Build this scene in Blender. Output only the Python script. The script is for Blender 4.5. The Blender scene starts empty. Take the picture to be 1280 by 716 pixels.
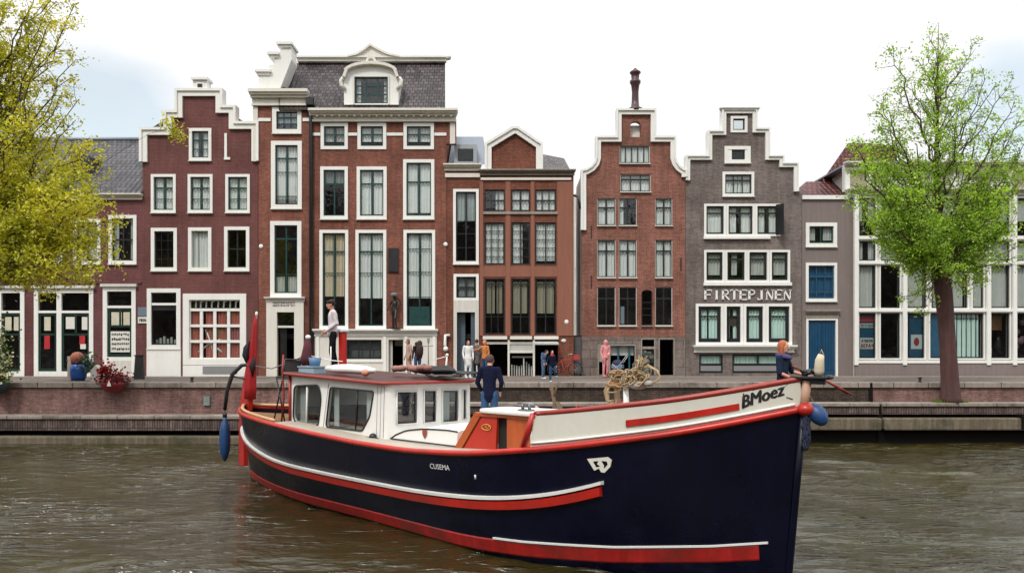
import bpy, bmesh, math, random
import numpy as np
from mathutils import Vector, Matrix
random.seed(7)
scene = bpy.context.scene
col = scene.collection
PI = math.pi
R = math.radians

# ------------------------------------------------------------------ helpers
def lin(r, g, b):
    f = lambda c: (c / 255 / 12.92) if c / 255 <= 0.04045 else ((c / 255 + 0.055) / 1.055) ** 2.4
    return (f(r), f(g), f(b), 1.0)

CAMZ, HOR = 2.95, 445.0
def WX(px, Y): return (px - 640.0) * Y / 1000.0
def WZ(py, Y): return CAMZ - (py - HOR) * Y / 1000.0

def worldloc(o):
    v = Vector((0, 0, 0))
    while o is not None:
        v = v + Vector(o.location)
        o = o.parent
    return v

def tag(o, label=None, cat=None, group=None, kind=None):
    if label: o['label'] = label
    if cat: o['category'] = cat
    if group: o['group'] = group
    if kind: o['kind'] = kind
    return o

def empty(name, loc, rz=0.0, label=None, cat=None, group=None):
    o = bpy.data.objects.new(name, None)
    o.empty_display_size = 0.2
    o.location = loc
    o.rotation_euler = (0, 0, rz)
    col.objects.link(o)
    return tag(o, label, cat, group)

class MB:
    """collects faces in world (or, with local=True at build, in the parent's own) coordinates"""
    def __init__(s): s.v = []; s.f = []; s.sm = []
    def add(s, vs, fs, smooth=False):
        n = len(s.v); s.v += [tuple(p) for p in vs]
        s.f += [tuple(i + n for i in f) for f in fs]; s.sm += [smooth] * len(fs)
        return s
    def box(s, x0, x1, y0, y1, z0, z1):
        x0, x1 = min(x0, x1), max(x0, x1); y0, y1 = min(y0, y1), max(y0, y1); z0, z1 = min(z0, z1), max(z0, z1)
        vs = [(x0,y0,z0),(x1,y0,z0),(x1,y1,z0),(x0,y1,z0),(x0,y0,z1),(x1,y0,z1),(x1,y1,z1),(x0,y1,z1)]
        return s.add(vs, [(0,3,2,1),(4,5,6,7),(0,1,5,4),(1,2,6,5),(2,3,7,6),(3,0,4,7)])
    def prism(s, pts, y0, y1, caps=True):
        """pts: (x,z) outline, extruded along y"""
        n = len(pts)
        vs = [(p[0], y0, p[1]) for p in pts] + [(p[0], y1, p[1]) for p in pts]
        fs = [(i, (i+1) % n, (i+1) % n + n, i + n) for i in range(n)]
        if caps: fs += [tuple(range(n))[::-1], tuple(range(n, 2*n))]
        return s.add(vs, fs)
    def tube(s, pts, rad, n=8, smooth=True, closed=False):
        P = [Vector(p) for p in pts]; m = len(P)
        rads = rad if isinstance(rad, (list, tuple)) else [rad] * m
        vs = []; prev = None
        for i in range(m):
            a = P[i-1] if (i > 0 or closed) else P[i]
            b = P[(i+1) % m] if (i < m-1 or closed) else P[i]
            t = (b - a)
            if t.length < 1e-9: t = Vector((0, 0, 1))
            t.normalize()
            if prev is None:
                up = Vector((0, 0, 1)) if abs(t.z) < 0.9 else Vector((1, 0, 0))
                u = t.cross(up).normalized()
            else:
                u = prev - t * prev.dot(t)
                if u.length < 1e-6: u = t.cross(Vector((0, 0, 1)))
                u.normalize()
            prev = u; w = t.cross(u)
            for k in range(n):
                a_ = 2 * PI * k / n
                q = P[i] + (u * math.cos(a_) + w * math.sin(a_)) * rads[i]
                vs.append(tuple(q))
        fs = []
        for i in range(m if closed else m - 1):
            j = (i + 1) % m
            for k in range(n):
                fs.append((i*n + k, i*n + (k+1) % n, j*n + (k+1) % n, j*n + k))
        if not closed:
            fs.append(tuple(range(n))[::-1]); fs.append(tuple(range((m-1)*n, m*n)))
        return s.add(vs, fs, smooth)
    def lathe(s, prof, c=(0, 0, 0), n=20, sx=1.0, sy=1.0, smooth=True):
        """prof: (r, z) from bottom to top around z at c"""
        vs = []
        for r, z in prof:
            for k in range(n):
                a = 2 * PI * k / n
                vs.append((c[0] + r * sx * math.cos(a), c[1] + r * sy * math.sin(a), c[2] + z))
        m = len(prof); fs = []
        for i in range(m - 1):
            for k in range(n):
                fs.append((i*n + k, i*n + (k+1) % n, (i+1)*n + (k+1) % n, (i+1)*n + k))
        fs.append(tuple(range(n))[::-1]); fs.append(tuple(range((m-1)*n, m*n)))
        return s.add(vs, fs, smooth)
    def ball(s, c, rx, ry=None, rz=None, n=14, m=9):
        ry = ry or rx; rz = rz or rx
        vs = []
        for i in range(m + 1):
            th = PI * i / m
            for k in range(n):
                a = 2 * PI * k / n
                st = max(math.sin(th), 0.001)
                vs.append((c[0] + rx * st * math.cos(a), c[1] + ry * st * math.sin(a), c[2] - rz * math.cos(th)))
        fs = []
        for i in range(m):
            for k in range(n):
                fs.append((i*n + k, i*n + (k+1) % n, (i+1)*n + (k+1) % n, (i+1)*n + k))
        fs.append(tuple(range(n))[::-1]); fs.append(tuple(range(m*n, (m+1)*n)))
        return s.add(vs, fs, True)
    def xf(s, M):
        s.v = [tuple(M @ Vector(p)) for p in s.v]; return s
    def join(s, o):
        n = len(s.v); s.v += o.v; s.f += [tuple(i + n for i in f) for f in o.f]; s.sm += o.sm; return s
    def mesh(s, name):
        me = bpy.data.meshes.new(name)
        me.from_pydata(s.v, [], s.f)
        me.polygons.foreach_set('use_smooth', s.sm)
        me.update(); return me
    def build(s, name, mat, parent=None, local=False, bevel=0.0, label=None):
        base = Vector((0, 0, 0))
        if parent is not None and not local:
            base = worldloc(parent)
        if base.length:
            s.v = [(p[0]-base.x, p[1]-base.y, p[2]-base.z) for p in s.v]
        o = bpy.data.objects.new(name, s.mesh(name))
        if isinstance(mat, (list, tuple)):
            for m_ in mat: o.data.materials.append(m_)
        else: o.data.materials.append(mat)
        col.objects.link(o)
        if parent is not None: o.parent = parent
        if bevel:
            md = o.modifiers.new('bevel', 'BEVEL'); md.width = bevel; md.segments = 2
            md.limit_method = 'ANGLE'; md.angle_limit = R(40)
        if label: o['label'] = label
        return o
    def thing(s, name, mat, base, label, cat, group=None, kind=None, bevel=0.0):
        """one-mesh top-level thing whose origin is at base"""
        s.v = [(p[0]-base[0], p[1]-base[1], p[2]-base[2]) for p in s.v]
        o = s.build(name, mat, None, bevel=bevel); o.location = base
        return tag(o, label, cat, group, kind)

def fill2d(outline, holes):
    """triangulated faces of an outline with holes; returns verts (2D), faces, loops"""
    bm = bmesh.new(); loops = []
    edges = []
    for lp in [outline] + holes:
        vs = [bm.verts.new((p[0], 0, p[1])) for p in lp]
        loops.append(vs)
        for i in range(len(vs)): edges.append(bm.edges.new((vs[i], vs[(i+1) % len(vs)])))
    bmesh.ops.triangle_fill(bm, use_beauty=True, use_dissolve=False, edges=edges, normal=(0, -1, 0))
    bm.verts.index_update()
    v = [(q.co.x, q.co.z) for q in bm.verts]
    f = [tuple(q.index for q in fc.verts) for fc in bm.faces]
    L = [[q.index for q in lp] for lp in loops]
    bm.free()
    return v, f, L

def plate(mb, outline, holes, fn, fn_back, close=False):
    """a flat plate with holes and reveals; fn maps (a,b)->front xyz, fn_back -> back xyz"""
    v, f, L = fill2d(outline, holes)
    n = len(v)
    vs = [fn(*p) for p in v] + [fn_back(*p) for p in v]
    fs = list(f)
    if close: fs += [tuple(i + n for i in t[::-1]) for t in f]
    for lp in L:
        for i in range(len(lp)):
            a, b = lp[i], lp[(i+1) % len(lp)]
            fs.append((a, b, b + n, a + n))
    mb.add(vs, fs); return mb

def offset_path(path, w):
    """offset an open polyline to its right-hand side by w (mitred)"""
    out = []; n = len(path)
    for i in range(n):
        d1 = Vector(path[i]) - Vector(path[i-1]) if i > 0 else None
        d2 = Vector(path[i+1]) - Vector(path[i]) if i < n-1 else None
        if d1 is None: d1 = d2
        if d2 is None: d2 = d1
        d1 = d1.normalized(); d2 = d2.normalized()
        n1 = Vector((d1.y, -d1.x)); n2 = Vector((d2.y, -d2.x))
        m = n1 + n2
        if m.length < 1e-6: m = n1.copy()
        m.normalize(); k = max(0.35, m.dot(n1))
        out.append((path[i][0] + m.x * w / k, path[i][1] + m.y * w / k))
    return out

def band(mb, path, w, y0, y1):
    o = offset_path(path, w)
    for i in range(len(path) - 1):
        a, b, c, d = path[i], path[i+1], o[i+1], o[i]
        mb.prism([a, b, c, d], y0, y1)
    return mb

def arc(cx, cy, rx, ry, a0, a1, n=6):
    return [(cx + rx * math.cos(R(a0 + (a1 - a0) * i / n)), cy + ry * math.sin(R(a0 + (a1 - a0) * i / n))) for i in range(n + 1)]

# ------------------------------------------------------------------ materials
class NT:
    def __init__(s, m):
        m.use_nodes = True; s.t = m.node_tree; s.t.nodes.clear()
    def n(s, typ, **kw):
        nd = s.t.nodes.new(typ)
        for k, v in kw.items():
            if k == 'inp':
                for a, b in v.items(): nd.inputs[a].default_value = b
            else: setattr(nd, k, v)
        return nd
    def l(s, a, b): s.t.links.new(a, b)

def ramp(nt, stops, fac):
    r = nt.n('ShaderNodeValToRGB')
    e = r.color_ramp.elements
    while len(e) < len(stops): e.new(0.5)
    for i, (p, c) in enumerate(stops): e[i].position = p; e[i].color = c
    nt.l(fac, r.inputs[0]); return r.outputs[0]

def vec(nt, sx=1, sy=1, sz=1, loc=(0, 0, 0), rot=(0, 0, 0)):
    tc = nt.n('ShaderNodeTexCoord'); mp = nt.n('ShaderNodeMapping')
    mp.inputs['Scale'].default_value = (sx, sy, sz); mp.inputs['Location'].default_value = loc; mp.inputs['Rotation'].default_value = rot
    nt.l(tc.outputs['Object'], mp.inputs[0]); return mp.outputs[0]

def noise(nt, v, scale, detail=4, rough=0.6):
    x = nt.n('ShaderNodeTexNoise', inp={'Scale': scale, 'Detail': detail, 'Roughness': rough})
    nt.l(v, x.inputs['Vector']); return x.outputs['Fac']

def mixc(nt, fac, a, b, mode='MIX'):
    m = nt.n('ShaderNodeMix', data_type='RGBA', blend_type=mode)
    for sock, val in ((m.inputs[0], fac), (m.inputs[6], a), (m.inputs[7], b)):
        if isinstance(val, (int, float)): sock.default_value = val
        elif isinstance(val, tuple): sock.default_value = val
        else: nt.l(val, sock)
    return m.outputs[2]

def scalec(c, k): return (min(1, c[0]*k), min(1, c[1]*k), min(1, c[2]*k), 1)

def surface(name, c, rough=0.6, var=0.18, scale=1.5, fine=25, bump=0.15, bscale=40, coat=0.0, metal=0.0, spec=0.5, streak=0.0, dirt=None):
    m = bpy.data.materials.new(name); nt = NT(m)
    p = nt.n('ShaderNodeBsdfPrincipled', inp={'Roughness': rough, 'Metallic': metal, 'Coat Weight': coat, 'Specular IOR Level': spec})
    o = nt.n('ShaderNodeOutputMaterial'); nt.l(p.outputs[0], o.inputs[0])
    v = vec(nt)
    a = noise(nt, v, scale, 5); b = noise(nt, v, fine, 3)
    mm = nt.n('ShaderNodeMath', operation='MULTIPLY_ADD', inp={1: 0.45}); nt.l(b, mm.inputs[0])
    m2 = nt.n('ShaderNodeMath', operation='MULTIPLY', inp={1: 0.55}); nt.l(a, m2.inputs[0]); nt.l(m2.outputs[0], mm.inputs[2])
    cc = ramp(nt, [(0.3, scalec(c, 1 - var)), (0.7, scalec(c, 1 + var))], mm.outputs[0])
    if streak:
        vs = vec(nt, 5, 5, 0.5)
        st = noise(nt, vs, 1.6, 4)
        sr = ramp(nt, [(0.42, (1 - streak, 1 - streak * 1.05, 1 - streak * 1.2, 1)), (0.62, (1, 1, 1, 1))], st)
        cc = mixc(nt, 1.0, cc, sr, 'MULTIPLY')
    if dirt:
        dn = noise(nt, vec(nt, 1, 1, 1, (3.3, 1, 2)), 0.7, 6, 0.7)
        df = ramp(nt, [(0.5, (0, 0, 0, 1)), (0.68, (1, 1, 1, 1))], dn)
        cc = mixc(nt, df, cc, dirt)
    nt.l(cc, p.inputs['Base Color'])
    if bump:
        bn = noise(nt, v, bscale, 4)
        bp = nt.n('ShaderNodeBump', inp={'Strength': bump, 'Distance': 0.02}); nt.l(bn, bp.inputs['Height']); nt.l(bp.outputs[0], p.inputs['Normal'])
        rr = nt.n('ShaderNodeMapRange', inp={1: 0.3, 2: 0.7, 3: max(0.02, rough - 0.1), 4: min(1, rough + 0.12)})
        nt.l(a, rr.inputs[0]); nt.l(rr.outputs[0], p.inputs['Roughness'])
    return m

def brick(name, c1, c2, mortar, axis='xz', bw=0.21, bh=0.065, ms=0.012, rough=0.85, mottled=0.25, bump=0.5, streak=0.2, off=0.5):
    m = bpy.data.materials.new(name); nt = NT(m)
    p = nt.n('ShaderNodeBsdfPrincipled', inp={'Roughness': rough, 'Specular IOR Level': 0.25})
    o = nt.n('ShaderNodeOutputMaterial'); nt.l(p.outputs[0], o.inputs[0])
    tc = nt.n('ShaderNodeTexCoord'); sp = nt.n('ShaderNodeSeparateXYZ'); cb = nt.n('ShaderNodeCombineXYZ')
    nt.l(tc.outputs['Object'], sp.inputs[0])
    ad = nt.n('ShaderNodeMath', operation='ADD')
    if axis == 'xz': nt.l(sp.outputs[0], ad.inputs[0]); nt.l(sp.outputs[1], ad.inputs[1]); nt.l(ad.outputs[0], cb.inputs[0]); nt.l(sp.outputs[2], cb.inputs[1])
    else: nt.l(sp.outputs[0], cb.inputs[0]); nt.l(sp.outputs[1], cb.inputs[1])
    bt = nt.n('ShaderNodeTexBrick', inp={'Color1': c1, 'Color2': c2, 'Mortar': mortar, 'Scale': 1.0, 'Mortar Size': ms, 'Bias': 0.0, 'Brick Width': bw, 'Row Height': bh})
    bt.offset = off
    nt.l(cb.outputs[0], bt.inputs['Vector'])
    v = vec(nt)
    a = noise(nt, v, 0.9, 6, 0.65); a2 = noise(nt, v, 11, 3)
    c = mixc(nt, 1.0, bt.outputs['Color'], ramp(nt, [(0.33, (1 - mottled,)*3 + (1,)), (0.67, (1 + mottled * .6,)*3 + (1,))], a), 'MULTIPLY')
    c = mixc(nt, 1.0, c, ramp(nt, [(0.3, (1 - mottled,)*3 + (1,)), (0.7, (1 + mottled,)*3 + (1,))], a2), 'MULTIPLY')
    so_ = noise(nt, vec(nt, 1, 1, 1.3, (7, 3, 1)), .28, 7, .62)
    c = mixc(nt, 1.0, c, ramp(nt, [(.36, (.78, .75, .73, 1)), (.5, (1, 1, 1, 1)), (.66, (1.13, 1.1, 1.08, 1))], so_), 'MULTIPLY')
    if streak:
        st = noise(nt, vec(nt, 3, 3, 0.35), 1.5, 4)
        c = mixc(nt, 1.0, c, ramp(nt, [(0.4, (1 - streak,)*3 + (1,)), (0.6, (1, 1, 1, 1))], st), 'MULTIPLY')
    nt.l(c, p.inputs['Base Color'])
    bp = nt.n('ShaderNodeBump', inp={'Strength': bump, 'Distance': 0.015}); bp.invert = True
    nt.l(bt.outputs['Fac'], bp.inputs['Height']); nt.l(bp.outputs[0], p.inputs['Normal'])
    return m

def tiles(name, c1, c2, tw=0.24, th=0.2, bump=1.0):
    m = bpy.data.materials.new(name); nt = NT(m)
    p = nt.n('ShaderNodeBsdfPrincipled', inp={'Roughness': 0.55, 'Specular IOR Level': 0.4})
    o = nt.n('ShaderNodeOutputMaterial'); nt.l(p.outputs[0], o.inputs[0])
    tc = nt.n('ShaderNodeTexCoord'); sp = nt.n('ShaderNodeSeparateXYZ'); cb = nt.n('ShaderNodeCombineXYZ')
    nt.l(tc.outputs['Object'], sp.inputs[0])
    nt.l(sp.outputs[0], cb.inputs[0]); nt.l(sp.outputs[2], cb.inputs[1])
    dk = scalec(c1, 0.25)
    bt = nt.n('ShaderNodeTexBrick', inp={'Color1': c1, 'Color2': c2, 'Mortar': dk, 'Scale': 1.0, 'Mortar Size': 0.022, 'Mortar Smooth': 0.6, 'Brick Width': tw, 'Row Height': th})
    nt.l(cb.outputs[0], bt.inputs['Vector'])
    v = vec(nt); a = noise(nt, v, 1.2, 5); a2 = noise(nt, v, 9, 3)
    c = mixc(nt, 1.0, bt.outputs['Color'], ramp(nt, [(0.3, (0.6, 0.6, 0.6, 1)), (0.7, (1.3, 1.3, 1.3, 1))], a), 'MULTIPLY')
    c = mixc(nt, 1.0, c, ramp(nt, [(0.3, (0.7, 0.7, 0.7, 1)), (0.7, (1.3, 1.3, 1.3, 1))], a2), 'MULTIPLY')
    nt.l(c, p.inputs['Base Color'])
    wv = nt.n('ShaderNodeTexWave', wave_type='BANDS', bands_direction='X', inp={'Scale': 0.31 / tw * 1.0, 'Distortion': 0.0}); nt.l(tc.outputs['Object'], wv.inputs['Vector'])
    ad = nt.n('ShaderNodeMath', operation='SUBTRACT'); nt.l(wv.outputs['Fac'], ad.inputs[0]); nt.l(bt.outputs['Fac'], ad.inputs[1])
    bp = nt.n('ShaderNodeBump', inp={'Strength': bump, 'Distance': 0.05}); nt.l(ad.outputs[0], bp.inputs['Height']); nt.l(bp.outputs[0], p.inputs['Normal'])
    return m

def glass(name, tint=(0.75, 0.82, 0.8, 1), refl=0.09, rough=0.03, wob=0.25, grime=0.06):
    m = bpy.data.materials.new(name); nt = NT(m)
    o = nt.n('ShaderNodeOutputMaterial'); mx = nt.n('ShaderNodeMixShader')
    tr = nt.n('ShaderNodeBsdfTransparent', inp={'Color': tint}); gl = nt.n('ShaderNodeBsdfGlossy', inp={'Roughness': rough, 'Color': (0.95, 0.97, 1, 1)})
    lw = nt.n('ShaderNodeLayerWeight', inp={'Blend': 0.5}); pw = nt.n('ShaderNodeMath', operation='POWER', inp={1: 4.0}); nt.l(lw.outputs['Facing'], pw.inputs[0])
    mr = nt.n('ShaderNodeMapRange', inp={1: 0.0, 2: 1.0, 3: refl, 4: 0.85}); nt.l(pw.outputs[0], mr.inputs[0])
    nt.l(mr.outputs[0], mx.inputs[0]); nt.l(tr.outputs[0], mx.inputs[1]); nt.l(gl.outputs[0], mx.inputs[2])
    v = vec(nt)
    bn = noise(nt, v, 1.8, 2); bp = nt.n('ShaderNodeBump', inp={'Strength': wob, 'Distance': 0.03}); nt.l(bn, bp.inputs['Height'])
    nt.l(bp.outputs[0], gl.inputs['Normal'])
    df = nt.n('ShaderNodeBsdfDiffuse', inp={'Color': (0.45, 0.46, 0.44, 1)}); m3 = nt.n('ShaderNodeMixShader')
    gr = noise(nt, v, 2.5, 5, 0.7); gm = nt.n('ShaderNodeMapRange', inp={1: 0.4, 2: 0.8, 3: 0.0, 4: grime}); nt.l(gr, gm.inputs[0])
    nt.l(gm.outputs[0], m3.inputs[0]); nt.l(mx.outputs[0], m3.inputs[1]); nt.l(df.outputs[0], m3.inputs[2])
    nt.l(m3.outputs[0], o.inputs[0])
    return m

def cloth(name, c, rough=0.9, trans=0.0, var=0.2):
    m = surface(name, c, rough, var, 3, 30, 0.06, 40, spec=0.2)
    return m

def garment(name, c, var=.25):
    m = surface(name, c, .92, var, 4, 22, 0, spec=.15); nt = NT.__new__(NT); nt.t = m.node_tree
    p = [n for n in nt.t.nodes if n.type == 'BSDF_PRINCIPLED'][0]
    a = noise(nt, vec(nt, 1, 1, .45), 9, 4, .55); b = nt.n('ShaderNodeBump', inp={'Strength': .9, 'Distance': .06}); nt.l(a, b.inputs['Height']); nt.l(b.outputs[0], p.inputs['Normal'])
    return m

def leafmat(name, ca, cb_, cc_):
    m = bpy.data.materials.new(name); nt = NT(m)
    o = nt.n('ShaderNodeOutputMaterial'); mx = nt.n('ShaderNodeMixShader', inp={0: 0.38})
    d = nt.n('ShaderNodeBsdfPrincipled', inp={'Roughness': 0.55, 'Specular IOR Level': 0.3}); t = nt.n('ShaderNodeBsdfTranslucent')
    g = nt.n('ShaderNodeNewGeometry')
    c = ramp(nt, [(0.0, ca), (0.5, cb_), (1.0, cc_)], g.outputs['Random Per Island'])
    cl = ramp(nt, [(0.35, (0.7, 0.74, 0.68, 1)), (0.65, (1.25, 1.2, 1.0, 1))], noise(nt, vec(nt), 0.8, 3))
    c = mixc(nt, 1.0, c, cl, 'MULTIPLY')
    nt.l(c, d.inputs['Base Color']); nt.l(mixc(nt, 1.0, c, (1.35, 1.3, 0.6, 1), 'MULTIPLY'), t.inputs['Color'])
    nt.l(d.outputs[0], mx.inputs[1]); nt.l(t.outputs[0], mx.inputs[2]); nt.l(mx.outputs[0], o.inputs[0])
    return m

M = {}
M['white'] = surface('white paint', lin(230, 230, 226), 0.55, 0.06, 1.2, 18, 0.1, 30, streak=0.035)
M['white2'] = surface('cream white paint', lin(218, 215, 206), 0.6, 0.07, 1.2, 18, 0.12, 30, streak=0.06)
M['whiteold'] = surface('weathered white render', lin(205, 203, 196), 0.75, 0.08, 0.8, 14, 0.2, 20, streak=0.09)
M['greypanel'] = surface('grey panel', lin(128, 128, 130), 0.7, 0.08, 1, 10, 0.2, 20)
M['green'] = surface('dark green sash paint', lin(20, 60, 58), 0.35, 0.15, 3, 20, 0.1, 30)
M['dgreen'] = surface('bottle green door paint', lin(14, 48, 36), 0.35, 0.12, 3, 20, 0.1, 30)
M['black'] = surface('black sash paint', lin(24, 26, 28), 0.4, 0.2, 3, 20, 0.1, 30)
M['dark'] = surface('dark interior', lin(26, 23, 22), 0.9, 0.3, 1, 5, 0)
M['bluedoor'] = surface('petrol blue door paint', lin(18, 66, 98), 0.35, 0.08, 2, 20, 0.08, 30)
M['bluesash'] = surface('petrol blue sash paint', lin(28, 78, 104), 0.4, 0.08, 2, 20, 0.08, 30)
M['plum'] = brick('plum painted brick', lin(124, 82, 78), lin(115, 74, 71), lin(102, 65, 63), mottled=0.12, bump=0.35, streak=0.12)
M['plumA'] = brick('plum painted brick of the low house', lin(122, 80, 81), lin(113, 73, 74), lin(101, 63, 65), mottled=0.12, bump=0.35, streak=0.12)
M['rust'] = brick('rust brown brick', lin(146, 90, 74), lin(118, 68, 56), lin(130, 92, 80), mottled=0.22)
M['orange'] = brick('orange brown brick', lin(142, 92, 74), lin(118, 74, 60), lin(112, 68, 54), mottled=0.18)
M['redb'] = brick('red brick', lin(156, 94, 78), lin(126, 70, 58), lin(146, 116, 104), mottled=0.22)
M['greyb'] = brick('grey brown brick', lin(132, 120, 116), lin(106, 95, 92), lin(130, 121, 116), mottled=0.2)
M['stoneblock'] = brick('grey stone blocks', lin(138, 126, 120), lin(116, 105, 100), lin(84, 76, 72), bw=0.8, bh=0.42, ms=0.012, mottled=0.18, bump=0.4)
M['greyst'] = surface('grey mauve stucco', lin(126, 114, 112), 0.85, 0.08, 0.7, 14, 0.3, 25, streak=0.1)
M['stone'] = surface('pale stone', lin(150, 143, 134), 0.85, 0.14, 1.5, 16, 0.4, 25, streak=0.18)
M['tileblack'] = tiles('dark glazed roof tiles', lin(96, 86, 88), lin(56, 50, 53))
M['tilegrey'] = tiles('grey roof tiles', lin(92, 90, 94), lin(66, 64, 68))
M['tilered'] = tiles('red brown roof tiles', lin(112, 58, 54), lin(84, 42, 42))
M['lead'] = surface('lead sheet', lin(122, 130, 140), 0.45, 0.15, 1.5, 12, 0.3, 10, metal=0.3)
M['glass'] = glass('window glass', (0.88, 0.92, 0.91, 1), 0.07, grime=.03)
M['glassd'] = glass('dark window glass', (0.6, 0.66, 0.66, 1), 0.045, grime=.012)
M['glassb'] = glass('bluish window glass', (0.62, 0.72, 0.8, 1), 0.12, grime=.02)
M['glassboat'] = glass('cabin glass', (0.7, 0.76, 0.75, 1), 0.08, 0.02, 0.12, 0.02)
M['curt'] = cloth('white net curtain', lin(222, 224, 222), var=0.06)
M['curtbeige'] = cloth('beige curtain', lin(206, 190, 166), var=0.1)
M['curtgreen'] = cloth('pale green blind', lin(200, 226, 218), var=0.06)
M['curtred'] = cloth('brick red curtain', lin(176, 100, 90), var=0.2)
M['curtblue'] = cloth('blue blind', lin(60, 116, 150), var=0.1)
M['curtgrey'] = cloth('grey blind', lin(182, 184, 180), var=0.1)
M['metalblack'] = surface('black painted metal', lin(30, 31, 33), 0.4, 0.2, 4, 20, 0.1, 30)
M['paper'] = surface('paper', lin(214, 212, 204), 0.8, 0.06, 4, 20, 0)
M['ink'] = surface('black ink', lin(26, 24, 24), 0.7, 0.1, 4, 20, 0)
# ------------------------------------------------------------------ houses
STREET = 2.0
def text_mesh(name, body, size, mat, parent, loc, rot=(PI/2, 0, 0), extr=0.01, align='CENTER', shear=0.0, sx=1.0, label=None, world=True):
    cu = bpy.data.curves.new(name, 'FONT'); cu.body = body; cu.size = size; cu.extrude = extr
    cu.align_x = align; cu.align_y = 'CENTER'; cu.shear = shear; cu.resolution_u = 3
    t = bpy.data.objects.new(name + '_tmp', cu); col.objects.link(t)
    dg = bpy.context.evaluated_depsgraph_get()
    me = bpy.data.meshes.new_from_object(t.evaluated_get(dg)); bpy.data.objects.remove(t)
    Mt = Matrix.Translation(loc) @ (Matrix.Rotation(rot[2], 4, 'Z') @ Matrix.Rotation(rot[1], 4, 'Y') @ Matrix.Rotation(rot[0], 4, 'X')) @ Matrix.Diagonal((sx, 1, 1, 1))
    if world and parent is not None: Mt = Matrix.Translation(-worldloc(parent)) @ Mt
    me.transform(Mt); me.materials.clear(); me.materials.append(mat)
    o = bpy.data.objects.new(name, me); col.objects.link(o)
    if parent is not None: o.parent = parent
    if label: o['label'] = label
    return o

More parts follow.
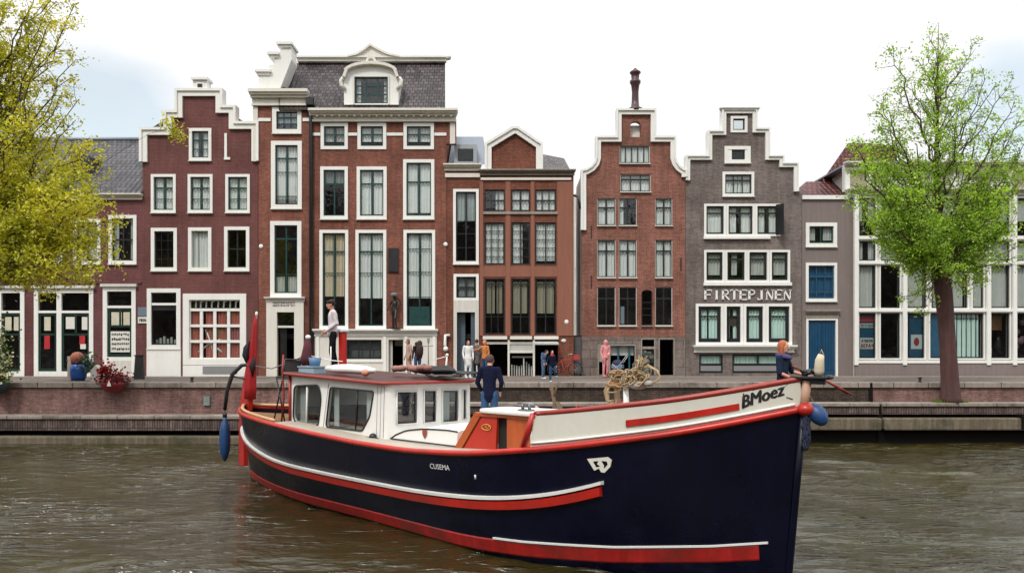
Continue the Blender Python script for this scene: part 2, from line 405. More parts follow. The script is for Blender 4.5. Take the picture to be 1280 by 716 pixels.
wrng = random.Random(77)
class House:
    def __init__(s, name, F, xc, label, cat='house'):
        s.F = F; s.root = empty(name, (WX(xc, F), F, STREET), 0, label, cat)
        s.holes = []; s.X = lambda px: WX(px, F); s.Z = lambda py: WZ(py, F)
    def rect(s, x0, y0, x1, y1):
        return [(s.X(x0), s.Z(y1)), (s.X(x1), s.Z(y1)), (s.X(x1), s.Z(y0)), (s.X(x0), s.Z(y0))]
    def hole(s, x0, y0, x1, y1, pts=None):
        s.holes.append(pts if pts else s.rect(x0, y0, x1, y1))
    def wall(s, outline_px, mat, thick=0.28, name='wall'):
        F = s.F
        out = [(s.X(a), s.Z(b)) for a, b in outline_px]
        mb = MB(); plate(mb, out, s.holes, lambda a, b: (a, F, b), lambda a, b: (a, F + thick, b))
        return mb.build(name, mat, s.root)
    def band(s, path_px, w_px, mat, y0=-0.12, y1=0.3, name='coping', cap=True):
        path = [(s.X(a), s.Z(b)) for a, b in path_px]; w = w_px * s.F / 1000
        mb = MB(); band(mb, path, w, s.F + y0, s.F + y1)
        if cap: band(mb, offset_path(path, -w * 0.22), w * 0.42, s.F + y0 - 0.07, s.F + y1 + 0.02)
        return mb.build(name, mat, s.root)
    def hband(s, x0, y0, x1, y1, mat, proud=0.06, name='moulding', back=-0.002):
        mb = MB().box(s.X(x0), s.X(x1), s.F - proud, s.F + back, s.Z(y1), s.Z(y0))
        return mb.build(name, mat, s.root)
    def cornice(s, x0, y0, x1, y1, mat, proud=0.35, name='cornice', dentil=False):
        """stepped moulding: widest at the top"""
        mb = MB(); F = s.F; h = s.Z(y0) - s.Z(y1); zt = s.Z(y0); zb = s.Z(y1)
        for a, b, p in ((0.0, 0.2, 1.0), (0.2, 0.34, 0.8), (0.34, 0.5, 0.55), (0.5, 0.86, 0.22), (0.86, 1.0, 0.34)):
            e = 0.25 * proud * p
            mb.box(s.X(x0) - e, s.X(x1) + e, F - proud * p, F - 0.003, zt - h * a, zt - h * b + 0.0005)
        if dentil:
            n = int((s.X(x1) - s.X(x0)) / 0.35)
            for i in range(n):
                x = s.X(x0) + 0.2 + i * 0.35
                mb.box(x, x + 0.1, F - proud * 0.6, F - proud * 0.22, zt - h * 0.62, zt - h * 0.5)
        return mb.build(name, mat, s.root)
    def win(s, x0, y0, x1, y1, cw=4, cols=2, rows=(0.33,), sash='green', curt=None, cpart=(0, 1), frame='white', gl='glass',
            sill=True, bar=0.05, arch=0.0, proud=0.05, name='window', hole=True, sashw=0.06, items=None, crange=None, lab=None):
        F = s.F; ox0, ox1, oz0, oz1 = s.X(x0), s.X(x1), s.Z(y1), s.Z(y0); c = cw * F / 1000
        ix0, ix1, iz0, iz1 = ox0 + c, ox1 - c, oz0 + c, oz1 - c
        if hole:
            if arch:
                a = arch * F / 1000
                pts = [(ix0, iz0), (ix1, iz0), (ix1, iz1 - a)] + [((ix0 + ix1) / 2 + (ix1 - ix0) / 2 * math.cos(PI * k / 8), iz1 - a + a * math.sin(PI * k / 8)) for k in range(1, 8)] + [(ix0, iz1 - a)]
                s.holes.append(pts)
            else: s.holes.append([(ix0, iz0), (ix1, iz0), (ix1, iz1), (ix0, iz1)])
        e = 0.006; mb = MB(); y_a, y_b = F - proud, F + 0.05
        if cw > 0:
            mb.box(ox0, ix0 + e, y_a, y_b, oz0, oz1); mb.box(ix1 - e, ox1, y_a, y_b, oz0, oz1)
            mb.box(ix0 + e, ix1 - e, y_a, y_b, oz0, iz0 + e); mb.box(ix0 + e, ix1 - e, y_a, y_b, iz1 - e, oz1)
        else:
            mb.box(ix0 - e, ix0 + 0.03, F + 0.04, F + 0.16, iz0, iz1); mb.box(ix1 - 0.03, ix1 + e, F + 0.04, F + 0.16, iz0, iz1)
            mb.box(ix0 + 0.03, ix1 - 0.03, F + 0.04, F + 0.16, iz0 - e, iz0 + 0.03); mb.box(ix0 + 0.03, ix1 - 0.03, F + 0.04, F + 0.16, iz1 - 0.03, iz1 + e)
        w = mb.build(name, M[frame], s.root, label=lab)
        if sill: MB().box(ox0 - 0.02, ox1 + 0.02, F - proud - 0.05, F - 0.004, oz0 - 0.045, oz0 - 0.001).build('sill', M['whiteold' if frame.startswith('white') else 'stone'], w)
        g = ix0, ix1, iz0, iz1
        sb = MB(); ys, ye = F + 0.055, F + 0.115; sw = sashw; W = ix1 - ix0; Hh = iz1 - iz0
        sb.box(ix0, ix0 + sw, ys, ye, iz0, iz1); sb.box(ix1 - sw, ix1, ys, ye, iz0, iz1)
        sb.box(ix0 + sw, ix1 - sw, ys, ye, iz0, iz0 + sw * 1.2); sb.box(ix0 + sw, ix1 - sw, ys, ye, iz1 - sw, iz1)
        for k in range(1, cols):
            xx = ix0 + W * k / cols; b_ = bar * (1.3 if cols == 2 else 0.8) / 2
            sb.box(xx - b_, xx + b_, ys + 0.004, ye - 0.004, iz0 + sw, iz1 - sw)
        for r in rows:
            zz = iz1 - Hh * r; b_ = bar * (1.5 if (r == rows[0] and len(rows) < 3) else 0.7) / 2
            sb.box(ix0 + sw, ix1 - sw, ys + 0.008, ye - 0.008, zz - b_, zz + b_)
        sb.build('sash', M[sash], w)
        MB().add([(ix0, F + 0.085, iz0), (ix1, F + 0.085, iz0), (ix1, F + 0.085, iz1), (ix0, F + 0.085, iz1)], [(0, 1, 2, 3)]).build('pane', M[gl], w)
        if curt:
            n = max(10, int(W / 0.03)); ph = random.random() * 6; cm = MB(); vs = []
            z0 = iz1 - Hh * cpart[1]; z1 = iz1 - Hh * cpart[0]
            rng = crange or [[(0.0, 1.0)], [(0, .42), (.55, 1)], [(0.0, 1.0)], [(0, .3), (.62, 1)]][int(wrng.random() * 4)]
            for (ra, rb) in rng:
                vs = []; nn = max(6, int(n * (rb - ra)))
                for i in range(nn + 1):
                    xx = ix0 + W * (ra + (rb - ra) * i / nn)
                    yy = F + 0.17 + 0.035 * math.sin(xx * 42 + ph) + 0.02 * math.sin(xx * 71 + ph * 2)
                    vs += [(xx, yy, z0), (xx + 0.01 * math.sin(xx * 20), yy, z1)]
                cm.add(vs, [(2*i, 2*i+2, 2*i+3, 2*i+1) for i in range(nn)], True)
            cm.build('curtain', M[curt], w)
        return w
    def body(s, x0, x1, ytop, mat, depth=9.0, floors=()):
        F = s.F; a, b = s.X(x0), s.X(x1); z0, z1 = STREET - 0.3, s.Z(ytop); y0, y1 = F + 0.285, F + depth
        vs = [(a,y0,z0),(b,y0,z0),(b,y1,z0),(a,y1,z0),(a,y0,z1),(b,y0,z1),(b,y1,z1),(a,y1,z1)]
        MB().add(vs, [(1,2,6,5),(2,3,7,6),(3,0,4,7)]).build('side_wall', mat, s.root)
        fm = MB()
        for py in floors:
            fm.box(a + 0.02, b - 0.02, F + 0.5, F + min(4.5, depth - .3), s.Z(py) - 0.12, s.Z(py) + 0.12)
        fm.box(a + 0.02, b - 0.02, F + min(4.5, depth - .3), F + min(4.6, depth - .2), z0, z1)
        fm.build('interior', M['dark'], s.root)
    def gable_roof(s, x0, x1, yeave, xr, yridge, mat, depth=9.0, y0=0.3):
        """ridge runs back from the gable"""
        F = s.F; A = (s.X(x0), s.Z(yeave)); B = (s.X(xr), s.Z(yridge)); C_ = (s.X(x1), s.Z(yeave))
        y0 = F + y0; y1 = F + depth; th = 0.12
        MB().add([(A[0], y0, A[1]), (B[0], y0, B[1]), (B[0], y1, B[1]), (A[0], y1, A[1]), (C_[0], y0, C_[1]), (C_[0], y1, C_[1])],
                 [(0, 1, 2, 3), (1, 4, 5, 2), (3, 2, 5), (0, 4, 1)]).build('roof', mat, s.root)
    def plain(s, name, x0, y0, x1, y1, ya, yb, mat, label=None, parent=None):
        return MB().box(s.X(x0), s.X(x1), s.F + ya, s.F + yb, s.Z(y1), s.Z(y0)).build(name, mat, parent or s.root, label=label)

def worn_line(h, x0, x1, y0, y1, mat, yo, n, seed):
    """one line of small lettering too worn to read"""
    r_ = random.Random(seed); X, Z, F = h.X, h.Z, h.F; mb = MB(); adv = (x1 - x0) / n; t = (y1 - y0) * .17
    for i in range(n):
        a = x0 + adv * (i + .12); b = a + adv * .72; kind = r_.randrange(5)
        def st(p, q, w=t):
            v = Vector((q[0] - p[0], q[1] - p[1])); nn = Vector((-v.y, v.x)).normalized() * w / 2
            mb.prism([(X(p[0] - nn.x), Z(p[1] - nn.y)), (X(q[0] - nn.x), Z(q[1] - nn.y)), (X(q[0] + nn.x), Z(q[1] + nn.y)), (X(p[0] + nn.x), Z(p[1] + nn.y))], F + yo - .006, F + yo)
        m = (y0 + y1) / 2
        if kind in (0, 1, 3): st((a + t / 2, y0), (a + t / 2, y1))
        if kind in (0, 2): st((a, y0 + t), (b, y0 + t))
        if kind in (1, 2): st((b, y0), (b, y1))
        if kind == 3: st((a, m), (b, y1)); st((a, m), (b, y0))
        if kind == 4: st((a, y1), ((a + b) / 2, y0)); st(((a + b) / 2, y0), (b, y1))
        if r_.random() < .5: st((a, m), (b, m))
    return mb.build('lettering', mat, h.root)

# ---- A: low plum house at the left edge
h = House('low_plum_house', 38.0, 90, 'low plum painted house with grey tiled roof and green shop doors behind the left tree')
h.win(-98, 279, -64, 330, 4, 2, (0.5,), 'green', 'curt', crange=[(0, .3), (.7, 1)])
h.win(-45, 279, -11, 330, 4, 2, (0.5,), 'green', 'curt')
h.win(-2, 279, 32, 330, 4, 3, (0.5,), 'black', 'curt')
h.win(45, 279, 79, 330, 4, 2, (0.5,), 'black', 'curt', crange=[(0, .3), (.7, 1)])
h.win(92, 274, 126, 330, 4, 2, (0.5,), 'black', 'curt')
h.win(136, 269, 171, 330, 4, 2, (0.5,), 'black', 'curtgrey', crange=[(0, .25), (.8, 1)])
def shopdoor(h, x0, y0, x1, y1, cols, posters, cw=5, base=8, sash='dgreen', trans=0.2, name='shop_door'):
    """white frame with transom, green glazed leaves; cols = list of (x0,x1) of leaves"""
    F = h.F; h.hole(x0 + cw, y0 + cw, x1 - cw, y1 - 1.5)
    f = MB(); e = 0.006
    X, Z = h.X, h.Z
    f.box(X(x0), X(x0 + cw) + e, F - 0.05, F + 0.08, STREET, Z(y0)); f.box(X(x1 - cw) - e, X(x1), F - 0.05, F + 0.08, STREET, Z(y0))
    f.box(X(x0 + cw) + e, X(x1 - cw) - e, F - 0.05, F + 0.08, Z(y0 + cw) - e, Z(y0))
    ytr = y0 + cw + (y1 - y0) * trans
    f.box(X(x0 + cw) + e, X(x1 - cw) - e, F - 0.03, F + 0.08, Z(ytr + 3), Z(ytr))
    f.box(X(x0 + cw) + e, X(x1 - cw) - e, F - 0.03, F + 0.08, STREET, Z(y1 - base))
    for (a, b), (c, d) in zip(cols[:-1], cols[1:]):
        f.box(X(b), X(c), F - 0.03, F + 0.08, Z(y1 - base), Z(ytr + 3)); f.box(X(b), X(c), F - 0.03, F + 0.08, Z(ytr), Z(y0 + cw))
    fr = f.build(name, M['white'], h.root)
    h.plain('cornice_board', x0 - 2, y0 - 4, x1 + 2, y0 - 0.5, -0.16, -0.003, M['whiteold'], parent=fr)
    for a, b in cols:
        s = MB(); z1, z0 = Z(ytr + 3), Z(y1 - base); sw = 0.11
        a_, b_ = X(a), X(b)
        s.box(a_, a_ + sw, F + 0.01, F + 0.07, z0, z1); s.box(b_ - sw, b_, F + 0.01, F + 0.07, z0, z1)
        s.box(a_ + sw, b_ - sw, F + 0.01, F + 0.07, z0, z0 + 0.14); s.box(a_ + sw, b_ - sw, F + 0.01, F + 0.07, z1 - 0.12, z1)
        zm = z1 - (z1 - z0) * 0.36
        s.box(a_ + sw, b_ - sw, F + 0.014, F + 0.066, zm - 0.07, zm + 0.03)
        if b - a > 25: s.box((a_ + b_) / 2 - 0.05, (a_ + b_) / 2 + 0.05, F + 0.014, F + 0.066, zm, z1 - 0.12)
        lf = s.build('door_leaf', M[sash], fr)
    MB().add([(X(x0 + cw), F + 0.045, STREET), (X(x1 - cw), F + 0.045, STREET), (X(x1 - cw), F + 0.045, Z(y0 + cw)), (X(x0 + cw), F + 0.045, Z(y0 + cw))], [(0, 1, 2, 3)]).build('pane', M['glassd'], fr)
    for (a, b, c, d, m) in posters:
        h.plain('notice', a, b, c, d, 0.02, 0.032, m, parent=fr)
    return fr
posterA = surface('faded poster', lin(196, 190, 170), 0.8, 0.2, 3, 14, 0)
posterR = surface('red printed card', lin(170, 36, 44), 0.8, 0.35, 4, 16, 0)
shopdoor(h, -100, 361, -58, 472, [(-95, -63)], [(-90, 398, -82, 414, posterA)])
shopdoor(h, -50, 361, -10, 472, [(-45, -15)], [(-40, 398, -32, 414, posterA)])
shopdoor(h, -3, 361, 31, 472, [(2, 26)], [(6, 396, 14, 413, posterA), (17, 396, 25, 413, posterA)])
shopdoor(h, 43, 361, 117, 472, [(48, 71), (77, 112)], [(55, 396, 63, 413, posterA), (82, 396, 93, 411, M['paper']), (102, 396, 110, 412, M['paper']), (55, 419, 62, 436, posterR), (99, 418, 106, 430, posterR), (100, 430, 107, 436, M['paper'])])
f = shopdoor(h, 129, 359, 170, 449, [(135, 165)], [(139, 390, 152, 408, posterA), (154, 390, 163, 407, posterA), (137.5, 414, 162, 440, M['paper'])], base=3)
# handwritten looking lines on the big white notice
nb = MB()
rr = random.Random(3)
for i in range(4):
    x = 139.5; nb = MB()
    while x < 160:
        wd = rr.uniform(0.8, 2.2); yy = 416.5 + i * 6 + rr.uniform(-.5, .5)
        nb.prism([(h.X(x), h.Z(yy + rr.uniform(1.5, 3))), (h.X(x + wd), h.Z(yy + rr.uniform(1.5, 3))), (h.X(x + wd), h.Z(yy)), (h.X(x), h.Z(yy + rr.uniform(-.6, .8)))], h.F + 0.008, h.F + 0.018)
        x += wd + rr.uniform(0.5, 1.2)
    nb.build('lettering', M['ink'], f)
h.plain('door_panel', 131, 450.5, 168, 472, -0.04, -0.003, M['whiteold'])
h.plain('plaque', 173, 384, 184, 395, -0.06, -0.002, surface('blue grey enamel', lin(104, 118, 130), 0.4, 0.1, 3, 12, 0.1))
pl = h.plain('plaque', 173, 396, 184, 404, -0.05, -0.002, M['paper'])
worn_line(h, 174.6, 183.4, 398.4, 401.8, M['ink'], -.054, 6, 9)
h.hband(-110, 352, 177, 354.5, M['plumA'], 0.05)
h.cornice(-112, 243, 177.5, 250, M['white2'], 0.3, dentil=False)
h.wall([(-112, 470.5), (178, 470.5), (178, 247), (-112, 247)], M['plumA'])
h.body(-112, 177.8, 247, M['plumA'], floors=(350,))
F = h.F; zr = WZ(175, 42.5)
MB().add([(h.X(-112), F - 0.25, h.Z(243)), (h.X(179), F - 0.25, h.Z(243)), (h.X(179), 42.5, zr), (h.X(-112), 42.5, zr), (h.X(-112), 47, h.Z(243)), (h.X(179), 47, h.Z(243))],
         [(0, 1, 2, 3), (3, 2, 5, 4), (0, 3, 4), (1, 5, 2)]).build('roof', M['tilegrey'], h.root)
MB().tube([(h.X(-112), 42.5, zr + 0.03), (h.X(178), 42.5, zr + 0.03)], 0.12, 8).build('ridge_tiles', M['lead'], h.root)
# small dormer mostly hidden by leaves
MB().box(h.X(72), h.X(95), F + 1.2, F + 4, WZ(225, F + 1.2), WZ(195, F + 1.2)).build('dormer', M['tilegrey'], h.root)
MB().box(h.X(76), h.X(91), F + 1.16, F + 1.19, WZ(221, F + 1.2), WZ(202, F + 1.2)).build('dormer_window', M['black'], h.root)

# ---- B: plum stepped gable
h = House('stepped_gable_house', 37.98, 250, 'plum painted stepped gable house with white copings and a big multi paned shop window')
h.win(236.5, 160.5, 264.5, 201, 3.5, 2, (0.33, 0.66), 'green', 'curt')
for a, b in ((189, 220), (235, 266), (282, 312.5)):
    h.win(a, 218, b, 266, 3.2, 2, (0.33, 0.66), 'green', 'curt', crange=[(0, .46), (.54, 1)])
h.win(189, 285, 221.5, 338.5, 4, 3, (0.25, 0.5, 0.75), 'black', None, bar=.025, gl='glassd')
h.win(235.5, 284.5, 264.5, 338.5, 4, 1, (), 'whiteold', 'curt', sashw=0.02, cpart=(0, 1), crange=[(0.0, .35), (.4, 1)])
h.win(280.5, 283.5, 312, 338.5, 4, 2, (0.5,), 'black', None, gl='glassd')
w = h.win(184, 360.5, 226, 436, 5, 1, (0.3,), 'black', None, gl='glassd', bar=0.14)
h.plain('panel', 184, 436.5, 226.5, 471.5, -0.07, -0.003, M['white'])
h.plain('transom', 188.8, 378.5, 221.2, 381.5, 0.0, 0.1, M['white'])
# things on the window ledge
sm = MB()
for i in range(6): 
    x = 191 + i * 4.6; sm.box(h.X(x), h.X(x + 2.6), F + 0.3, F + 0.4, h.Z(430), h.Z(424 - (i * 7 % 5)))
sm.build('display_goods', M['paper'], h.root)
# big multi pane window
w = h.win(229, 367, 308, 456, 7.5, 1, (), 'white', 'curtred', sashw=0.05, sill=False, crange=[(.02, .22), (.3, .48), (.53, .7), (.76, .98)], cpart=(.2, 1))
gb = MB()
X, Z = h.X, h.Z
for x in (251.2, 268, 285.2): gb.box(X(x) - 0.07, X(x) + 0.07, F + 0.02, F + 0.11, Z(448.5), Z(386.5))
for y in (387, 407, 426.5): gb.box(X(236.7), X(300.3), F + 0.01, F + 0.112, Z(y + 1.7), Z(y - 1.7))
gb.build('muntins', M['white'], w)
h.plain('panel', 229, 456.5, 308, 471.5, -0.05, -0.003, M['white'])
h.plain('grey_panel', 254, 457.5, 297, 467, -0.07, -0.052, M['greypanel'])
# lettered strip in the top lights and things on show
tb = MB()
for i, x in enumerate((242, 248, 255, 262, 270, 277, 285, 292)):
    tb.prism([(X(x), Z(384)), (X(x + 1.6), Z(384)), (X(x + 2.2), Z(375)), (X(x + .4), Z(376))], F + 0.16, F + 0.18)
    if i % 2: tb.prism([(X(x), Z(377)), (X(x + 4.4), Z(375.6)), (X(x + 4.4), Z(376.8)), (X(x), Z(378.2))], F + 0.14, F + 0.16)
tb.build('lettering', M['curt'], w)
MB().ball((X(262), F + 0.22, Z(417)), .3, .06, .25).ball((X(272), F + 0.2, Z(415)), .16, .06, .3).build('display_flowers', surface('leaf green and white display', lin(110, 130, 70), .8, .5, 9, 30), w)
MB().tube([(X(255), F+.16, Z(411)), (X(262), F+.15, Z(428)), (X(266), F+.15, Z(446))], .035, 6).tube([(X(266), F+.15, Z(432)), (X(276), F+.15, Z(440))], .05, 6).tube([(X(246), F+.15, Z(440)), (X(262), F+.15, Z(428)), (X(274), F+.14, Z(424))], .035, 6).build('display_ribbon', M['curt'], w)
MB().box(X(286), X(300), F+.17, F+.2, Z(426), Z(409)).build('display_card', surface('mottled blue display', lin(60, 90, 130), .7, .5, 6, 20), w)
path = [(177.5, 203), (177.5, 162), (208, 162), (208, 140.5), (221.5, 140.5), (221.5, 113.5), (278, 113.5), (278, 134.5), (294.5, 134.5), (294.5, 154.5), (322.8, 154.5), (322.8, 202)]
h.wall([(178, 470.5)] + [(178, 163)] + [(208.5, 163), (208.5, 142), (222, 142), (222, 114.5), (277.5, 114.5), (277.5, 135.5), (294, 135.5), (294, 156), (322.6, 156), (322.6, 470.5)], M['plum'])
h.band(path, 7.5, M['white'])
h.plain('anchor_plate', 281, 167, 284, 199, -0.06, -0.002, M['white']); h.plain('anchor_plate', 280.5, 197, 288, 200, -0.065, -0.002, M['white'])
# finial block
MB().box(X(242), X(259.5), F - .1, F + .4, Z(113), Z(101)).box(X(240.5), X(261), F - .2, F + .5, Z(101), Z(98)).box(X(246), X(256), F - .12, F - .101, Z(111), Z(104)).build('finial_block', M['white'], h.root)
MB().box(X(248), X(254), F - .14, F - .121, Z(110), Z(106)).build('finial_recess', M['black'], h.root)
h.body(178.2, 322.5, 162, M['plum'], floors=(278, 350))
h.gable_roof(179, 322, 162, 250, 118, M['tileblack'])

# ---- C+D: tall townhouse
h = House('tall_brick_townhouse', 37.9, 450, 'tall rust brown townhouse with black tiled mansard roof, arched white dormer and tall green windows')
F = h.F; X, Z = h.X, h.Z
h.win(340.5, 134.5, 377, 167, 5, 3, (0.33, 0.66), 'green', 'curt', gl='glassb')
h.win(339, 176.5, 377.5, 261, 5, 2, (0.22, 0.45), 'green', 'curt', crange=[(0, .45), (.55, 1)])
h.win(338, 276.5, 377, 371.5, 5, 2, (0.2, 0.72), 'green', 'curtgrey', cpart=(0.75, 1), sill=False)
h.cornice(333, 371.6, 380.5, 377, M['white'], 0.25, 'door_cornice')
# railings low in the windows (french balconies)
def railing(h, x0, x1, y0, y1, par):
    r_ = MB(); X, Z, F = h.X, h.Z, h.F
    r_.box(X(x0), X(x1), F + 0.0, F + 0.03, Z(y0) - .03, Z(y0)); r_.box(X(x0), X(x1), F + 0.0, F + 0.03, Z(y1) , Z(y1) + .03)
    n = int((x1 - x0) / 1.6)
    for i in range(1, n): 
        x = x0 + (x1 - x0) * i / n; r_.tube([(X(x) - .03, F + .015, Z(y1)), (X(x) + .03, F + .015, Z((y0 + y1) / 2)), (X(x) - .03, F + .015, Z(y0))], 0.012, 4)
    r_.build('railing', M['metalblack'], par)
railing(h, 344.5, 372.5, 245, 255, h.root); railing(h, 345.5, 371.5, 155, 161, h.root)
# door portal of the narrow part
h.hole(346.5, 390, 368.5, 470)
MB().box(X(333.5), X(346.5) + .006, F - .09, F + .1, STREET, Z(377.2)).box(X(368.5) - .006, X(380), F - .09, F + .1, STREET, Z(377.2)).box(X(346.5) + .006, X(368.5) - .006, F - .09, F + .1, Z(390) - .006, Z(377.2)).build('door_surround', M['white2'], h.root)
worn_line(h, 341.5, 369.5, 377.6, 379.9, M['black'], -.094, 14, 3); worn_line(h, 341.5, 369.5, 380.9, 383.2, M['black'], -.094, 13, 4)
h.plain('transom_bar', 346.7, 407, 368.3, 409.5, -0.02, .09, M['white2'])
h.plain('transom_pane', 346.7, 390, 368.3, 407, .05, .06, M['glassd'])
MB().box(X(348.5), X(357), F + .2, F + .26, STREET + .02, Z(409.5)).build('door_leaf', M['black'], h.root)
for a, b in ((401, 435), (447, 483), (504.5, 542.5)):
    h.win(a, 154, b, 187, 3.9, 2, (0.4,), 'green', 'curt' if a > 440 else 'curtgrey', cpart=(0, .75), crange=[(.04, .44), (.56, .96)], sill=False)
    railing(h, a + 5.5, b - 5.5, 177.5, 181.5, h.root)
h.win(400.5, 208.5, 435, 274, 3.9, 2, (0.3,), 'green', 'curtgrey', cpart=(0, .3), gl='glassd')
h.win(446, 208.5, 483.5, 274, 3.9, 2, (0.3,), 'green', 'curt', cpart=(0, .95), crange=[(.03, .45), (.55, .97)])
h.win(504, 199.5, 543, 274, 3.9, 2, (0.36,), 'green', 'curt', cpart=(0, .93), crange=[(.05, .45), (.55, .95)])
h.win(399.5, 287.5, 435.5, 411, 3.7, 2, (0.2, 0.43), 'green', 'curtbeige', cpart=(0, .68), crange=[(.05, .46), (.54, .95)], sill=False)
h.win(444.5, 287.5, 483, 411, 3.7, 2, (0.2, 0.43), 'green', 'curt', cpart=(0, .7), crange=[(.03, .47), (.53, .97)], sill=False)
w = h.win(504.5, 287.5, 544, 411, 3.7, 2, (0.17, 0.42, .69), 'green', 'curt', cpart=(0, .7), crange=[(.05, .46), (.54, .95)], sill=False)
h.plain('sash_panel', 511.5, 383, 537, 405, 0.05, .07, M['green'], parent=w)
# ground floor white fascia and panelling
h.cornice(394, 411.3, 546, 420, M['white'], 0.3, 'fascia_moulding')
h.hole(433, 424, 477.5, 449); h.hole(485.5, 424, 504.5, 469.3)
h.wall([(316.5, 128), (391, 128), (391, 147), (570, 147), (570, 180), (558, 180), (558, 470.5), (323, 470.5), (323, 200), (316.5, 200)][::-1], M['rust'])
F2 = F - 0.06
pb = MB(); plate(pb, [(X(394), STREET), (X(546), STREET), (X(546), Z(420.3)), (X(394), Z(420.3))],
      [[(X(433.4), Z(448.6)), (X(477.1), Z(448.6)), (X(477.1), Z(424.4)), (X(433.4), Z(424.4))], [(X(485.9), Z(468.6)), (X(504.1), Z(468.6)), (X(504.1), Z(424.4)), (X(485.9), Z(424.4))]],
      lambda a, b: (a, F2, b), lambda a, b: (a, F - 0.003, b))
base = pb.build('ground_floor_facing', M['white2'], h.root)
tr = MB()
for x in (396, 428.5, 479.5, 506, 541): tr.box(X(x), X(x + 3.6), F2 - .05, F2 - .002, STREET, Z(420.5))
tr.box(X(432.2), X(479.3), F2 - .04, F2 - .002, Z(452.5), Z(450)); 
tr.build('pilasters', M['white'], base)
gs = MB()
for x in (433.4, 447.5, 461.8, 475.7): gs.box(X(x), X(x + 1.5), F + .02, F + .06, Z(448.6), Z(424.4))
for y in (424.4, 436, 447): gs.box(X(433.4), X(477.1), F + .025, F + .055, Z(y + 1.4), Z(y))
w = gs.build('basement_window', M['black'], h.root)
MB().add([(X(433), F + .04, Z(449)), (X(478), F + .04, Z(449)), (X(478), F + .04, Z(424)), (X(433), F + .04, Z(424))], [(0, 1, 2, 3)]).build('pane', M['glassd'], w)
MB().box(X(434), X(477), F + .3, F + .32, Z(449), Z(424)).build('blind', M['greypanel'], w)
MB().box(X(486), X(490), F + .15, F + .22, STREET + .02, Z(425)).box(X(490), X(504), F + .9, F + .95, Z(432), Z(424.5)).build('open_door', M['whiteold'], h.root)
# string courses of white stone
for a, b in ((323, 338.5), (378.5, 390.5)): h.hband(a, 148, b, 152, M['white'], 0.045)
for a, b in ((390.8, 400.5), (435.5, 446.5), (483.5, 504), (543, 558)): h.hband(a, 166.3, b, 170, M['white'], 0.045)
h.cornice(316.5, 114.5, 384, 133, M['white2'], 0.45, 'cornice')
h.plain('corner_quoin', 316.5, 134, 322.5, 202, -0.05, -0.003, M['white2'])
h.cornice(391.5, 139, 569.5, 153, M['white2'], 0.5, 'eaves_cornice', dentil=True)
h.plain('corner_quoin', 562.5, 153.5, 569, 180, -0.05, -0.003, M['white2'])
h.body(323.2, 557.6, 150, M['rust'], floors=(194, 281, 420), depth=10)
MB().box(X(323.2), X(392), F + .285, F + 3, Z(150), Z(131)).build('attic_wall', M['rust'], h.root)
# mansard roof
yT = F + 2.4
MB().add([(X(350), F - .2, Z(120)), (X(391), F - .2, Z(136)), (X(391), F - .2, Z(139)), (WX(557, F), F - .2, Z(139)), (WX(556.5, yT), yT, WZ(79, yT)), (WX(371, yT), yT, WZ(79, yT)),
          (WX(371, yT), F + 9, WZ(79, yT)), (WX(556.5, yT) - 1.5, F + 9, WZ(79, yT)), (X(350), F + 9, Z(120)), (X(557) - 1.5, F + 9, Z(139)), (X(350), F - .2, Z(139)), (X(350), F + 9, Z(139))],
         [(0, 10, 2, 3, 4, 5), (5, 4, 7, 6), (3, 9, 7, 4), (0, 5, 6, 8), (10, 0, 8, 11), (6, 7, 9, 11, 8)]).build('mansard_roof', M['tileblack'], h.root)
rb = MB().box(WX(373, yT), WX(558, yT), yT - .25, yT + .05, WZ(79, yT), WZ(73.5, yT)).box(WX(372, yT), WX(559, yT), yT - .35, yT + .15, WZ(75, yT), WZ(73, yT))
rb.build('roof_parapet', M['white2'], h.root)
def Wx(px): return WX(px, yT)
def Wz(py): return WZ(py, yT)
ped = MB(); arcp = [(436, 73), (447, 70.5), (456, 65), (464, 58.5), (474, 64), (486, 70), (500, 73)]
ped.prism([(Wx(a), Wz(b)) for a, b in arcp], yT - .3, yT + .1)
band(ped, [(Wx(a), Wz(b) + .02) for a, b in arcp], 0.1, yT - .42, yT + .12)
ped.build('crest', M['white2'], h.root)
MB().ball((WX(557, F), F + 1.8, WZ(72, F + 1.8)), .14, .14, .14).tube([(WX(557, F), F + 1.8, WZ(75, F + 1.8)), (WX(557, F), F + 1.8, WZ(69, F + 1.8))], .05).build('roof_finial', M['white2'], h.root)
# dormer
yd = F - 0.1; D = lambda px: WX(px, yd); E_ = lambda py: WZ(py, yd)
dm = MB()
outl = [(430, 131), (430, 97), (433, 90)] + [(464 + 33 * math.cos(R(180 - a)), 92 - 12 * math.sin(R(a))) for a in range(15, 166, 15)] + [(495, 90), (498, 97), (498, 131)]
plate(dm, [(D(a), E_(b)) for a, b in outl], [[(D(443), E_(129.5)), (D(485), E_(129.5)), (D(485), E_(96)), (D(443), E_(96))]], lambda a, b: (a, yd, b), lambda a, b: (a, yd + 3.0, b))
dmo = dm.build('dormer', M['white'], h.root)
bm_ = MB(); band(bm_, [(D(429), E_(97)), (D(432), E_(89))] + [(D(464 + 34 * math.cos(R(180 - a))), E_(91.5 - 13 * math.sin(R(a)))) for a in range(15, 166, 15)] + [(D(496), E_(89)), (D(499), E_(97))], .13, yd - .22, yd + .3)
for sx in (-1, 1):
    bm_.tube([(D(464 + sx * 33), yd - .04, E_(112)), (D(464 + sx * 37), yd - .04, E_(107)), (D(464 + sx * 37.5), yd - .04, E_(101)), (D(464 + sx * 34.5), yd - .04, E_(98))], .1, 8)
bm_.box(D(441), D(443), yd - .05, yd - .002, E_(131), E_(95)); bm_.box(D(485), D(487), yd - .05, yd - .002, E_(131), E_(95))
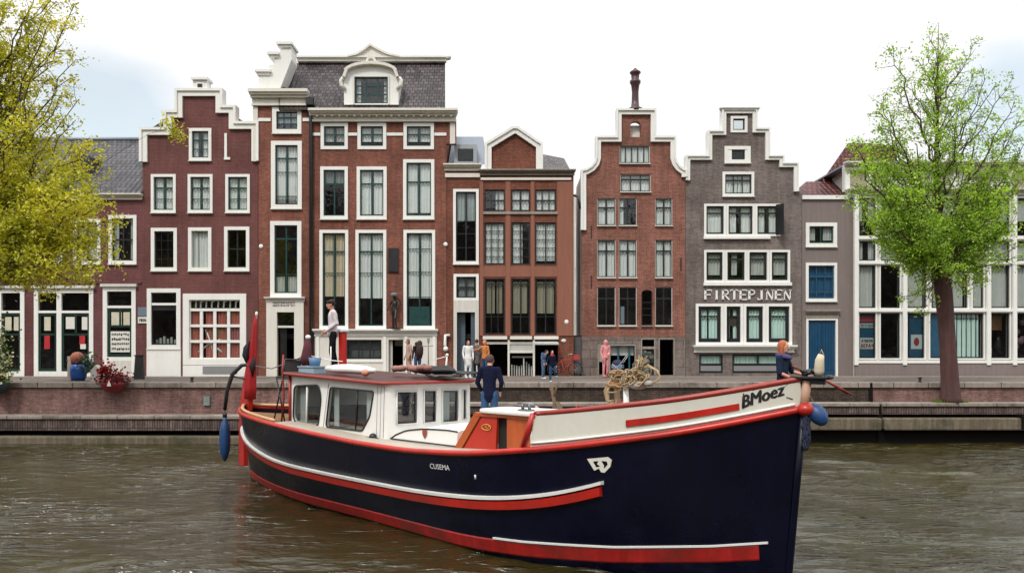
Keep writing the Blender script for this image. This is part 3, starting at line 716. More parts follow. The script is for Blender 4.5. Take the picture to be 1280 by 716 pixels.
bm_.build('dormer_moulding', M['white2'], dmo)
ds = MB()
for x in (443, 455.5, 470.5, 482.8): ds.box(D(x), D(x + 2.2), yd + .1, yd + .16, E_(129.5), E_(96))
for y in (96, 106, 116.5, 127.3): ds.box(D(443), D(485), yd + .105, yd + .155, E_(y + 1.8), E_(y))
ds.build('dormer_sash', M['green'], dmo)
MB().add([(D(443), yd + .13, E_(129.5)), (D(485), yd + .13, E_(129.5)), (D(485), yd + .13, E_(96)), (D(443), yd + .13, E_(96))], [(0, 1, 2, 3)]).build('dormer_pane', M['glass'], dmo)
MB().box(D(444), D(450), yd + .25, yd + .27, E_(129), E_(97)).box(D(479), D(484), yd + .25, yd + .27, E_(129), E_(97)).build('dormer_curtain', M['curt'], dmo)
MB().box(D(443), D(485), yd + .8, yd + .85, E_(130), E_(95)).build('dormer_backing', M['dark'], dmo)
cr = MB(); band(cr, [(D(457), E_(79)), (D(459), E_(73)), (D(464), E_(70.5)), (D(469), E_(73)), (D(471), E_(79))], .1, yd - .1, yd + .3); cr.build('dormer_crest', M['white2'], dmo)
# white scrolled steps of the side gable
yg = F + .5; G = lambda px: WX(px, yg); K = lambda py: WZ(py, yg)
sg = MB(); pts = [(325, 116), (327, 97), (336, 97), (337, 88), (340, 85), (346, 84), (346, 77), (350, 74), (353, 66), (357, 66), (358, 61), (366, 61), (367, 78), (352, 116)]
sg.prism([(G(a), K(b)) for a, b in pts], yg - .35, yg + .6)
for (a, b, c) in ((322.5, 342, 91), (337.5, 352, 69.5), (348.5, 368.5, 57)):
    sg.box(G(a), G(b), yg - .5, yg + .7, K(c + 3.2), K(c)); sg.box(G(a + 2), G(b - 2), yg - .42, yg + .65, K(c + 6.5), K(c + 3.3))
sg.build('scrolled_side_gable', M['white'], h.root)
# drain pipe
MB().tube([(X(389.5), F - .12, STREET), (X(389.5), F - .12, Z(150)), (X(387), F - .12, Z(138))], .09, 8).box(X(384), X(393), F - .28, F - .01, Z(133), Z(124)).build('drain_pipe', M['metalblack'], h.root)
h.plain('shutter', 486, 311, 497.5, 339.5, -0.1, -0.003, M['black'])
h.plain('shutter_frame', 485, 310, 498.5, 340.5, -0.06, -0.004, surface('brown frame', lin(80, 44, 44), .6))
for (x, y) in ((326.5, 308), (557, 305.5)):
    MB().lathe([(.10, 0), (.10, .03), (.07, .05)], (0, 0, 0), 16).xf(Matrix.Translation((X(x), F - .003, Z(y))) @ Matrix.Rotation(PI / 2, 4, 'X')).build('wall_lamp', M['white'], h.root)
MB().tube([(X(562), F - .02, Z(419)), (X(557), F - .12, Z(419)), (X(556.5), F - .14, Z(430)), (X(557.5), F - .14, Z(436))], .07, 8).ball((X(557.5), F - .14, Z(436)), .12).build('bracket_lamp', M['white'], h.root)

# ---- E: orange brick house with pediment
h = House('pediment_house', 37.95, 640, 'orange brown brick house with white pediment and wide black windows above an open shopfront')
F = h.F; X, Z = h.X, h.Z
h.win(566.5, 236.5, 598.5, 330, 3.2, 2, (0.42, 0.6, .8), 'black', 'curt', cpart=(0, .42), crange=[(.04, .46), (.54, .96)], gl='glassd')
h.win(567, 342.5, 598.5, 375.5, 3.2, 2, (0.5,), 'black', 'curtgrey', crange=[(.1, .9)], gl='glassd', sill=False)
h.hole(571, 390, 594, 470)
MB().box(X(567), X(571) + .006, F - .06, F + .1, STREET, Z(375.6)).box(X(594) - .006, X(598.5), F - .06, F + .1, STREET, Z(375.6)).box(X(571) + .006, X(594) - .006, F - .06, F + .1, Z(390) - .006, Z(375.6)).build('door_surround', M['whiteold'], h.root)
MB().box(X(571.5), X(581), F + .35, F + .42, STREET + .02, Z(390)).box(X(588.5), X(593.8), F + .1, F + .16, STREET + .02, Z(390)).build('door_leaf', surface('slate blue door', lin(70, 84, 94), .5), h.root)
ws = (605.5, 631, 'curt'), (639, 662.5, 'curt'), (669, 695, 'curt')
for i, (a, b, c) in enumerate(ws):
    h.win(a, 237, b, 264, 0, (3, 2, 3)[i], (0.5,), 'black', c, sill=False, crange=([(.55, .95)], [(.05, .45), (.5, .95)], [(0, .3), (.36, .98)])[i], frame='black')
    h.win(a, 278, b, 331, 0, (3, 2, 2)[i], (0.2, 0.4, 0.6, .8), 'black', c, sill=False, frame='black', cpart=(0, (.95, .95, .9)[i]), crange=([(.05, .95)], [(.1, .6)], [(.02, .95)])[i], bar=.04)
    h.win(a, 348, b, 418, 0, (3, 2, 2)[i], (0.1, 0.68), 'black', 'curtbeige', sill=False, frame='black', cpart=(.05, .62), crange=([(.1, .5), (.6, .9)], [(.1, .85)], [(.1, .9)])[i], bar=.04, gl='glassd')
h.hband(604, 265, 697, 268, M['stone'], .09)
smo = surface('smooth orange brown render', lin(138, 88, 70), .75, .08, 1, 12, .15, 20, streak=.1)
for a, b in ((599.5, 604), (632, 638), (663.5, 668), (696.5, 716)):
    h.plain('pilaster', a, 227, b, 419.5, -.045, -.003, smo)
for a, b in ((604, 632), (638, 663.5), (668, 696.5)):
    h.plain('spandrel', a + .1, 333, b - .1, 346, -.03, -.004, smo)
for a, b in ((603.5, 634), (637.5, 665), (667.5, 698)):
    h.hband(a, 420, b, 424, M['white2'], .12, 'lintel_board')
h.hole(603.5, 425, 697.5, 469.3)
h.wall([(556.5, 470.5), (717, 470.5), (717, 213), (556.5, 213)], M['orange'])
h.body(558.2, 716.4, 213, M['orange'], floors=(272, 340, 420), depth=3.2)
sf = MB()
for x in (634.5, 666): sf.box(X(x), X(x + 2.6), F - .03, F + .08, STREET, Z(425))
sf.box(X(603.5), X(697.5), F + .02, F + .06, Z(430), Z(427)); sf.box(X(637), X(666), F, F + .06, Z(441), Z(438))
sf.build('shopfront_frame', M['white2'], h.root)
MB().box(X(637), X(666), F + .06, F + .08, Z(438), Z(428)).build('blind', M['curtgrey'], h.root)
sh = MB(); rr = random.Random(5)
for i in range(9): 
    x = 639 + i * 3.1; sh.box(X(x), X(x + 1.6), F + .5, F + .6, STREET + .02, Z(452 + rr.random() * 6))
sh.box(X(640), X(668), F + .45, F + .9, Z(447), Z(445)).box(X(654), X(655.5), F + .2, F + .3, STREET + .02, Z(447))
sh.build('shop_counter', M['curtgrey'], h.root)
MB().add([(X(697), F + .3, Z(426)), (X(668), F + .3, Z(426)), (X(668), F - .9, Z(429)), (X(697), F - .9, Z(429))], [(0, 1, 2, 3)]).add([(X(697), F - .9, Z(429)), (X(668), F - .9, Z(429)), (X(668), F - .9, Z(431)), (X(697), F - .9, Z(431))], [(0, 1, 2, 3)]).build('awning', M['curtgrey'], h.root)
# main cornice, pediment
h.cornice(600.5, 213, 717.5, 219.5, M['stone'], .3, 'cornice')
h.hband(601, 222.5, 714, 225.5, M['white2'], .09)
h.cornice(556.5, 206, 600.3, 214, M['white2'], .3, 'bay_cornice'); h.hband(556.5, 217, 600, 222, M['white2'], .08)
path = [(607.5, 213), (607.5, 181), (613, 178), (641, 161), (647, 161), (672, 178), (677, 181), (677, 213)]
pd = MB(); plate(pd, [(X(a), Z(b)) for a, b in path], [], lambda a, b: (a, F - .02, b), lambda a, b: (a, F + .4, b)); pd.build('pediment_wall', M['orange'], h.root)
h.band(path, 7, M['white'], -.16, .42, 'pediment_coping')
# attic dormer of the narrow bay with lead sides
yd = F + .4
MB().add([(WX(560, yd), yd, WZ(206, yd)), (WX(606, yd), yd, WZ(206, yd)), (WX(604, yd + 2), yd + 2, WZ(171, yd + 2)), (WX(566, yd + 2), yd + 2, WZ(171, yd + 2)), (WX(560, yd), yd + 6, WZ(206, yd)), (WX(606, yd), yd + 6, WZ(206, yd)), (WX(604, yd + 2), yd + 5, WZ(171, yd + 2)), (WX(566, yd + 2), yd + 5, WZ(171, yd + 2))],
         [(0, 1, 2, 3), (1, 5, 6, 2), (0, 3, 7, 4), (3, 2, 6, 7)]).build('roof', M['lead'], h.root)
MB().box(WX(568, yd), WX(596, yd), yd - .05, yd + 1.5, WZ(205, yd), WZ(181, yd)).build('dormer', surface('grey dormer paint', lin(150, 156, 160), .6), h.root)
MB().box(WX(573, yd), WX(591, yd), yd - .09, yd - .051, WZ(201, yd), WZ(187, yd)).build('dormer_window', M['glassd'], h.root)
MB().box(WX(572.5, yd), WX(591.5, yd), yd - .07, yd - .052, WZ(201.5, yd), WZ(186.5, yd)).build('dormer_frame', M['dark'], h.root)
MB().add([(X(677), F + .3, Z(212)), (X(714), F + .3, Z(212)), (X(712), F + 4, WZ(198, F + 4)), (X(677), F + 4, WZ(192, F + 4))],
         [(0, 1, 2, 3)]).build('low_roof', M['tileblack'], h.root)
MB().box(X(676), X(716.3), F + .29, F + 3.2, Z(213), Z(212)).build('flat_roof', M['lead'], h.root)
MB().tube([(X(718), F + .1, Z(244)), (X(722), F - .2, Z(247)), (X(725), F - .2, Z(262))], .06).build('flag_bracket', M['metalblack'], h.root)
MB().lathe([(.12, 0), (.12, .03), (.08, .05)], (0, 0, 0), 16).xf(Matrix.Translation((X(708), F - .003, Z(402))) @ Matrix.Rotation(PI / 2, 4, 'X')).build('wall_lamp', M['white'], h.root)
pl = MB().ball((X(704.5), F - .01, Z(425.5)), .12, .02, .08).build('house_number_plate', M['paper'], h.root)

# ---- F: red bell gable
h = House('bell_gable_house', 37.92, 790, 'red brick house with white edged bell gable and a dark chimney pot on top')
F = h.F; X, Z = h.X, h.Z
cx = [(746.5, 769.5), (773.5, 796), (819, 840.5)]
h.win(774.5, 182, 812.5, 204.5, 0, 5, (), 'black', 'curt', frame='whiteold', sill=True)
h.win(775.5, 217.5, 813.5, 240, 0, 3, (0.3,), 'black', 'curt', frame='whiteold')
for i, (a, b) in enumerate(cx):
    h.win(a, 247.5, b, 282, 0, 2, (0.35,), 'black', 'curt', frame='whiteold', crange=[(0, .48), (.52, 1)] if i != 1 else [(0, .3)])
    h.win(a, 299.5, b, 347, 0, 2, (0.3,), 'black', 'curt', frame='whiteold', crange=[(0, .47), (.53, 1)])
    h.win(a, 358.5, b, 407, 0, 2, (0.3,), 'black', 'curtgrey' if i == 1 else None, frame='whiteold', gl='glassb', cpart=(.5, .95), crange=[(.1, .35)])
h.win(801.5, 362, 816, 407, 0, 1, (.35, .52, .7), 'black', None, frame='orange', gl='glassd', arch=5)
pass
h.hole(0, 0, 0, 0, pts=[(X(788), Z(171.5)), (X(801), Z(171.5)), (X(801), Z(157))] + [(X(794.5) + (X(801) - X(788)) / 2 * math.cos(PI * k / 6), Z(157) + .2 * math.sin(PI * k / 6)) for k in range(1, 6)] + [(X(788), Z(157))])
path = [(727, 288), (727, 214), (733, 213), (739, 209.5), (743.5, 204), (745.3, 198), (745.3, 172.5), (771, 172.5), (771, 138.5), (818.5, 138.5), (818.5, 172.5), (843.2, 172.5), (843.2, 198), (845, 204), (849, 209.5), (854, 213), (857, 214), (857, 222)]
h.wall([(727.2, 421.2), (727.2, 215)] + [(a, b + 1) for a, b in path[2:-2]] + [(856.5, 215), (856.5, 421.2)], M['redb'])
F_ = F - .03
# ground storey in stone blocks: its own front slightly proud
hb = MB(); hh = [h.rect(746.8, 429.3, 795.2, 468), h.rect(800.8, 421.5, 819.7, 468.7), h.rect(822.8, 421.5, 843.7, 468.7)]
plate(hb, [(X(727.2), STREET - .02), (X(856.5), STREET - .02), (X(856.5), Z(421)), (X(727.2), Z(421))], hh, lambda a, b: (a, F_, b), lambda a, b: (a, F + .28, b))
hb.build('stone_base', M['stoneblock'], h.root)
h.holes = []
h.band(path, 5.5, M['white'], -.14, .32, 'gable_coping')
fr = MB(); 
for a, b, y0, y1 in ((747, 795, 429.5, 468), (801, 819.5, 421.7, 468.6), (823, 843.5, 421.7, 468.6)):
    fr.box(X(a), X(a + 1.6), F - .01, F + .09, Z(y1), Z(y0)); fr.box(X(b - 1.6), X(b), F - .01, F + .09, Z(y1), Z(y0)); fr.box(X(a + 1.6), X(b - 1.6), F - .01, F + .09, Z(y0 + 2.4), Z(y0))
fr.box(X(761), X(763), F + .01, F + .08, Z(468), Z(432)); fr.box(X(803), X(818), F, F + .08, Z(436), Z(433)); fr.box(X(749), X(761), F, F + .06, Z(452), Z(432))
fr.build('shop_frames', M['stone'], h.root)
MB().box(X(763.2), X(793), F + .25, F + .3, Z(444), Z(432)).build('blind', M['curtgrey'], h.root)
MB().box(X(772), X(774.2), F + .1, F + .16, Z(468), Z(432)).box(X(786), X(788), F + .1, F + .16, Z(468), Z(432)).build('inner_post', M['bluesash'], h.root)
dg = MB(); rr = random.Random(8)
for i in range(7): dg.ball((X(804 + rr.random() * 13), F + .35, Z(441 + rr.random() * 24)), .12 + rr.random() * .12, .1, .14)
dg.build('display_goods', surface('mixed pale goods', lin(150, 150, 150), .8, .7, 5, 14), h.root)
MB().box(X(801), X(819.5), F + .05, F + .06, Z(468), Z(436)).build('pane', M['glass'], h.root)
h.body(727.4, 856.3, 216, M['whiteold'], floors=(290, 352, 416), depth=3.4)
h.gable_roof(735, 850, 216, 794, 160, M['tileblack'], depth=3.3)
h.plain('opening_back', 786, 155, 803, 174, .29, .33, M['white2'])
# dark chimney pot / finial
fz = Z(138.5); c_ = (X(794.5), F + .12, fz)
k = 38 / 1000 * 1.0
MB().lathe([(.36, 0), (.36, .12), (.2, .2), (.17, .5), (.16, .9), (.2, 1.25), (.26, 1.35), (.26, 1.45), (.18, 1.5), (.2, 1.75), (.27, 1.82), (.25, 1.88), (.1, 1.98), (.05, 2.05)], c_, 14).build('chimney_pot', surface('dark red glazed clay', lin(70, 42, 46), .4, .2, 4, 20), h.root)
for x, y in ((739, 290), (739, 352), (851, 330)): MB().box(X(x) - .02, X(x) + .02, F - .05, F - .003, Z(y + 8), Z(y - 8)).build('wall_anchor', M['metalblack'], h.root)

# ---- narrow lane between E and F: a far white house
hl = House('lane_end_house', 52.0, 721, 'pale house at the end of the narrow lane between the orange and the red house')
hl.win(711, 300, 716, 330, .8, 1, (.5,), 'black', None, sill=False); hl.win(719, 280, 724.5, 335, .8, 1, (.3, .6), 'black', None, sill=False); hl.win(719, 355, 724.5, 390, .8, 1, (.5,), 'black', None, sill=False)
hl.wall([(700, 464), (742, 464), (742, 262), (721, 240), (700, 262)], M['whiteold']); hl.body(700.5, 741.5, 262, M['whiteold'])
hl.gable_roof(700, 742, 262, 721, 241, M['tilegrey'])
MB().box(WX(717.2, 38.2), WX(727, 38.2), 38.2, 38.3, STREET, WZ(419, 38.2)).build('lane_gate', M['metalblack'], None)
g_ = bpy.data.objects['lane_gate']; tag(g_, 'tall black gate closing the narrow lane between two brick houses', 'gate')
for i in range(6):
    x = WX(718.2 + i * 1.5, 38.17); MB().box(x, x + .02, 38.17, 38.199, STREET + .1, WZ(421, 38.2)).build('gate_bar', M['greypanel'], g_)
g_.name = 'lane_gate'
# ---- G: grey brick stepped gable
h = House('grey_brick_house', 37.96, 925, 'grey brick stepped gable house with white lettering across its front')
F = h.F; X, Z = h.X, h.Z
h.win(913, 145.5, 934, 166, 3, 1, (), 'black', None, sill=False, gl='glassd')
w = h.win(905.5, 183, 938, 204, 4, 1, (), 'black', None, gl='glassd')
h.plain('shutter', 909, 186.5, 914.5, 201, -.03, .03, M['white'], parent=w); h.plain('shutter', 931, 186.5, 935, 201, -.03, .03, M['white'], parent=w)
h.win(903, 215, 942.5, 245.5, 3, 3, (0.3,), 'black', 'curt', crange=[(0, .48), (.52, 1)])
def multi(h, x0, y0, x1, y1, splits, cw, curt, rows=(), sash='black', gl='glass', cr=None, cpart=(0, 1), frame='white', mw=3.0, sashw=.13, cols=1):
    """a row of sashes in one white frame: each light is a window of its own"""
    xs = [x0] + splits + [x1]
    for i in range(len(xs) - 1):
        a = xs[i]; b = xs[i+1]
        h.win(a + (.15 if i else 0), y0, b - .15, y1, cw if not isinstance(cw, list) else cw[i], cols if not isinstance(cols, list) else cols[i], rows, sash, curt, gl=gl, crange=cr[i] if cr else None, sill=False, sashw=sashw, cpart=cpart, frame=frame)
multi(h, 880, 255, 975.5, 295.5, [907.5, 943.5], 2.6, 'curt', (0.25,), cr=[[(.1, .9)], [(.05, .35), (.5, .95)], [(.0, .4), (.6, .95)]], cols=[1, 2, 2], sashw=.08)
h.hband(879, 295.8, 962, 299, M['white'], .15, 'sill_board')
# open casement leaf on the right of the third row
MB().add([(X(969), F - .02, Z(294)), (X(975), F - .55, Z(295)), (X(975), F - .55, Z(257)), (X(969), F - .02, Z(256))], [(0, 1, 2, 3)]).build('open_casement', M['black'], h.root)
multi(h, 880, 312.5, 987.5, 353, [906, 933.5, 961.5], 2.6, 'curtgrey', (0.25,), cr=[[(.1, .9)], [(.3, .6)], [(.1, .9)], [(.1, .95)]], cpart=(.0, .8), sashw=.1)
h.hband(879, 353.2, 989, 357, M['white'], .12, 'sill_board')
multi(h, 869.5, 379.5, 990, 431, [904.5, 929, 957], 3.2, 'curtgreen', (0.28,), sashw=.16, cr=[[(.02, .42), (.5, .98)], [(.05, .3), (.55, .95)], [(.1, .95)], [(.1, .95)]])
h.cornice(868, 431.3, 991.5, 440.5, M['white'], .35, 'sill_board')
for a, b, c in ((874, 903.5, 1), (915.5, 980, 2)):
    h.win(a, 442.5, b, 466, 0, c, (0.55,), 'black', 'curtgreen', frame='black', sashw=.09, sill=False, bar=.07, cpart=(0, .5))
    h.plain('lower_panel', a + 2, 457, b - 2, 463.5, .03, .04, M['greypanel'])
h.plain('hung_picture', 913, 395, 923.5, 407, .12, .13, surface('dark mottled picture', lin(60, 48, 40), .6, .6, 7, 20))
path = [(857.5, 226), (857.5, 196), (885, 196), (885, 165), (902.5, 165), (902.5, 138), (944.5, 138), (944.5, 162), (960.5, 162), (960.5, 196), (978, 196), (978, 205), (996, 205), (996, 240)]
h.wall([(856.8, 470.5), (856.8, 225), (858, 225), (858, 197)] + [(885.5, 197), (885.5, 166), (903, 166), (903, 139), (944, 139), (944, 163), (960, 163), (960, 197), (977.5, 197), (977.5, 206), (995.5, 206), (995.5, 241), (1002, 241), (1002, 470.5)], M['greyb'])
h.band(path, 4.5, M['white'], -.13, .32, 'gable_coping')
h.cornice(900, 136.2, 947, 140, M['white'], .25, 'gable_cap')
h.plain('stone_base_course', 857, 466.5, 1001.8, 470.5, -.05, -.003, M['stoneblock'])
h.body(857.2, 1001.6, 230, M['greyb'], floors=(250, 305, 370, 436)); h.gable_roof(860, 994, 232, 925, 160, M['tileblack'])
# serif lettering
def serif_word(word, x0, x1, y0, y1, parent):
    mb = MB(); H_ = Z(y0) - Z(y1); n = len(word); adv = (X(x1) - X(x0)) / n; t = .05; b0 = Z(y1)
    def st(ax, az, bx, bz, w): 
        p, q = Vector((ax, az)), Vector((bx, bz)); d = (q - p).normalized(); nn = Vector((-d.y, d.x)) * w / 2
        mb.prism([tuple(p - nn), tuple(q - nn), tuple(q + nn), tuple(p + nn)], F - .06, F - .01)
    for i, ch in enumerate(word):
        l = X(x0) + adv * i + adv * .07; W = adv * .86; r = l + W; T = b0 + H_; m = b0 + H_ * .5
        def serif(x, z): st(x - .06, z, x + .06, z, .035)
        def vs(x): st(x, b0, x, T, .095); serif(x, b0 + .018); serif(x, T - .018)
        if ch == 'I': vs((l + r) / 2)
        if ch == 'J': vs(l + W * .62); st(l + W * .62, b0 + .02, l + W * .15, b0 + .02, .05); st(l + W * .15, b0 + .02, l + W * .12, b0 + .1, .05)
        if ch in 'FE': vs(l + .06); st(l + .05, T - .02, r, T - .02, t); st(l + .05, m, r - .05, m, t); st(r, T, r, T - .1, .03)
        if ch == 'E': st(l + .05, b0 + .02, r, b0 + .02, t); st(r, b0, r, b0 + .1, .03)
        if ch == 'T': vs((l + r) / 2); st(l, T - .02, r, T - .02, t); st(l, T, l, T - .1, .03); st(r, T, r, T - .1, .03)
        if ch == 'H': vs(l + .05); vs(r - .03); st(l, m, r, m, t)
        if ch == 'N': st(l + .05, b0, l + .05, T, .04); st(r - .03, b0, r - .03, T, .04); st(l + .03, T, r - .03, b0, .08); serif(l + .04, T - .018); serif(l + .05, b0 + .018); serif(r - .03, T - .018)
        if ch in 'RP':
            vs(l + .06); pts = [(l + .05, T - .02)] + [(l + W * .45 + W * .42 * math.sin(R(a)), T - H_ * .26 + (H_ * .26 - .02) * math.cos(R(a))) for a in range(0, 181, 30)] + [(l + .05, m)]
            for p, q in zip(pts[:-1], pts[1:]): st(*p, *q, .055)
            if ch == 'R': st(l + W * .4, m, r, b0 + .01, .07)
    return mb.build('lettering', M['white'], parent)
serif_word('FIRTEPJNEN', 879, 989, 362, 375, h.root)

# ---- H: grey stucco infill house
h = House('grey_stucco_house', 38.03, 1035, 'narrow grey stucco house with petrol blue double door and arched blue window')
F = h.F; X, Z = h.X, h.Z
h.win(1007, 278.5, 1046, 308.5, 4.2, 2, (), 'green', 'curtgrey', cpart=(0, .8))
h.win(1007, 328.5, 1046, 376.5, 3.2, 3, (0.33, 0.8), 'bluesash', 'curtblue', arch=2.5, gl='glassb')
h.hole(1010, 400, 1044.5, 469)
MB().box(X(1007.5), X(1010) + .006, F - .05, F + .1, STREET, Z(398)).box(X(1044.5) - .006, X(1047), F - .05, F + .1, STREET, Z(398)).box(X(1010) + .006, X(1044.5) - .006, F - .05, F + .1, Z(400) - .006, Z(398)).build('door_frame', M['white'], h.root)
h.cornice(1007, 387, 1047.5, 397.7, M['stone'], .2, 'door_lintel')
dr = MB().box(X(1010), X(1027), F + .06, F + .12, STREET + .05, Z(400)).box(X(1027.4), X(1044.5), F + .06, F + .12, STREET + .05, Z(400))
for c in (1012.5, 1029.5):
    for k in range(4):
        dr.box(X(c + k * 3.4), X(c + k * 3.4 + 2.4), F + .035, F + .059, STREET + .3, Z(404))
dd = dr.build('double_door', M['bluedoor'], h.root)
MB().ball((X(1028.8), F + .02, Z(437)), .05).build('handle', M['metalblack'], dd)
h.wall([(1002.4, 470.5), (1002.4, 247), (1070, 247), (1070, 470.5)], M['greyst'])
h.hband(1002.2, 244.5, 1060, 249.5, M['white'], .1, 'parapet_cap', back=.28)
h.body(1002.5, 1068, 247, M['greyst'], floors=(320, 383))
y1 = F + 2.5
MB().add([(X(1002.4), F + .3, Z(247)), (X(1062), F + .3, Z(247)), (WX(1062, y1), y1, WZ(227, y1)), (WX(1008, y1), y1, WZ(227, y1)), (X(1062), F + 7, Z(247)), (X(1002.4), F + 7, Z(247))], [(0, 1, 2, 3), (3, 2, 4, 5), (0, 3, 5)]).build('roof', M['tilered'], h.root)
# its taller cross roof rising to the right
MB().add([(WX(1026, y1), y1 - .02, WZ(228, y1)), (WX(1066, y1), y1 - .02, WZ(244, y1)), (WX(1062, y1 + 1), y1 + 1, WZ(179, y1 + 1)), (WX(1060, y1 + 1), y1 + 1, WZ(179, y1 + 1)), (WX(1090, y1 + 1), y1 + 1, WZ(179, y1 + 1)), (WX(1090, y1), y1 - .02, WZ(244, y1))], [(0, 1, 2, 3), (1, 5, 4, 2)]).build('cross_roof', M['tilered'], h.root)
MB().box(WX(1060, y1 + 1.2), WX(1120, y1 + 1.2), y1 + 1.1, y1 + 1.4, Z(250), WZ(182, y1 + 1.2)).build('back_wall', M['tilered'], h.root)

# ---- I: glazed shop house on the right
h = House('glazed_shop_house', 37.88, 1180, 'pale shop house of white framed glass bays behind the right tree, grey plinth below', 'building')
F = h.F; X, Z = h.X, h.Z
vx = [1069, 1129.5, 1234, 1266.5, 1330, 1395]
poster_b = surface('blue shop poster', lin(26, 84, 116), .5, .25, 2.5, 9, 0)
poster_r = surface('red and white poster', lin(176, 60, 70), .5, .35, 3.5, 12, 0)
warm_paint = surface('orange painted lit shelf', lin(206, 150, 110), .6, .3, 4, 14, 0)  # warm shop light put into the panel's plain orange colour
sub = {0: [1097.5], 1: [1161, 1212.5], 2: [], 3: [1298], 4: [1362]}
rowsy = [(246, 296.5), (299.5, 327.5), (330, 386.5), (389.5, 449)]
for bi in range(len(vx) - 1):
    xs = [vx[bi] + 3.2] + [q for s_ in sub[bi] for q in (s_ - 1.6, s_ + 1.6)] + [vx[bi+1] - 3.2]
    if bi == 1 : xs_low = [vx[1] + 3.2, 1157, 1161, vx[2] - 3.2]
    for ri, (a, b) in enumerate(rowsy):
        xx = xs_low if (bi == 1 and ri == 3) else xs
        for k in range(0, len(xx) - 1, 2):
            ct = None; cr_ = None; cp = (0, 1)
            if ri in (0,): ct, cp = 'curtgrey', (0, .6)
            if ri == 1: ct, cp = 'curtgrey', (0, 1)
            if ri == 2 and (k == 0 or bi == 1): ct, cr_ = 'curtgrey', [(.1, .9)]
            if ri == 3 and bi == 1 and k == 2: ct, cr_ = 'curtgreen', [(.35, .95)]
            h.win(xx[k], a, xx[k+1], b, 1.3, 1, (.78,) if ri == 2 and False else (), 'black', ct, cpart=cp, crange=cr_, sill=False, gl='glassd' if ri > 1 and not ct else 'glass', sashw=.06, proud=.03)
h.wall([(1068, 470.5), (1068, 238), (1400, 238), (1400, 470.5)], M['whiteold'])
gb = MB()
for i, v in enumerate(vx):
    gb.box(X(v) - .09, X(v) + .09, F - .16, F - .032, Z(456), Z(244))
for y in (297.6, 328.5, 388, 452):
    gb.box(X(1067), X(1400), F - .12, F - .033, Z(y + 1.7), Z(y - 1.7))
gb.build('facade_grid', M['white'], h.root)
h.plain('plinth', 1068, 455, 1400, 470.5, -.1, -.003, M['greyst'])
h.cornice(1056, 203.5, 1400, 212.5, M['whiteold'], .35, 'top_cornice'); h.cornice(1060, 236.5, 1400, 244, M['whiteold'], .3, 'lower_cornice')
MB().box(X(1057), X(1400), F + .12, F + .4, Z(238), Z(205)).build('attic_wall', M['whiteold'], h.root)
at = MB()
for x in (1057, 1084, 1110, 1150, 1190, 1228, 1259, 1300, 1345): at.box(X(x), X(x) + .2, F - .02, F + .119, Z(237), Z(212))
at.build('attic_posts', M['white'], h.root)
beige = surface('beige attic panel', lin(160, 150, 132), .7, .1, 1, 10, .2)
for a, b in ((1062.5, 1084), (1091, 1110), (1264, 1300)): h.plain('attic_panel', a, 215, b, 235, .06, .118, beige)
h.body(1069, 1399, 206, M['whiteold'], floors=(328, 388)); MB().box(X(1057), X(1400), F + .41, F + 9, Z(206), Z(204)).build('flat_roof', M['lead'], h.root)
# things shown in the shop windows
for (a, b, c, d, m, nm) in ((1074, 393, 1096, 447, poster_b, 'poster'), (1074.5, 395, 1095, 402, poster_r, 'poster_strip'), (1075, 404, 1095, 409.5, M['paper'], 'poster_card'), (1076, 422, 1094, 436, M['paper'], 'poster_card'), (1138, 393, 1156, 447, poster_b, 'poster'), (1140, 418, 1154, 436, M['curt'], 'poster_card'), (1164, 393, 1177, 447, poster_b, 'poster')):
    dd = {'poster': .125, 'poster_strip': .108, 'poster_card': .104}[nm]
    h.plain(nm, a, b, c, d, dd, dd + .006, m)
worn_line(h, 1078, 1092, 424, 427.5, M['ink'], .1, 6, 5); worn_line(h, 1077, 1093, 429.5, 434.5, surface('red ink', lin(170, 30, 50), .6), .1, 5, 6)
worn_line(h, 1076.5, 1093.5, 405.2, 408.4, surface('green grey ink', lin(110, 130, 118), .7), .1, 9, 7)
MB().ball((X(1147), F + .1, Z(427)), .13, .004, .2).build('poster_figure', poster_r, h.root)
MB().ball((X(1252.5), F + .5, Z(373)), .36, .25, .4).build('red_lantern', surface('red lantern', lin(176, 22, 34), .5), h.root)
MB().box(X(1239), X(1262), F + .6, F + .65, Z(412), Z(393)).build('painted_lit_shelf', warm_paint, h.root)
MB().lathe([(.16, 0), (.17, .4), (.12, .62), (.05, .7)], (X(1241), F + .4, Z(447))).build('white_vase', M['white'], h.root)
MB().lathe([(.1, 0), (.14, .3), (.1, .55), (.07, .75)], (X(1254), F + .4, Z(440))).build('dark_vase', M['black'], h.root)
MB().box(X(1185), X(1200), F + .4, F + .8, Z(441), Z(425)).box(X(1184), X(1201), F + .35, F + .85, Z(429), Z(427)).build('display_stack', M['curtgreen'], h.root)
gm = MB()
for i in range(6): gm.tube([(X(1192 + i * 6), F + .14, Z(447)), (X(1192 + i * 6), F + .14, Z(392))], .02, 5)
gm.box(X(1180), X(1230), F + .13, F + .15, Z(398.5), Z(397.5)); gm.build('inner_glazing_bars', M['metalblack'], h.root)
rr = random.Random(12)
mm = MB()
for i in range(12): mm.ball((X(1271 + rr.random() * 20), F + .4, Z(396 + rr.random() * 46)), .16, .1, .16)
mm.build('display_goods', surface('multicoloured goods', lin(120, 90, 100), .7, .8, 5, 12), h.root)

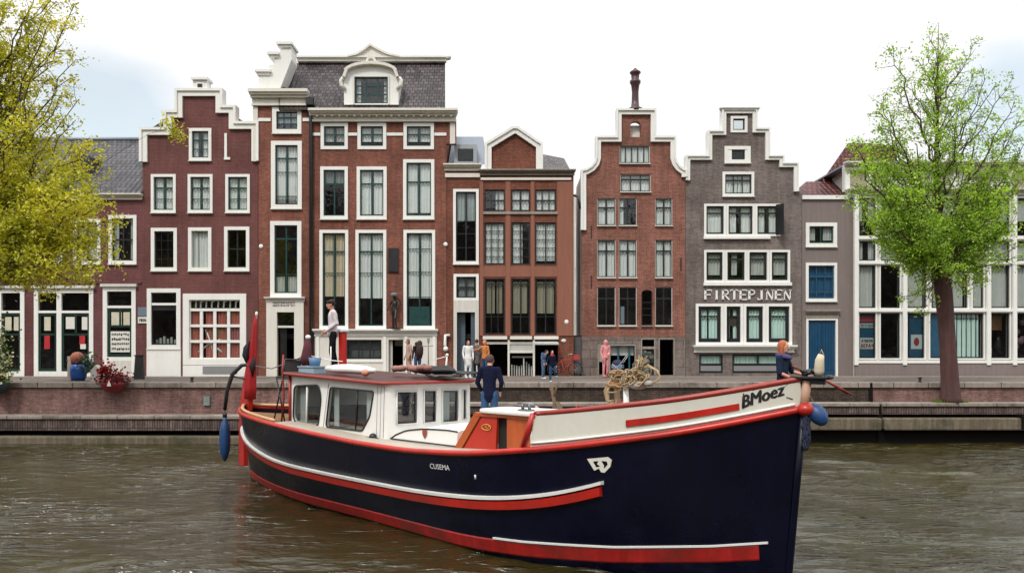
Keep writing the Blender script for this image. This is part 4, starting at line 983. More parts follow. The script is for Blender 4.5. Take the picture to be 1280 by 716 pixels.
# ------------------------------------------------------------------ ground, quay, water
paver = brick('street clinkers', lin(134, 124, 116), lin(112, 102, 96), lin(88, 82, 76), axis='xy', bw=.2, bh=.1, ms=.01, mottled=.2)
quaybrick = brick('quay wall brick', lin(150, 112, 106), lin(122, 86, 82), lin(132, 112, 106), mottled=.28, streak=.25)
quaydark = brick('dark wet quay brick', lin(92, 78, 70), lin(70, 58, 52), lin(62, 54, 48), mottled=.32, streak=.3)
soldier = brick('soldier course', lin(120, 104, 98), lin(92, 78, 74), lin(66, 56, 54), bw=.085, bh=.5, off=0, mottled=.3, streak=.3)
ledgest = surface('quay ledge stone', lin(148, 138, 130), .85, .15, 1.2, 14, .4, 20, streak=.2, dirt=lin(88, 80, 72))
conc = surface('mossy concrete', lin(112, 102, 86), .9, .25, 1.1, 12, .6, 14, streak=.35, dirt=lin(56, 56, 36))
wet = surface('black wet and shaded stone', lin(20, 17, 14), .8, .3, 1, 10, .3, 14, spec=.15)
soil = surface('ground beyond the town', lin(96, 92, 84), .95, .1, .02, .4, 0)
def struct(mb, name, mat): return tag(mb.build(name, mat), kind='structure')
struct(MB().add([(-900, -900, -1.6), (900, -900, -1.6), (900, 1500, -1.6), (-900, 1500, -1.6)], [(0, 1, 2, 3)]), 'ground', soil)
struct(MB().box(-120, 120, 28.45, 48, -1.5, STREET), 'street', paver)
struct(MB().add([(-900, 48, 1.95), (900, 48, 1.95), (900, 1500, 1.95), (-900, 1500, 1.95)], [(0, 1, 2, 3)]), 'land', soil)
struct(MB().box(-120, 120, 36.6, 37.6, STREET - .01, STREET + .012), 'pavement', M['stone'])
JX = -5.4
q = empty('quay_wall', (0, 28, 0), 0, 'brick quay wall with stone coping and ledge running along the canal', 'quay wall')
def qpart(x0, x1, zf, zl, zs, zr, zc, wallm, sold):
    MB().box(x0, x1, 27.92, 28.5, STREET - .15, STREET + .03).build('coping', ledgest, q, bevel=.015)
    MB().box(x0, x1, 28.0, 28.49, zf - .3, STREET - .15).build('brick_face', wallm, q)
    MB().box(x0, x1, 27.18, 28.0, zf - .12, zf).build('ledge', ledgest, q, bevel=.02)
    MB().box(x0, x1, 27.24, 28.0, zl, zf - .12).build('soldier_course', sold, q)
    MB().box(x0, x1, 27.6, 28.0, zs - .1, zl).build('recess', wet, q)  # black tone stands in for the shadow under the soldier course
    MB().box(x0, x1, 27.02, 28.0, zr, zs).build('footing', conc, q, bevel=.05)
    MB().box(x0, x1, 27.35, 28.0, -1.5, zr).build('underwater_face', wet, q)
qpart(-120, JX, .93, .42, .24, -.06, 0, quaybrick, soldier)
qpart(JX + .5, 12.5, 1.36, .97, .86, .44, 0, quaydark, soldier)
qpart(12.6, 120, 1.36, .97, .86, .44, 0, quaybrick, soldier)
MB().box(JX, JX + .5, 27.0, 28.5, -1.5, STREET + .031).build('pier', ledgest, q)
MB().box(12.48, 12.62, 27.3, 28.5, -1.5, 1.30).box(12.48, 12.62, 27.97, 28.5, 1.30, STREET + .02).build('joint_face', wet, q)
MB().box(17.2, 17.7, 26.98, 27.6, .5, .98).build('drain_stone', wet, q)
# stones joint lines in the ledge & moss tufts
jm = MB()
rr = random.Random(2)
x = -26.0
while x < 26:
    zt = .93 if x < JX else 1.36
    if not (JX - .2 < x < JX + .7): jm.box(x, x + .012, 27.172, 27.6, zt - .118, zt + .003)
    if not (JX - .2 < x < JX + .7): jm.box(x + .6, x + .615, 27.912, 28.3, STREET - .148, STREET + .034)
    x += 1.2 + rr.random() * .1
jm.build('stone_joints', wet, q)
MB().box(WX(254, 27.9), WX(261.5, 27.9), 27.93, 27.999, WZ(506.5, 27.95), WZ(495, 27.95)).build('plaque', surface('verdigris plaque', lin(116, 128, 126), .6, .3, 6, 20), q)
gt = MB(); 
for i in range(420):
    a = rr.random() * 6.28; r = .25 + rr.random() * .28; x = 15.1 + r * math.cos(a) * 1.2; y = 27.55 + r * math.sin(a) * .6; hh_ = .05 + rr.random() * .1
    d = rr.random() * 6.28; gt.add([(x, y, 1.36), (x + .02 * math.cos(d), y + .02 * math.sin(d), 1.36), (x + rr.uniform(-.05, .05), y + rr.uniform(-.05, .05), 1.36 + hh_)], [(0, 1, 2)])
grass = leafmat('grass', lin(70, 96, 40), lin(96, 120, 52), lin(120, 136, 60))
tag(gt.build('grass', grass), 'short green grass tuft round the foot of the right tree', 'grass', kind='stuff')
# weeds along the ledge
wd = MB()
for i in range(500):
    x = rr.choice([rr.uniform(-20, -9), rr.uniform(-1, 9), rr.uniform(10, 22)]); zt = .93 if x < JX else 1.36; y = 27.95
    wd.add([(x, y, zt), (x + .02, y, zt), (x + rr.uniform(-.05, .05), y - .04, zt + rr.uniform(.02, .08))], [(0, 1, 2)])
tag(wd.build('weeds', grass), 'thin weeds in the joint between quay wall and ledge', 'weeds', kind='stuff')

# water
def make_water():
    m = bpy.data.materials.new('canal water'); nt = NT(m)
    p = nt.n('ShaderNodeBsdfPrincipled', inp={'Roughness': .02, 'IOR': 1.42, 'Specular IOR Level': .75})
    o = nt.n('ShaderNodeOutputMaterial'); nt.l(p.outputs[0], o.inputs[0])
    v = vec(nt); c = ramp(nt, [(.3, lin(40, 34, 16)), (.7, lin(54, 50, 20))], noise(nt, v, .12, 4)); nt.l(c, p.inputs['Base Color'])
    a = noise(nt, vec(nt, 1.0, 1.9, 1), 2.1, 4, .6); b = noise(nt, vec(nt, 1.0, 1.7, 1, (5, 3, 0), (0, 0, .35)), 5.5, 5, .6)
    # calm patches: the fine ripples fade in and out over metres
    pm = nt.n('ShaderNodeMapRange', inp={1: .38, 2: .62, 3: .35, 4: 1.15}); nt.l(noise(nt, vec(nt, .16, .3, 1), 1.0, 3), pm.inputs[0])
    mu = nt.n('ShaderNodeMath', operation='MULTIPLY'); nt.l(b, mu.inputs[0]); nt.l(pm.outputs[0], mu.inputs[1])
    b1 = nt.n('ShaderNodeBump', inp={'Strength': 1.0, 'Distance': .04}); nt.l(a, b1.inputs['Height'])
    b2 = nt.n('ShaderNodeBump', inp={'Strength': 1.0, 'Distance': .022}); nt.l(mu.outputs[0], b2.inputs['Height']); nt.l(b1.outputs[0], b2.inputs['Normal'])
    # short steep wavelets here and there catch the bright sky
    g = noise(nt, vec(nt, .9, 3.4, 1, (2, 9, 0), (0, 0, -.12)), 1.5, 3, .5); gp = noise(nt, vec(nt, .22, .22, 1, (11.3, 4.1, 0)), 1.0, 2)
    ga = nt.n('ShaderNodeMath', operation='ADD'); nt.l(g, ga.inputs[0]); nt.l(gp, ga.inputs[1])
    gr_ = nt.n('ShaderNodeMapRange', inp={1: 1.06, 2: 1.3, 3: 0, 4: 1}, interpolation_type='SMOOTHSTEP'); nt.l(ga.outputs[0], gr_.inputs[0])
    b3 = nt.n('ShaderNodeBump', inp={'Strength': 1.0, 'Distance': .10}); nt.l(gr_.outputs[0], b3.inputs['Height']); nt.l(b2.outputs[0], b3.inputs['Normal'])
    nt.l(b3.outputs[0], p.inputs['Normal']); return m
nx, ny = 860, 600
xs = np.linspace(-24, 24, nx); ys = 3 + (28.0 - 3) * np.linspace(0, 1, ny) ** 1.15
Xg, Yg = np.meshgrid(xs, ys); rng = np.random.default_rng(4); Zg = np.zeros_like(Xg)
wx_, wy_ = Xg.copy(), Yg.copy()
for k in range(8):      # gentle warping so that no crest runs straight
    wl = rng.uniform(3, 9); th = rng.uniform(0, 6.28); ph = rng.uniform(0, 6.28); w_ = .28 * np.sin(2 * PI / wl * (Xg * math.cos(th) + Yg * math.sin(th)) + ph); wx_ += w_ * math.sin(th * 3); wy_ += w_ * math.cos(th * 3)
amp = np.zeros_like(Xg)
for k in range(6):
    wl = rng.uniform(4, 11); th = rng.uniform(0, 6.28); amp += np.sin(2 * PI / wl * (Xg * math.cos(th) + Yg * math.sin(th)) + rng.uniform(0, 6.28))
amp = 1.0 + .32 * amp / 1.7; amp = np.clip(amp, .3, 2)
for k in range(34):
    wl = rng.uniform(.28, 1.0) if k % 3 else rng.uniform(1.0, 2.8); th = rng.normal(PI / 2, .5); kk = 2 * PI / wl
    ph = kk * (wx_ * math.cos(th) + wy_ * math.sin(th)) + rng.uniform(0, 6.28)
    Zg += (.0036 * wl) * (1 - 2 * np.abs(np.sin(ph / 2)) ** 1.3 if k % 2 else np.sin(ph)) * (amp if k % 3 else 1)
edge = np.minimum(np.clip((Xg + 24) / 2, 0, 1), np.clip((24 - Xg) / 2, 0, 1)) * np.clip((Yg - 3) / 1, 0, 1)
Zg *= edge
vv = np.stack([Xg, Yg, Zg], -1).reshape(-1, 3)
me = bpy.data.meshes.new('water'); idx = np.arange(nx * ny).reshape(ny, nx)
q4 = np.stack([idx[:-1, :-1], idx[:-1, 1:], idx[1:, 1:], idx[1:, :-1]], -1).reshape(-1, 4)
extra = [(-300, -200, 0), (300, -200, 0), (300, 3, 0), (-300, 3, 0), (-24, 3, 0), (24, 3, 0), (-300, 28, 0), (-24, 28, 0), (24, 28, 0), (300, 28, 0)]
n0 = nx * ny; vall = np.vstack([vv, np.array(extra, float)])
faces = [tuple(f) for f in q4] + [(n0, n0+1, n0+2, n0+3), (n0+3, n0+4, n0+7, n0+6), (n0+5, n0+2, n0+9, n0+8)]
me.from_pydata(vall.tolist(), [], faces); me.polygons.foreach_set('use_smooth', [True] * len(faces)); me.update()
wo = bpy.data.objects.new('water', me); wo.data.materials.append(make_water()); col.objects.link(wo); tag(wo, kind='structure')

# ------------------------------------------------------------------ trees
def leaf_mesh(name, centers, size, mat, parent, seed=1, spread=.12, per=6, elong=1.5):
    rg = np.random.default_rng(seed); c = np.array(centers, float)
    c = np.repeat(c, per, 0); c += rg.normal(0, spread, c.shape)
    n = len(c); nrm = rg.normal(0, 1, (n, 3)); nrm[:, 2] += .8; nrm /= np.linalg.norm(nrm, axis=1)[:, None]
    u = np.cross(nrm, rg.normal(0, 1, (n, 3))); u /= np.linalg.norm(u, axis=1)[:, None]; w = np.cross(nrm, u)
    s = (size * rg.uniform(.6, 1.25, n))[:, None]
    fold = nrm * s * .18
    vs = np.stack([c - u * s * elong / 2, c + w * s * .42 + fold, c + u * s * elong / 2, c - w * s * .42 + fold], 1).reshape(-1, 3)
    if parent is not None: vs = vs - np.array(worldloc(parent))
    me = bpy.data.meshes.new(name); i4 = np.arange(n * 4).reshape(n, 4)
    tri = np.concatenate([i4[:, [0, 1, 2]], i4[:, [0, 2, 3]]], 1).reshape(-1, 3)
    me.vertices.add(n * 4); me.vertices.foreach_set('co', vs.ravel())
    me.loops.add(len(tri) * 3); me.loops.foreach_set('vertex_index', tri.ravel())
    me.polygons.add(len(tri)); me.polygons.foreach_set('loop_start', np.arange(0, len(tri) * 3, 3)); me.polygons.foreach_set('loop_total', np.full(len(tri), 3))
    me.update(calc_edges=True); me.materials.append(mat)
    o = bpy.data.objects.new(name, me); col.objects.link(o); o.parent = parent; return o

bark = surface('red brown bark', lin(84, 56, 54), .9, .28, 2.5, 14, .9, 18, streak=.25)
barktwig = surface('grey twig bark', lin(78, 66, 54), .9, .2, 4, 20, .3, 30)
def curve_pts(a, b, bow, n=9, rg=None, jit=.06):
    a = Vector(a); b = Vector(b); out = []
    L_ = (b - a).length
    for i in range(n + 1):
        t = i / n; p = a.lerp(b, t) + Vector(bow) * math.sin(PI * t)
        if 0 < i < n: p += Vector((rg.uniform(-1, 1), rg.uniform(-1, 1), rg.uniform(-1, 1))) * jit * L_ * .12
        out.append(p)
    return out
def grow(tips, leader, base_r, rg, dens, trunk_z0, droop=0.25, sub=9, twig=5):
    """limbs run from the leader to given tips, sub-branches and twigs spread along them; returns branch mesh, leaf spots"""
    bm_ = MB(); spots = []
    def lead_at(z):
        for a, b in zip(leader[:-1], leader[1:]):
            if a[2] <= z <= b[2]:
                t = (z - a[2]) / (b[2] - a[2]); return Vector(a).lerp(Vector(b), t)
        return Vector(leader[-1] if z > leader[-1][2] else leader[0])
    for ti, (tip, den) in enumerate(tips):
        tip = Vector(tip); root_guess = lead_at(trunk_z0); hd = math.hypot(tip.x - root_guess.x, tip.y - root_guess.y)
        z0 = max(trunk_z0, tip.z - hd * rg.uniform(1.1, 1.7) - .3); s = lead_at(min(z0, leader[-1][2] - .3))
        L_ = (tip - s).length
        pts = curve_pts(s, tip, (0, 0, -L_ * .06 + rg.uniform(-.1, .2)), 10, rg, .25)
        r0 = .007 * L_ + .008
        bm_.tube(pts, [r0 * (1 - .85 * i / 10) + .004 for i in range(11)], 5)
        nsub = int(L_ * sub / 2)
        for k in range(nsub):
            t = .18 + .82 * (k + rg.random()) / nsub; i = min(9, int(t * 10)); p = pts[i].lerp(pts[i+1], t * 10 - i)
            dr_ = (pts[i+1] - pts[i]).normalized(); rv = Vector((rg.gauss(0, 1), rg.gauss(0, 1), rg.gauss(0, .6))); rv = (rv - dr_ * rv.dot(dr_)).normalized()
            l2 = (.35 + .65 * (1 - t)) * min(1.6, .32 * L_ + .2) * rg.uniform(.5, 1.1)
            e = p + (dr_ * .75 + rv * .8 + Vector((0, 0, .05 - droop * rg.random()))).normalized() * l2
            q_ = curve_pts(p, e, (0, 0, -.04 * l2), 4, rg, .3); bm_.tube(q_, [.012, .01, .008, .006, .004], 4, False)
            nt_ = max(2, int(twig * l2 * 1.6))
            for m_ in range(nt_):
                u_ = .25 + .75 * rg.random(); j = min(3, int(u_ * 4)); c = q_[j].lerp(q_[j+1], u_ * 4 - j)
                d2 = Vector((rg.gauss(0, 1), rg.gauss(0, 1), rg.gauss(-.1, .8))).normalized() * rg.uniform(.1, .32)
                f_ = c + d2; 
                if rg.random() < .5: bm_.tube([c, f_], [.004, .003], 3, False)
                if rg.random() < den * dens: spots.append(tuple(f_))
                if rg.random() < den * dens * .7: spots.append(tuple(c.lerp(f_, .5)))
            if rg.random() < den * dens: spots.append(tuple(e))
        for k in range(4):
            spots.append(tuple(pts[-1] + Vector((rg.gauss(0, .07), rg.gauss(0, .07), rg.gauss(0, .07)))))
    return bm_, spots

rg = random.Random(21)
TY = 27.55
tr = empty('right_tree', (WX(1188, TY), TY, 1.35), 0, 'young green leafed street tree with straight red brown trunk on the quay ledge', 'tree')
tr.name = 'street_tree'
P = lambda px, py, dy=0: (WX(px, TY + dy), TY + dy, WZ(py, TY + dy))
trunk_pts = [P(1189, 504), P(1188.5, 497), P(1187, 470), P(1184.5, 430), P(1182, 395), P(1179.5, 365), P(1177.5, 345), P(1176.5, 330)]
MB().tube(trunk_pts, [.38, .32, .285, .265, .27, .28, .30, .22], 14).build('trunk', bark, tr)
leader = [P(1178, 352), P(1176, 320), P(1174, 270), P(1170, 200), P(1172, 140), P(1172, 90), P(1173, 50), P(1173, 28)]
lm = MB().tube(leader, [.2, .16, .11, .075, .05, .03, .015, .006], 8)
lm.tube([P(1180, 352), P(1192, 322), P(1200, 290, .2), P(1208, 240, .4), P(1218, 180, .5)], [.2, .11, .07, .045, .02], 7)
lm.tube([P(1176, 352), P(1166, 322), P(1158, 285, -.2), P(1150, 235, -.3), P(1146, 180, -.3)], [.17, .09, .06, .035, .015], 7)
tips = []
def T(px, py, den, dy=None): tips.append((P(px, py, rg.uniform(-2, 1.6) if dy is None else dy), den))
for a in [(1117, 62, .30), (1128, 95, .30), (1140, 70, .35), (1158, 62, .5), (1166, 40, .7), (1180, 45, .7), (1186, 75, .5), (1205, 78, .35), (1221, 52, .30), (1216, 92, .3), (1232, 98, .3), (1245, 105, .2), (1262, 108, .2), (1268, 128, .22), (1276, 145, .25),
          (1104, 120, .3), (1098, 140, .35), (1112, 140, .4), (1120, 110, .35), (1150, 100, .5), (1196, 105, .5), (1150, 130, .6), (1200, 130, .6), (1230, 140, .4), (1098, 155, .6), (1172, 60, .7), (1172, 100, .7)]:
    T(*a)
for a in [(1072, 185, 1), (1066, 178, .9), (1078, 205, 1), (1072, 232, 1), (1080, 262, .9), (1092, 285, .9), (1104, 250, 1), (1120, 215, 1), (1130, 180, 1), (1100, 180, 1), (1140, 240, 1), (1150, 200, 1), (1160, 160, .9), (1190, 160, .9), (1215, 165, .9), (1240, 170, .8),
          (1262, 165, .5), (1283, 175, .4), (1268, 200, .8), (1250, 205, 1), (1230, 215, 1), (1205, 210, 1), (1180, 210, 1), (1285, 215, .6), (1262, 240, 1), (1240, 255, 1), (1215, 250, 1), (1190, 250, 1), (1272, 265, .8), (1250, 285, .9), (1225, 290, 1), (1135, 285, 1), (1110, 305, .9),
          (1150, 275, 1), (1160, 300, 1), (1205, 300, 1), (1240, 315, .7), (1125, 325, .7), (1140, 342, .8), (1150, 320, 1), (1160, 345, .9), (1200, 335, 1), (1215, 350, .8), (1228, 330, .8), (1245, 335, .5), (1255, 300, .7), (1280, 320, .4), (1290, 300, .5), (1145, 365, .5), (1210, 365, .5), (1125, 300, 1), (1180, 290, 1), (1185, 330, .8), (1100, 270, 1), (1115, 285, 1), (1090, 215, 1), (1105, 222, 1), (1128, 265, 1), (1255, 222, 1), (1220, 232, 1), (1165, 235, 1)]:
    T(*a)
T(1152, 388, .5, -.3); T(1128, 372, .4, .3)
bm_, spots = grow(tips, [P(1177, 345)] + leader[1:], .2, rg, .95, P(0, 338)[2], sub=9, twig=7)
lm.join(bm_).build('branches', barktwig, tr)
leafR = leafmat('fresh green leaves', lin(120, 158, 48), lin(152, 190, 70), lin(186, 212, 108))
leaf_mesh('crown', [q_ for q_ in spots if rg.random() < (.52 if q_[2] > 7.5 else .62)], .070, leafR, tr, 3, .085, 8)
print('right tree spots', len(spots))

rg = random.Random(33); TY = 26.6
lt = empty('street_tree', (WX(-70, TY), 27.55, .93), 0, 'large yellow green tree reaching in over the low plum house from the left edge', 'tree')
trunk = [(WX(-70, TY), 27.55, .93), (WX(-70, TY), 27.5, 3), (WX(-66, TY), 27.2, 5.2), P(-60, 300)]
MB().tube(trunk, [.45, .38, .34, .3], 12).build('trunk', bark, lt)
leader = [P(-60, 310), P(-50, 220), P(-42, 120), P(-40, 20), P(-40, -60), P(-40, -140)]
lm = MB().tube(leader, [.3, .22, .17, .12, .07, .02], 8)
tips = []
for a in [(70, 2, .45), (92, 8, .55), (85, 28, .45), (60, 30, .5), (78, 55, .4), (95, 75, .35), (88, 98, .4), (60, 75, .5), (98, 125, .35), (95, 150, .35), (75, 120, .45), (50, 110, .6), (40, 60, .6), (30, 20, .8), (10, 50, .9), (20, 90, .9), (5, 10, .9), (45, -20, .8), (75, -25, .5), (0, -40, .8), (55, 5, .8), (25, -60, .8), (-10, -100, .8), (30, 120, .8), (70, 150, .6)]: T(*a)
for a in [(112, 180, .9), (122, 205, 1), (118, 235, 1), (125, 255, 1), (100, 195, 1), (90, 225, 1), (134, 275, .9), (136, 300, .9), (134, 318, .9), (125, 338, .8), (112, 300, 1), (100, 265, 1), (75, 200, 1), (80, 250, 1), (60, 180, 1), (50, 215, 1), (55, 265, 1), (78, 290, 1), (100, 320, 1), (60, 335, .9), (48, 358, .8), (75, 350, .8), (100, 350, .6), (40, 320, .9), (25, 345, .6), (20, 300, .7), (30, 280, .9), (5, 285, .8), (10, 320, .6), (0, 240, 1), (20, 210, 1), (30, 250, 1), (-10, 200, 1), (15, 170, 1), (40, 150, .9), (88, 310, 1), (62, 308, 1), (110, 220, 1), (66, 232, 1), (112, 265, 1), (90, 180, .9), (40, 190, 1),
          (45, 235, 1), (5, 265, .9), (20, 150, .9), (95, 285, 1), (120, 288, 1)]: T(*a)
for i in range(26): T(rg.uniform(-190, -30), rg.uniform(-90, 310), .6)
# one long shoot with a last clump of leaves out over the gable
bm_, spots = grow(tips, leader, .3, rg, .95, P(0, 318)[2], sub=7, twig=7)
tw = [P(112, 214, -.6), P(150, 190, -.5), P(185, 168, -.4), P(214, 160, -.4)]
lm.join(bm_).tube(tw, [.008, .007, .006, .004], 4)
for i in range(60):
    t = rg.random(); spots.append(P(206 + 22 * t + rg.gauss(0, 3), 150 + 26 * t + rg.gauss(0, 5), -.4 + rg.gauss(0, .15)))
lm.build('branches', barktwig, lt)
leafL = leafmat('yellow green leaves', lin(166, 170, 40), lin(192, 192, 62), lin(218, 212, 104))
leaf_mesh('crown', [q_ for q_ in spots if rg.random() < .54], .084, leafL, lt, 5, .10, 7)
print('left tree spots', len(spots))
# ------------------------------------------------------------------ the barge
S0 = Vector((-6.62, 19.9)); B0 = Vector((3.66, 10.1)); dv = (B0 - S0); LB = dv.length; dv.normalize(); nv = Vector((dv.y, -dv.x))
RZ = math.atan2(dv.y, dv.x)
def BW(s, t, z): return Vector((S0.x + dv.x * s + nv.x * t, S0.y + dv.y * s + nv.y * t, z))
def s_at(px, t):
    k = (px - 640) / 1000
    return (k * (S0.y + nv.y * t) - S0.x - nv.x * t) / (dv.x - k * dv.y)
def z_at(py, s, t): return CAMZ - (py - HOR) * BW(s, t, 0).y / 1000
def t_at(px, s):
    k = (px - 640) / 1000
    return (k * (S0.y + dv.y * s) - S0.x - dv.x * s) / (nv.x - k * nv.y)
def interp(x, xs, ys): return float(np.interp(x, xs, ys))
def smooth(x): x = max(0, min(1, x)); return x * x * (3 - 2 * x)
def half(u):
    if u < .36: return 1.75 * math.sin(PI / 2 * max(u, 0) / .36) ** .8
    if u > .6: return 1.75 * max(0, 1 - ((u - .6) / .4) ** 2.4)
    return 1.75
ZG = ([0, .07, .14, .22, .3, .4, .5, .6, .7, .8, .9, .95, 1], [1.72, 1.70, 1.70, 1.69, 1.65, 1.57, 1.50, 1.475, 1.54, 1.715, 1.955, 2.12, 2.31])
zu = np.linspace(0, 1, 101); zv = np.interp(zu, *ZG)
for _ in range(6): zv[1:-1] = (zv[:-2] + zv[2:] + 2 * zv[1:-1]) / 4
def zg(u): return float(np.interp(u, zu, zv))
def hullpt(u, zn, side):
    """zn: 0 at the waterline, 1 at the gunwale, below 0 under water"""
    z = zn * zg(u); ub = smooth((u - .6) / .4); us = smooth((.3 - u) / .3)
    k = 1 - (1 - interp(u, [0, .24, .49, .7, .85, 1], [.5, .60, .72, .87, .84, .6])) * max(0, 1 - zn) ** 1.5
    if zn < 0: k *= max(.3, 1 + zn * .9)
    s = u * LB - (.20 * ub ** 3) * (1 - zn) + .25 * us * (1 - zn) * (1 - u / .3 if u < .3 else 0)
    return (s, -side * half(u) * k, z)
def hull_at(s, z, side=1, off=0.0):
    u = s / LB; zn = z / zg(u); p = hullpt(u, zn, side)
    u2 = min(1, max(0, u - (p[0] - s) / LB)); p = hullpt(u2, z / zg(u2), side)
    return (p[0], p[1] - side * off, z)
boat = empty('canal_barge', (S0.x, S0.y, 0), RZ, 'dark navy blue hulled wooden barge with red rubbing strakes, white wheelhouse and white bulwark', 'boat')
navy = surface('navy hull paint', lin(5, 6, 28), .3, .3, .8, 6, .15, 5, spec=.2, streak=.25, dirt=lin(13, 15, 34))
hullred = surface('red hull paint', lin(186, 36, 26), .35, .12, 1.5, 12, .1, 12, streak=.12, dirt=lin(140, 40, 30))
capred = surface('red brown varnish rail', lin(146, 44, 34), .4, .18, 1.5, 12, .15, 16, streak=.12)
bwhite = surface('boat white paint', lin(226, 226, 222), .4, .05, 1.2, 12, .1, 12, streak=.02)
bcream = surface('bulwark cream paint', lin(214, 212, 200), .45, .05, .9, 12, .1, 10, streak=.02)
deckw = brick('teak deck planks', lin(146, 108, 72), lin(124, 90, 58), lin(70, 50, 36), axis='xy', bw=3, bh=.09, ms=.008, mottled=.25, bump=.2)
deckg = surface('pale side deck', lin(170, 160, 146), .7, .12, 2, 14, .2, 20)
roofred = surface('oxblood roof paint', lin(72, 30, 27), .45, .15, 1.5, 12, .1, 15)
orangew = surface('orange varnished wood', lin(176, 84, 36), .4, .15, 2, 16, .15, 20, streak=.15)
NU, NZ = 72, 16
hm = MB(); us = [0.5 - 0.5 * math.cos(PI * i / NU) for i in range(NU + 1)]; zns = [-.38 + 1.38 * j / NZ for j in range(NZ + 1)]
vs = []
for side in (1, -1):
    for u in us:
        for zn in zns: vs.append(hullpt(u, zn, side))
W_ = NZ + 1; fs = []
for i in range(NU):
    for j in range(NZ):
        a = i * W_ + j; fs.append((a, a + W_, a + W_ + 1, a + 1)); o_ = (NU + 1) * W_; fs.append((o_ + a, o_ + a + 1, o_ + a + W_ + 1, o_ + a + W_))
hm.add(vs, fs, True); hm.build('hull', navy, boat, local=True)
def strip(s0, s1, zc, h, off0, off1, sides=(1,), n=60, ends=True):
    """band lying on the hull; zc(s) centre height, h height"""
    mb = MB()
    for side in sides:
        vs = []
        for i in range(n + 1):
            s = s0 + (s1 - s0) * i / n; z = zc(s); hh_ = h(s) / 2 if callable(h) else h / 2
            a = hull_at(s, z - hh_, side, off0); b = hull_at(s, z - hh_ * .8, side, off1); c = hull_at(s, z + hh_ * .8, side, off1); d = hull_at(s, z + hh_, side, off0)
            vs += [a, b, c, d]
        fs = []
        for i in range(n):
            for k in range(3):
                q_ = (i*4 + k, i*4 + k + 1, (i+1)*4 + k + 1, (i+1)*4 + k); fs.append(q_ if side < 0 else q_[::-1])
        fs += [(0, 1, 2, 3), (n*4 + 3, n*4 + 2, n*4 + 1, n*4)]
        mb.add(vs, fs, False)
    return mb
zgs = lambda s: zg(s / LB)
# gunwale: red rubbing strake just under the sheer, and the rounded cap
for side in (1, -1):
    pts = []
    for i in range(90):
        u = .5 - .5 * math.cos(PI * i / 89); p = hullpt(u, 1, side); pts.append((p[0], p[1] - side * .02, p[2] - .03))
    MB().tube(pts, [.045] * 90, 8).build('rubbing_strake', hullred, boat, local=True)
# stern rim, tan, from the stern to the wheelhouse
for side in (1, -1):
    pts = [(hullpt(.3 * i / 24, 1, side)[0] + .0, hullpt(.3 * i / 24, 1, side)[1] + side * .05 * min(1, i / 3), hullpt(.3 * i / 24, 1, side)[2] + .035) for i in range(25)]
    MB().tube(pts, .035, 8).build('stern_rail', surface('tan wood rail', lin(186, 150, 112), .5, .12, 3, 20, .15), boat, local=True)
# lower strake: white over red, ends sweep up forward
zst = lambda s: interp(s, [0, 1.7, 3.96, 6, 7.5, 8.7, 10.5, 11.7, 12.4], [1.28, 1.06, .84, .80, .80, .80, .88, 1.10, 1.42])
sx = np.linspace(0, 12.45, 120); sz = np.array([zst(s) for s in sx])
for _ in range(60): sz[1:-1] = (sz[:-2] + sz[2:] + 2 * sz[1:-1]) / 4
zs2 = lambda s: float(np.interp(s, sx, sz))
strip(.35, 11.98, lambda s: zs2(s) + .0, .055, .0, .075, (1, -1), 90).build('white_strake', bwhite, boat, local=True)
strip(.35, 11.95, lambda s: zs2(s) - .11, .15, .0, .06, (1, -1), 90).build('red_strake', hullred, boat, local=True)
zb = lambda s: interp(s, [0, 9.5, 10.7, 12.07, 13.2, 13.9], [.12, .14, .17, .25, .35, .45])
strip(.6, 13.72, zb, .21, .0, .012, (1, -1), 90).build('boot_stripe', surface('antifouling red', lin(158, 26, 22), .45, .2, 1.5, 10, .15, 10, streak=.25, dirt=lin(96, 30, 24)), boat, local=True)
strip(10.2, 13.82, lambda s: zb(s) + .12, .03, .0, .03, (1, -1), 50).build('boot_line', bwhite, boat, local=True)
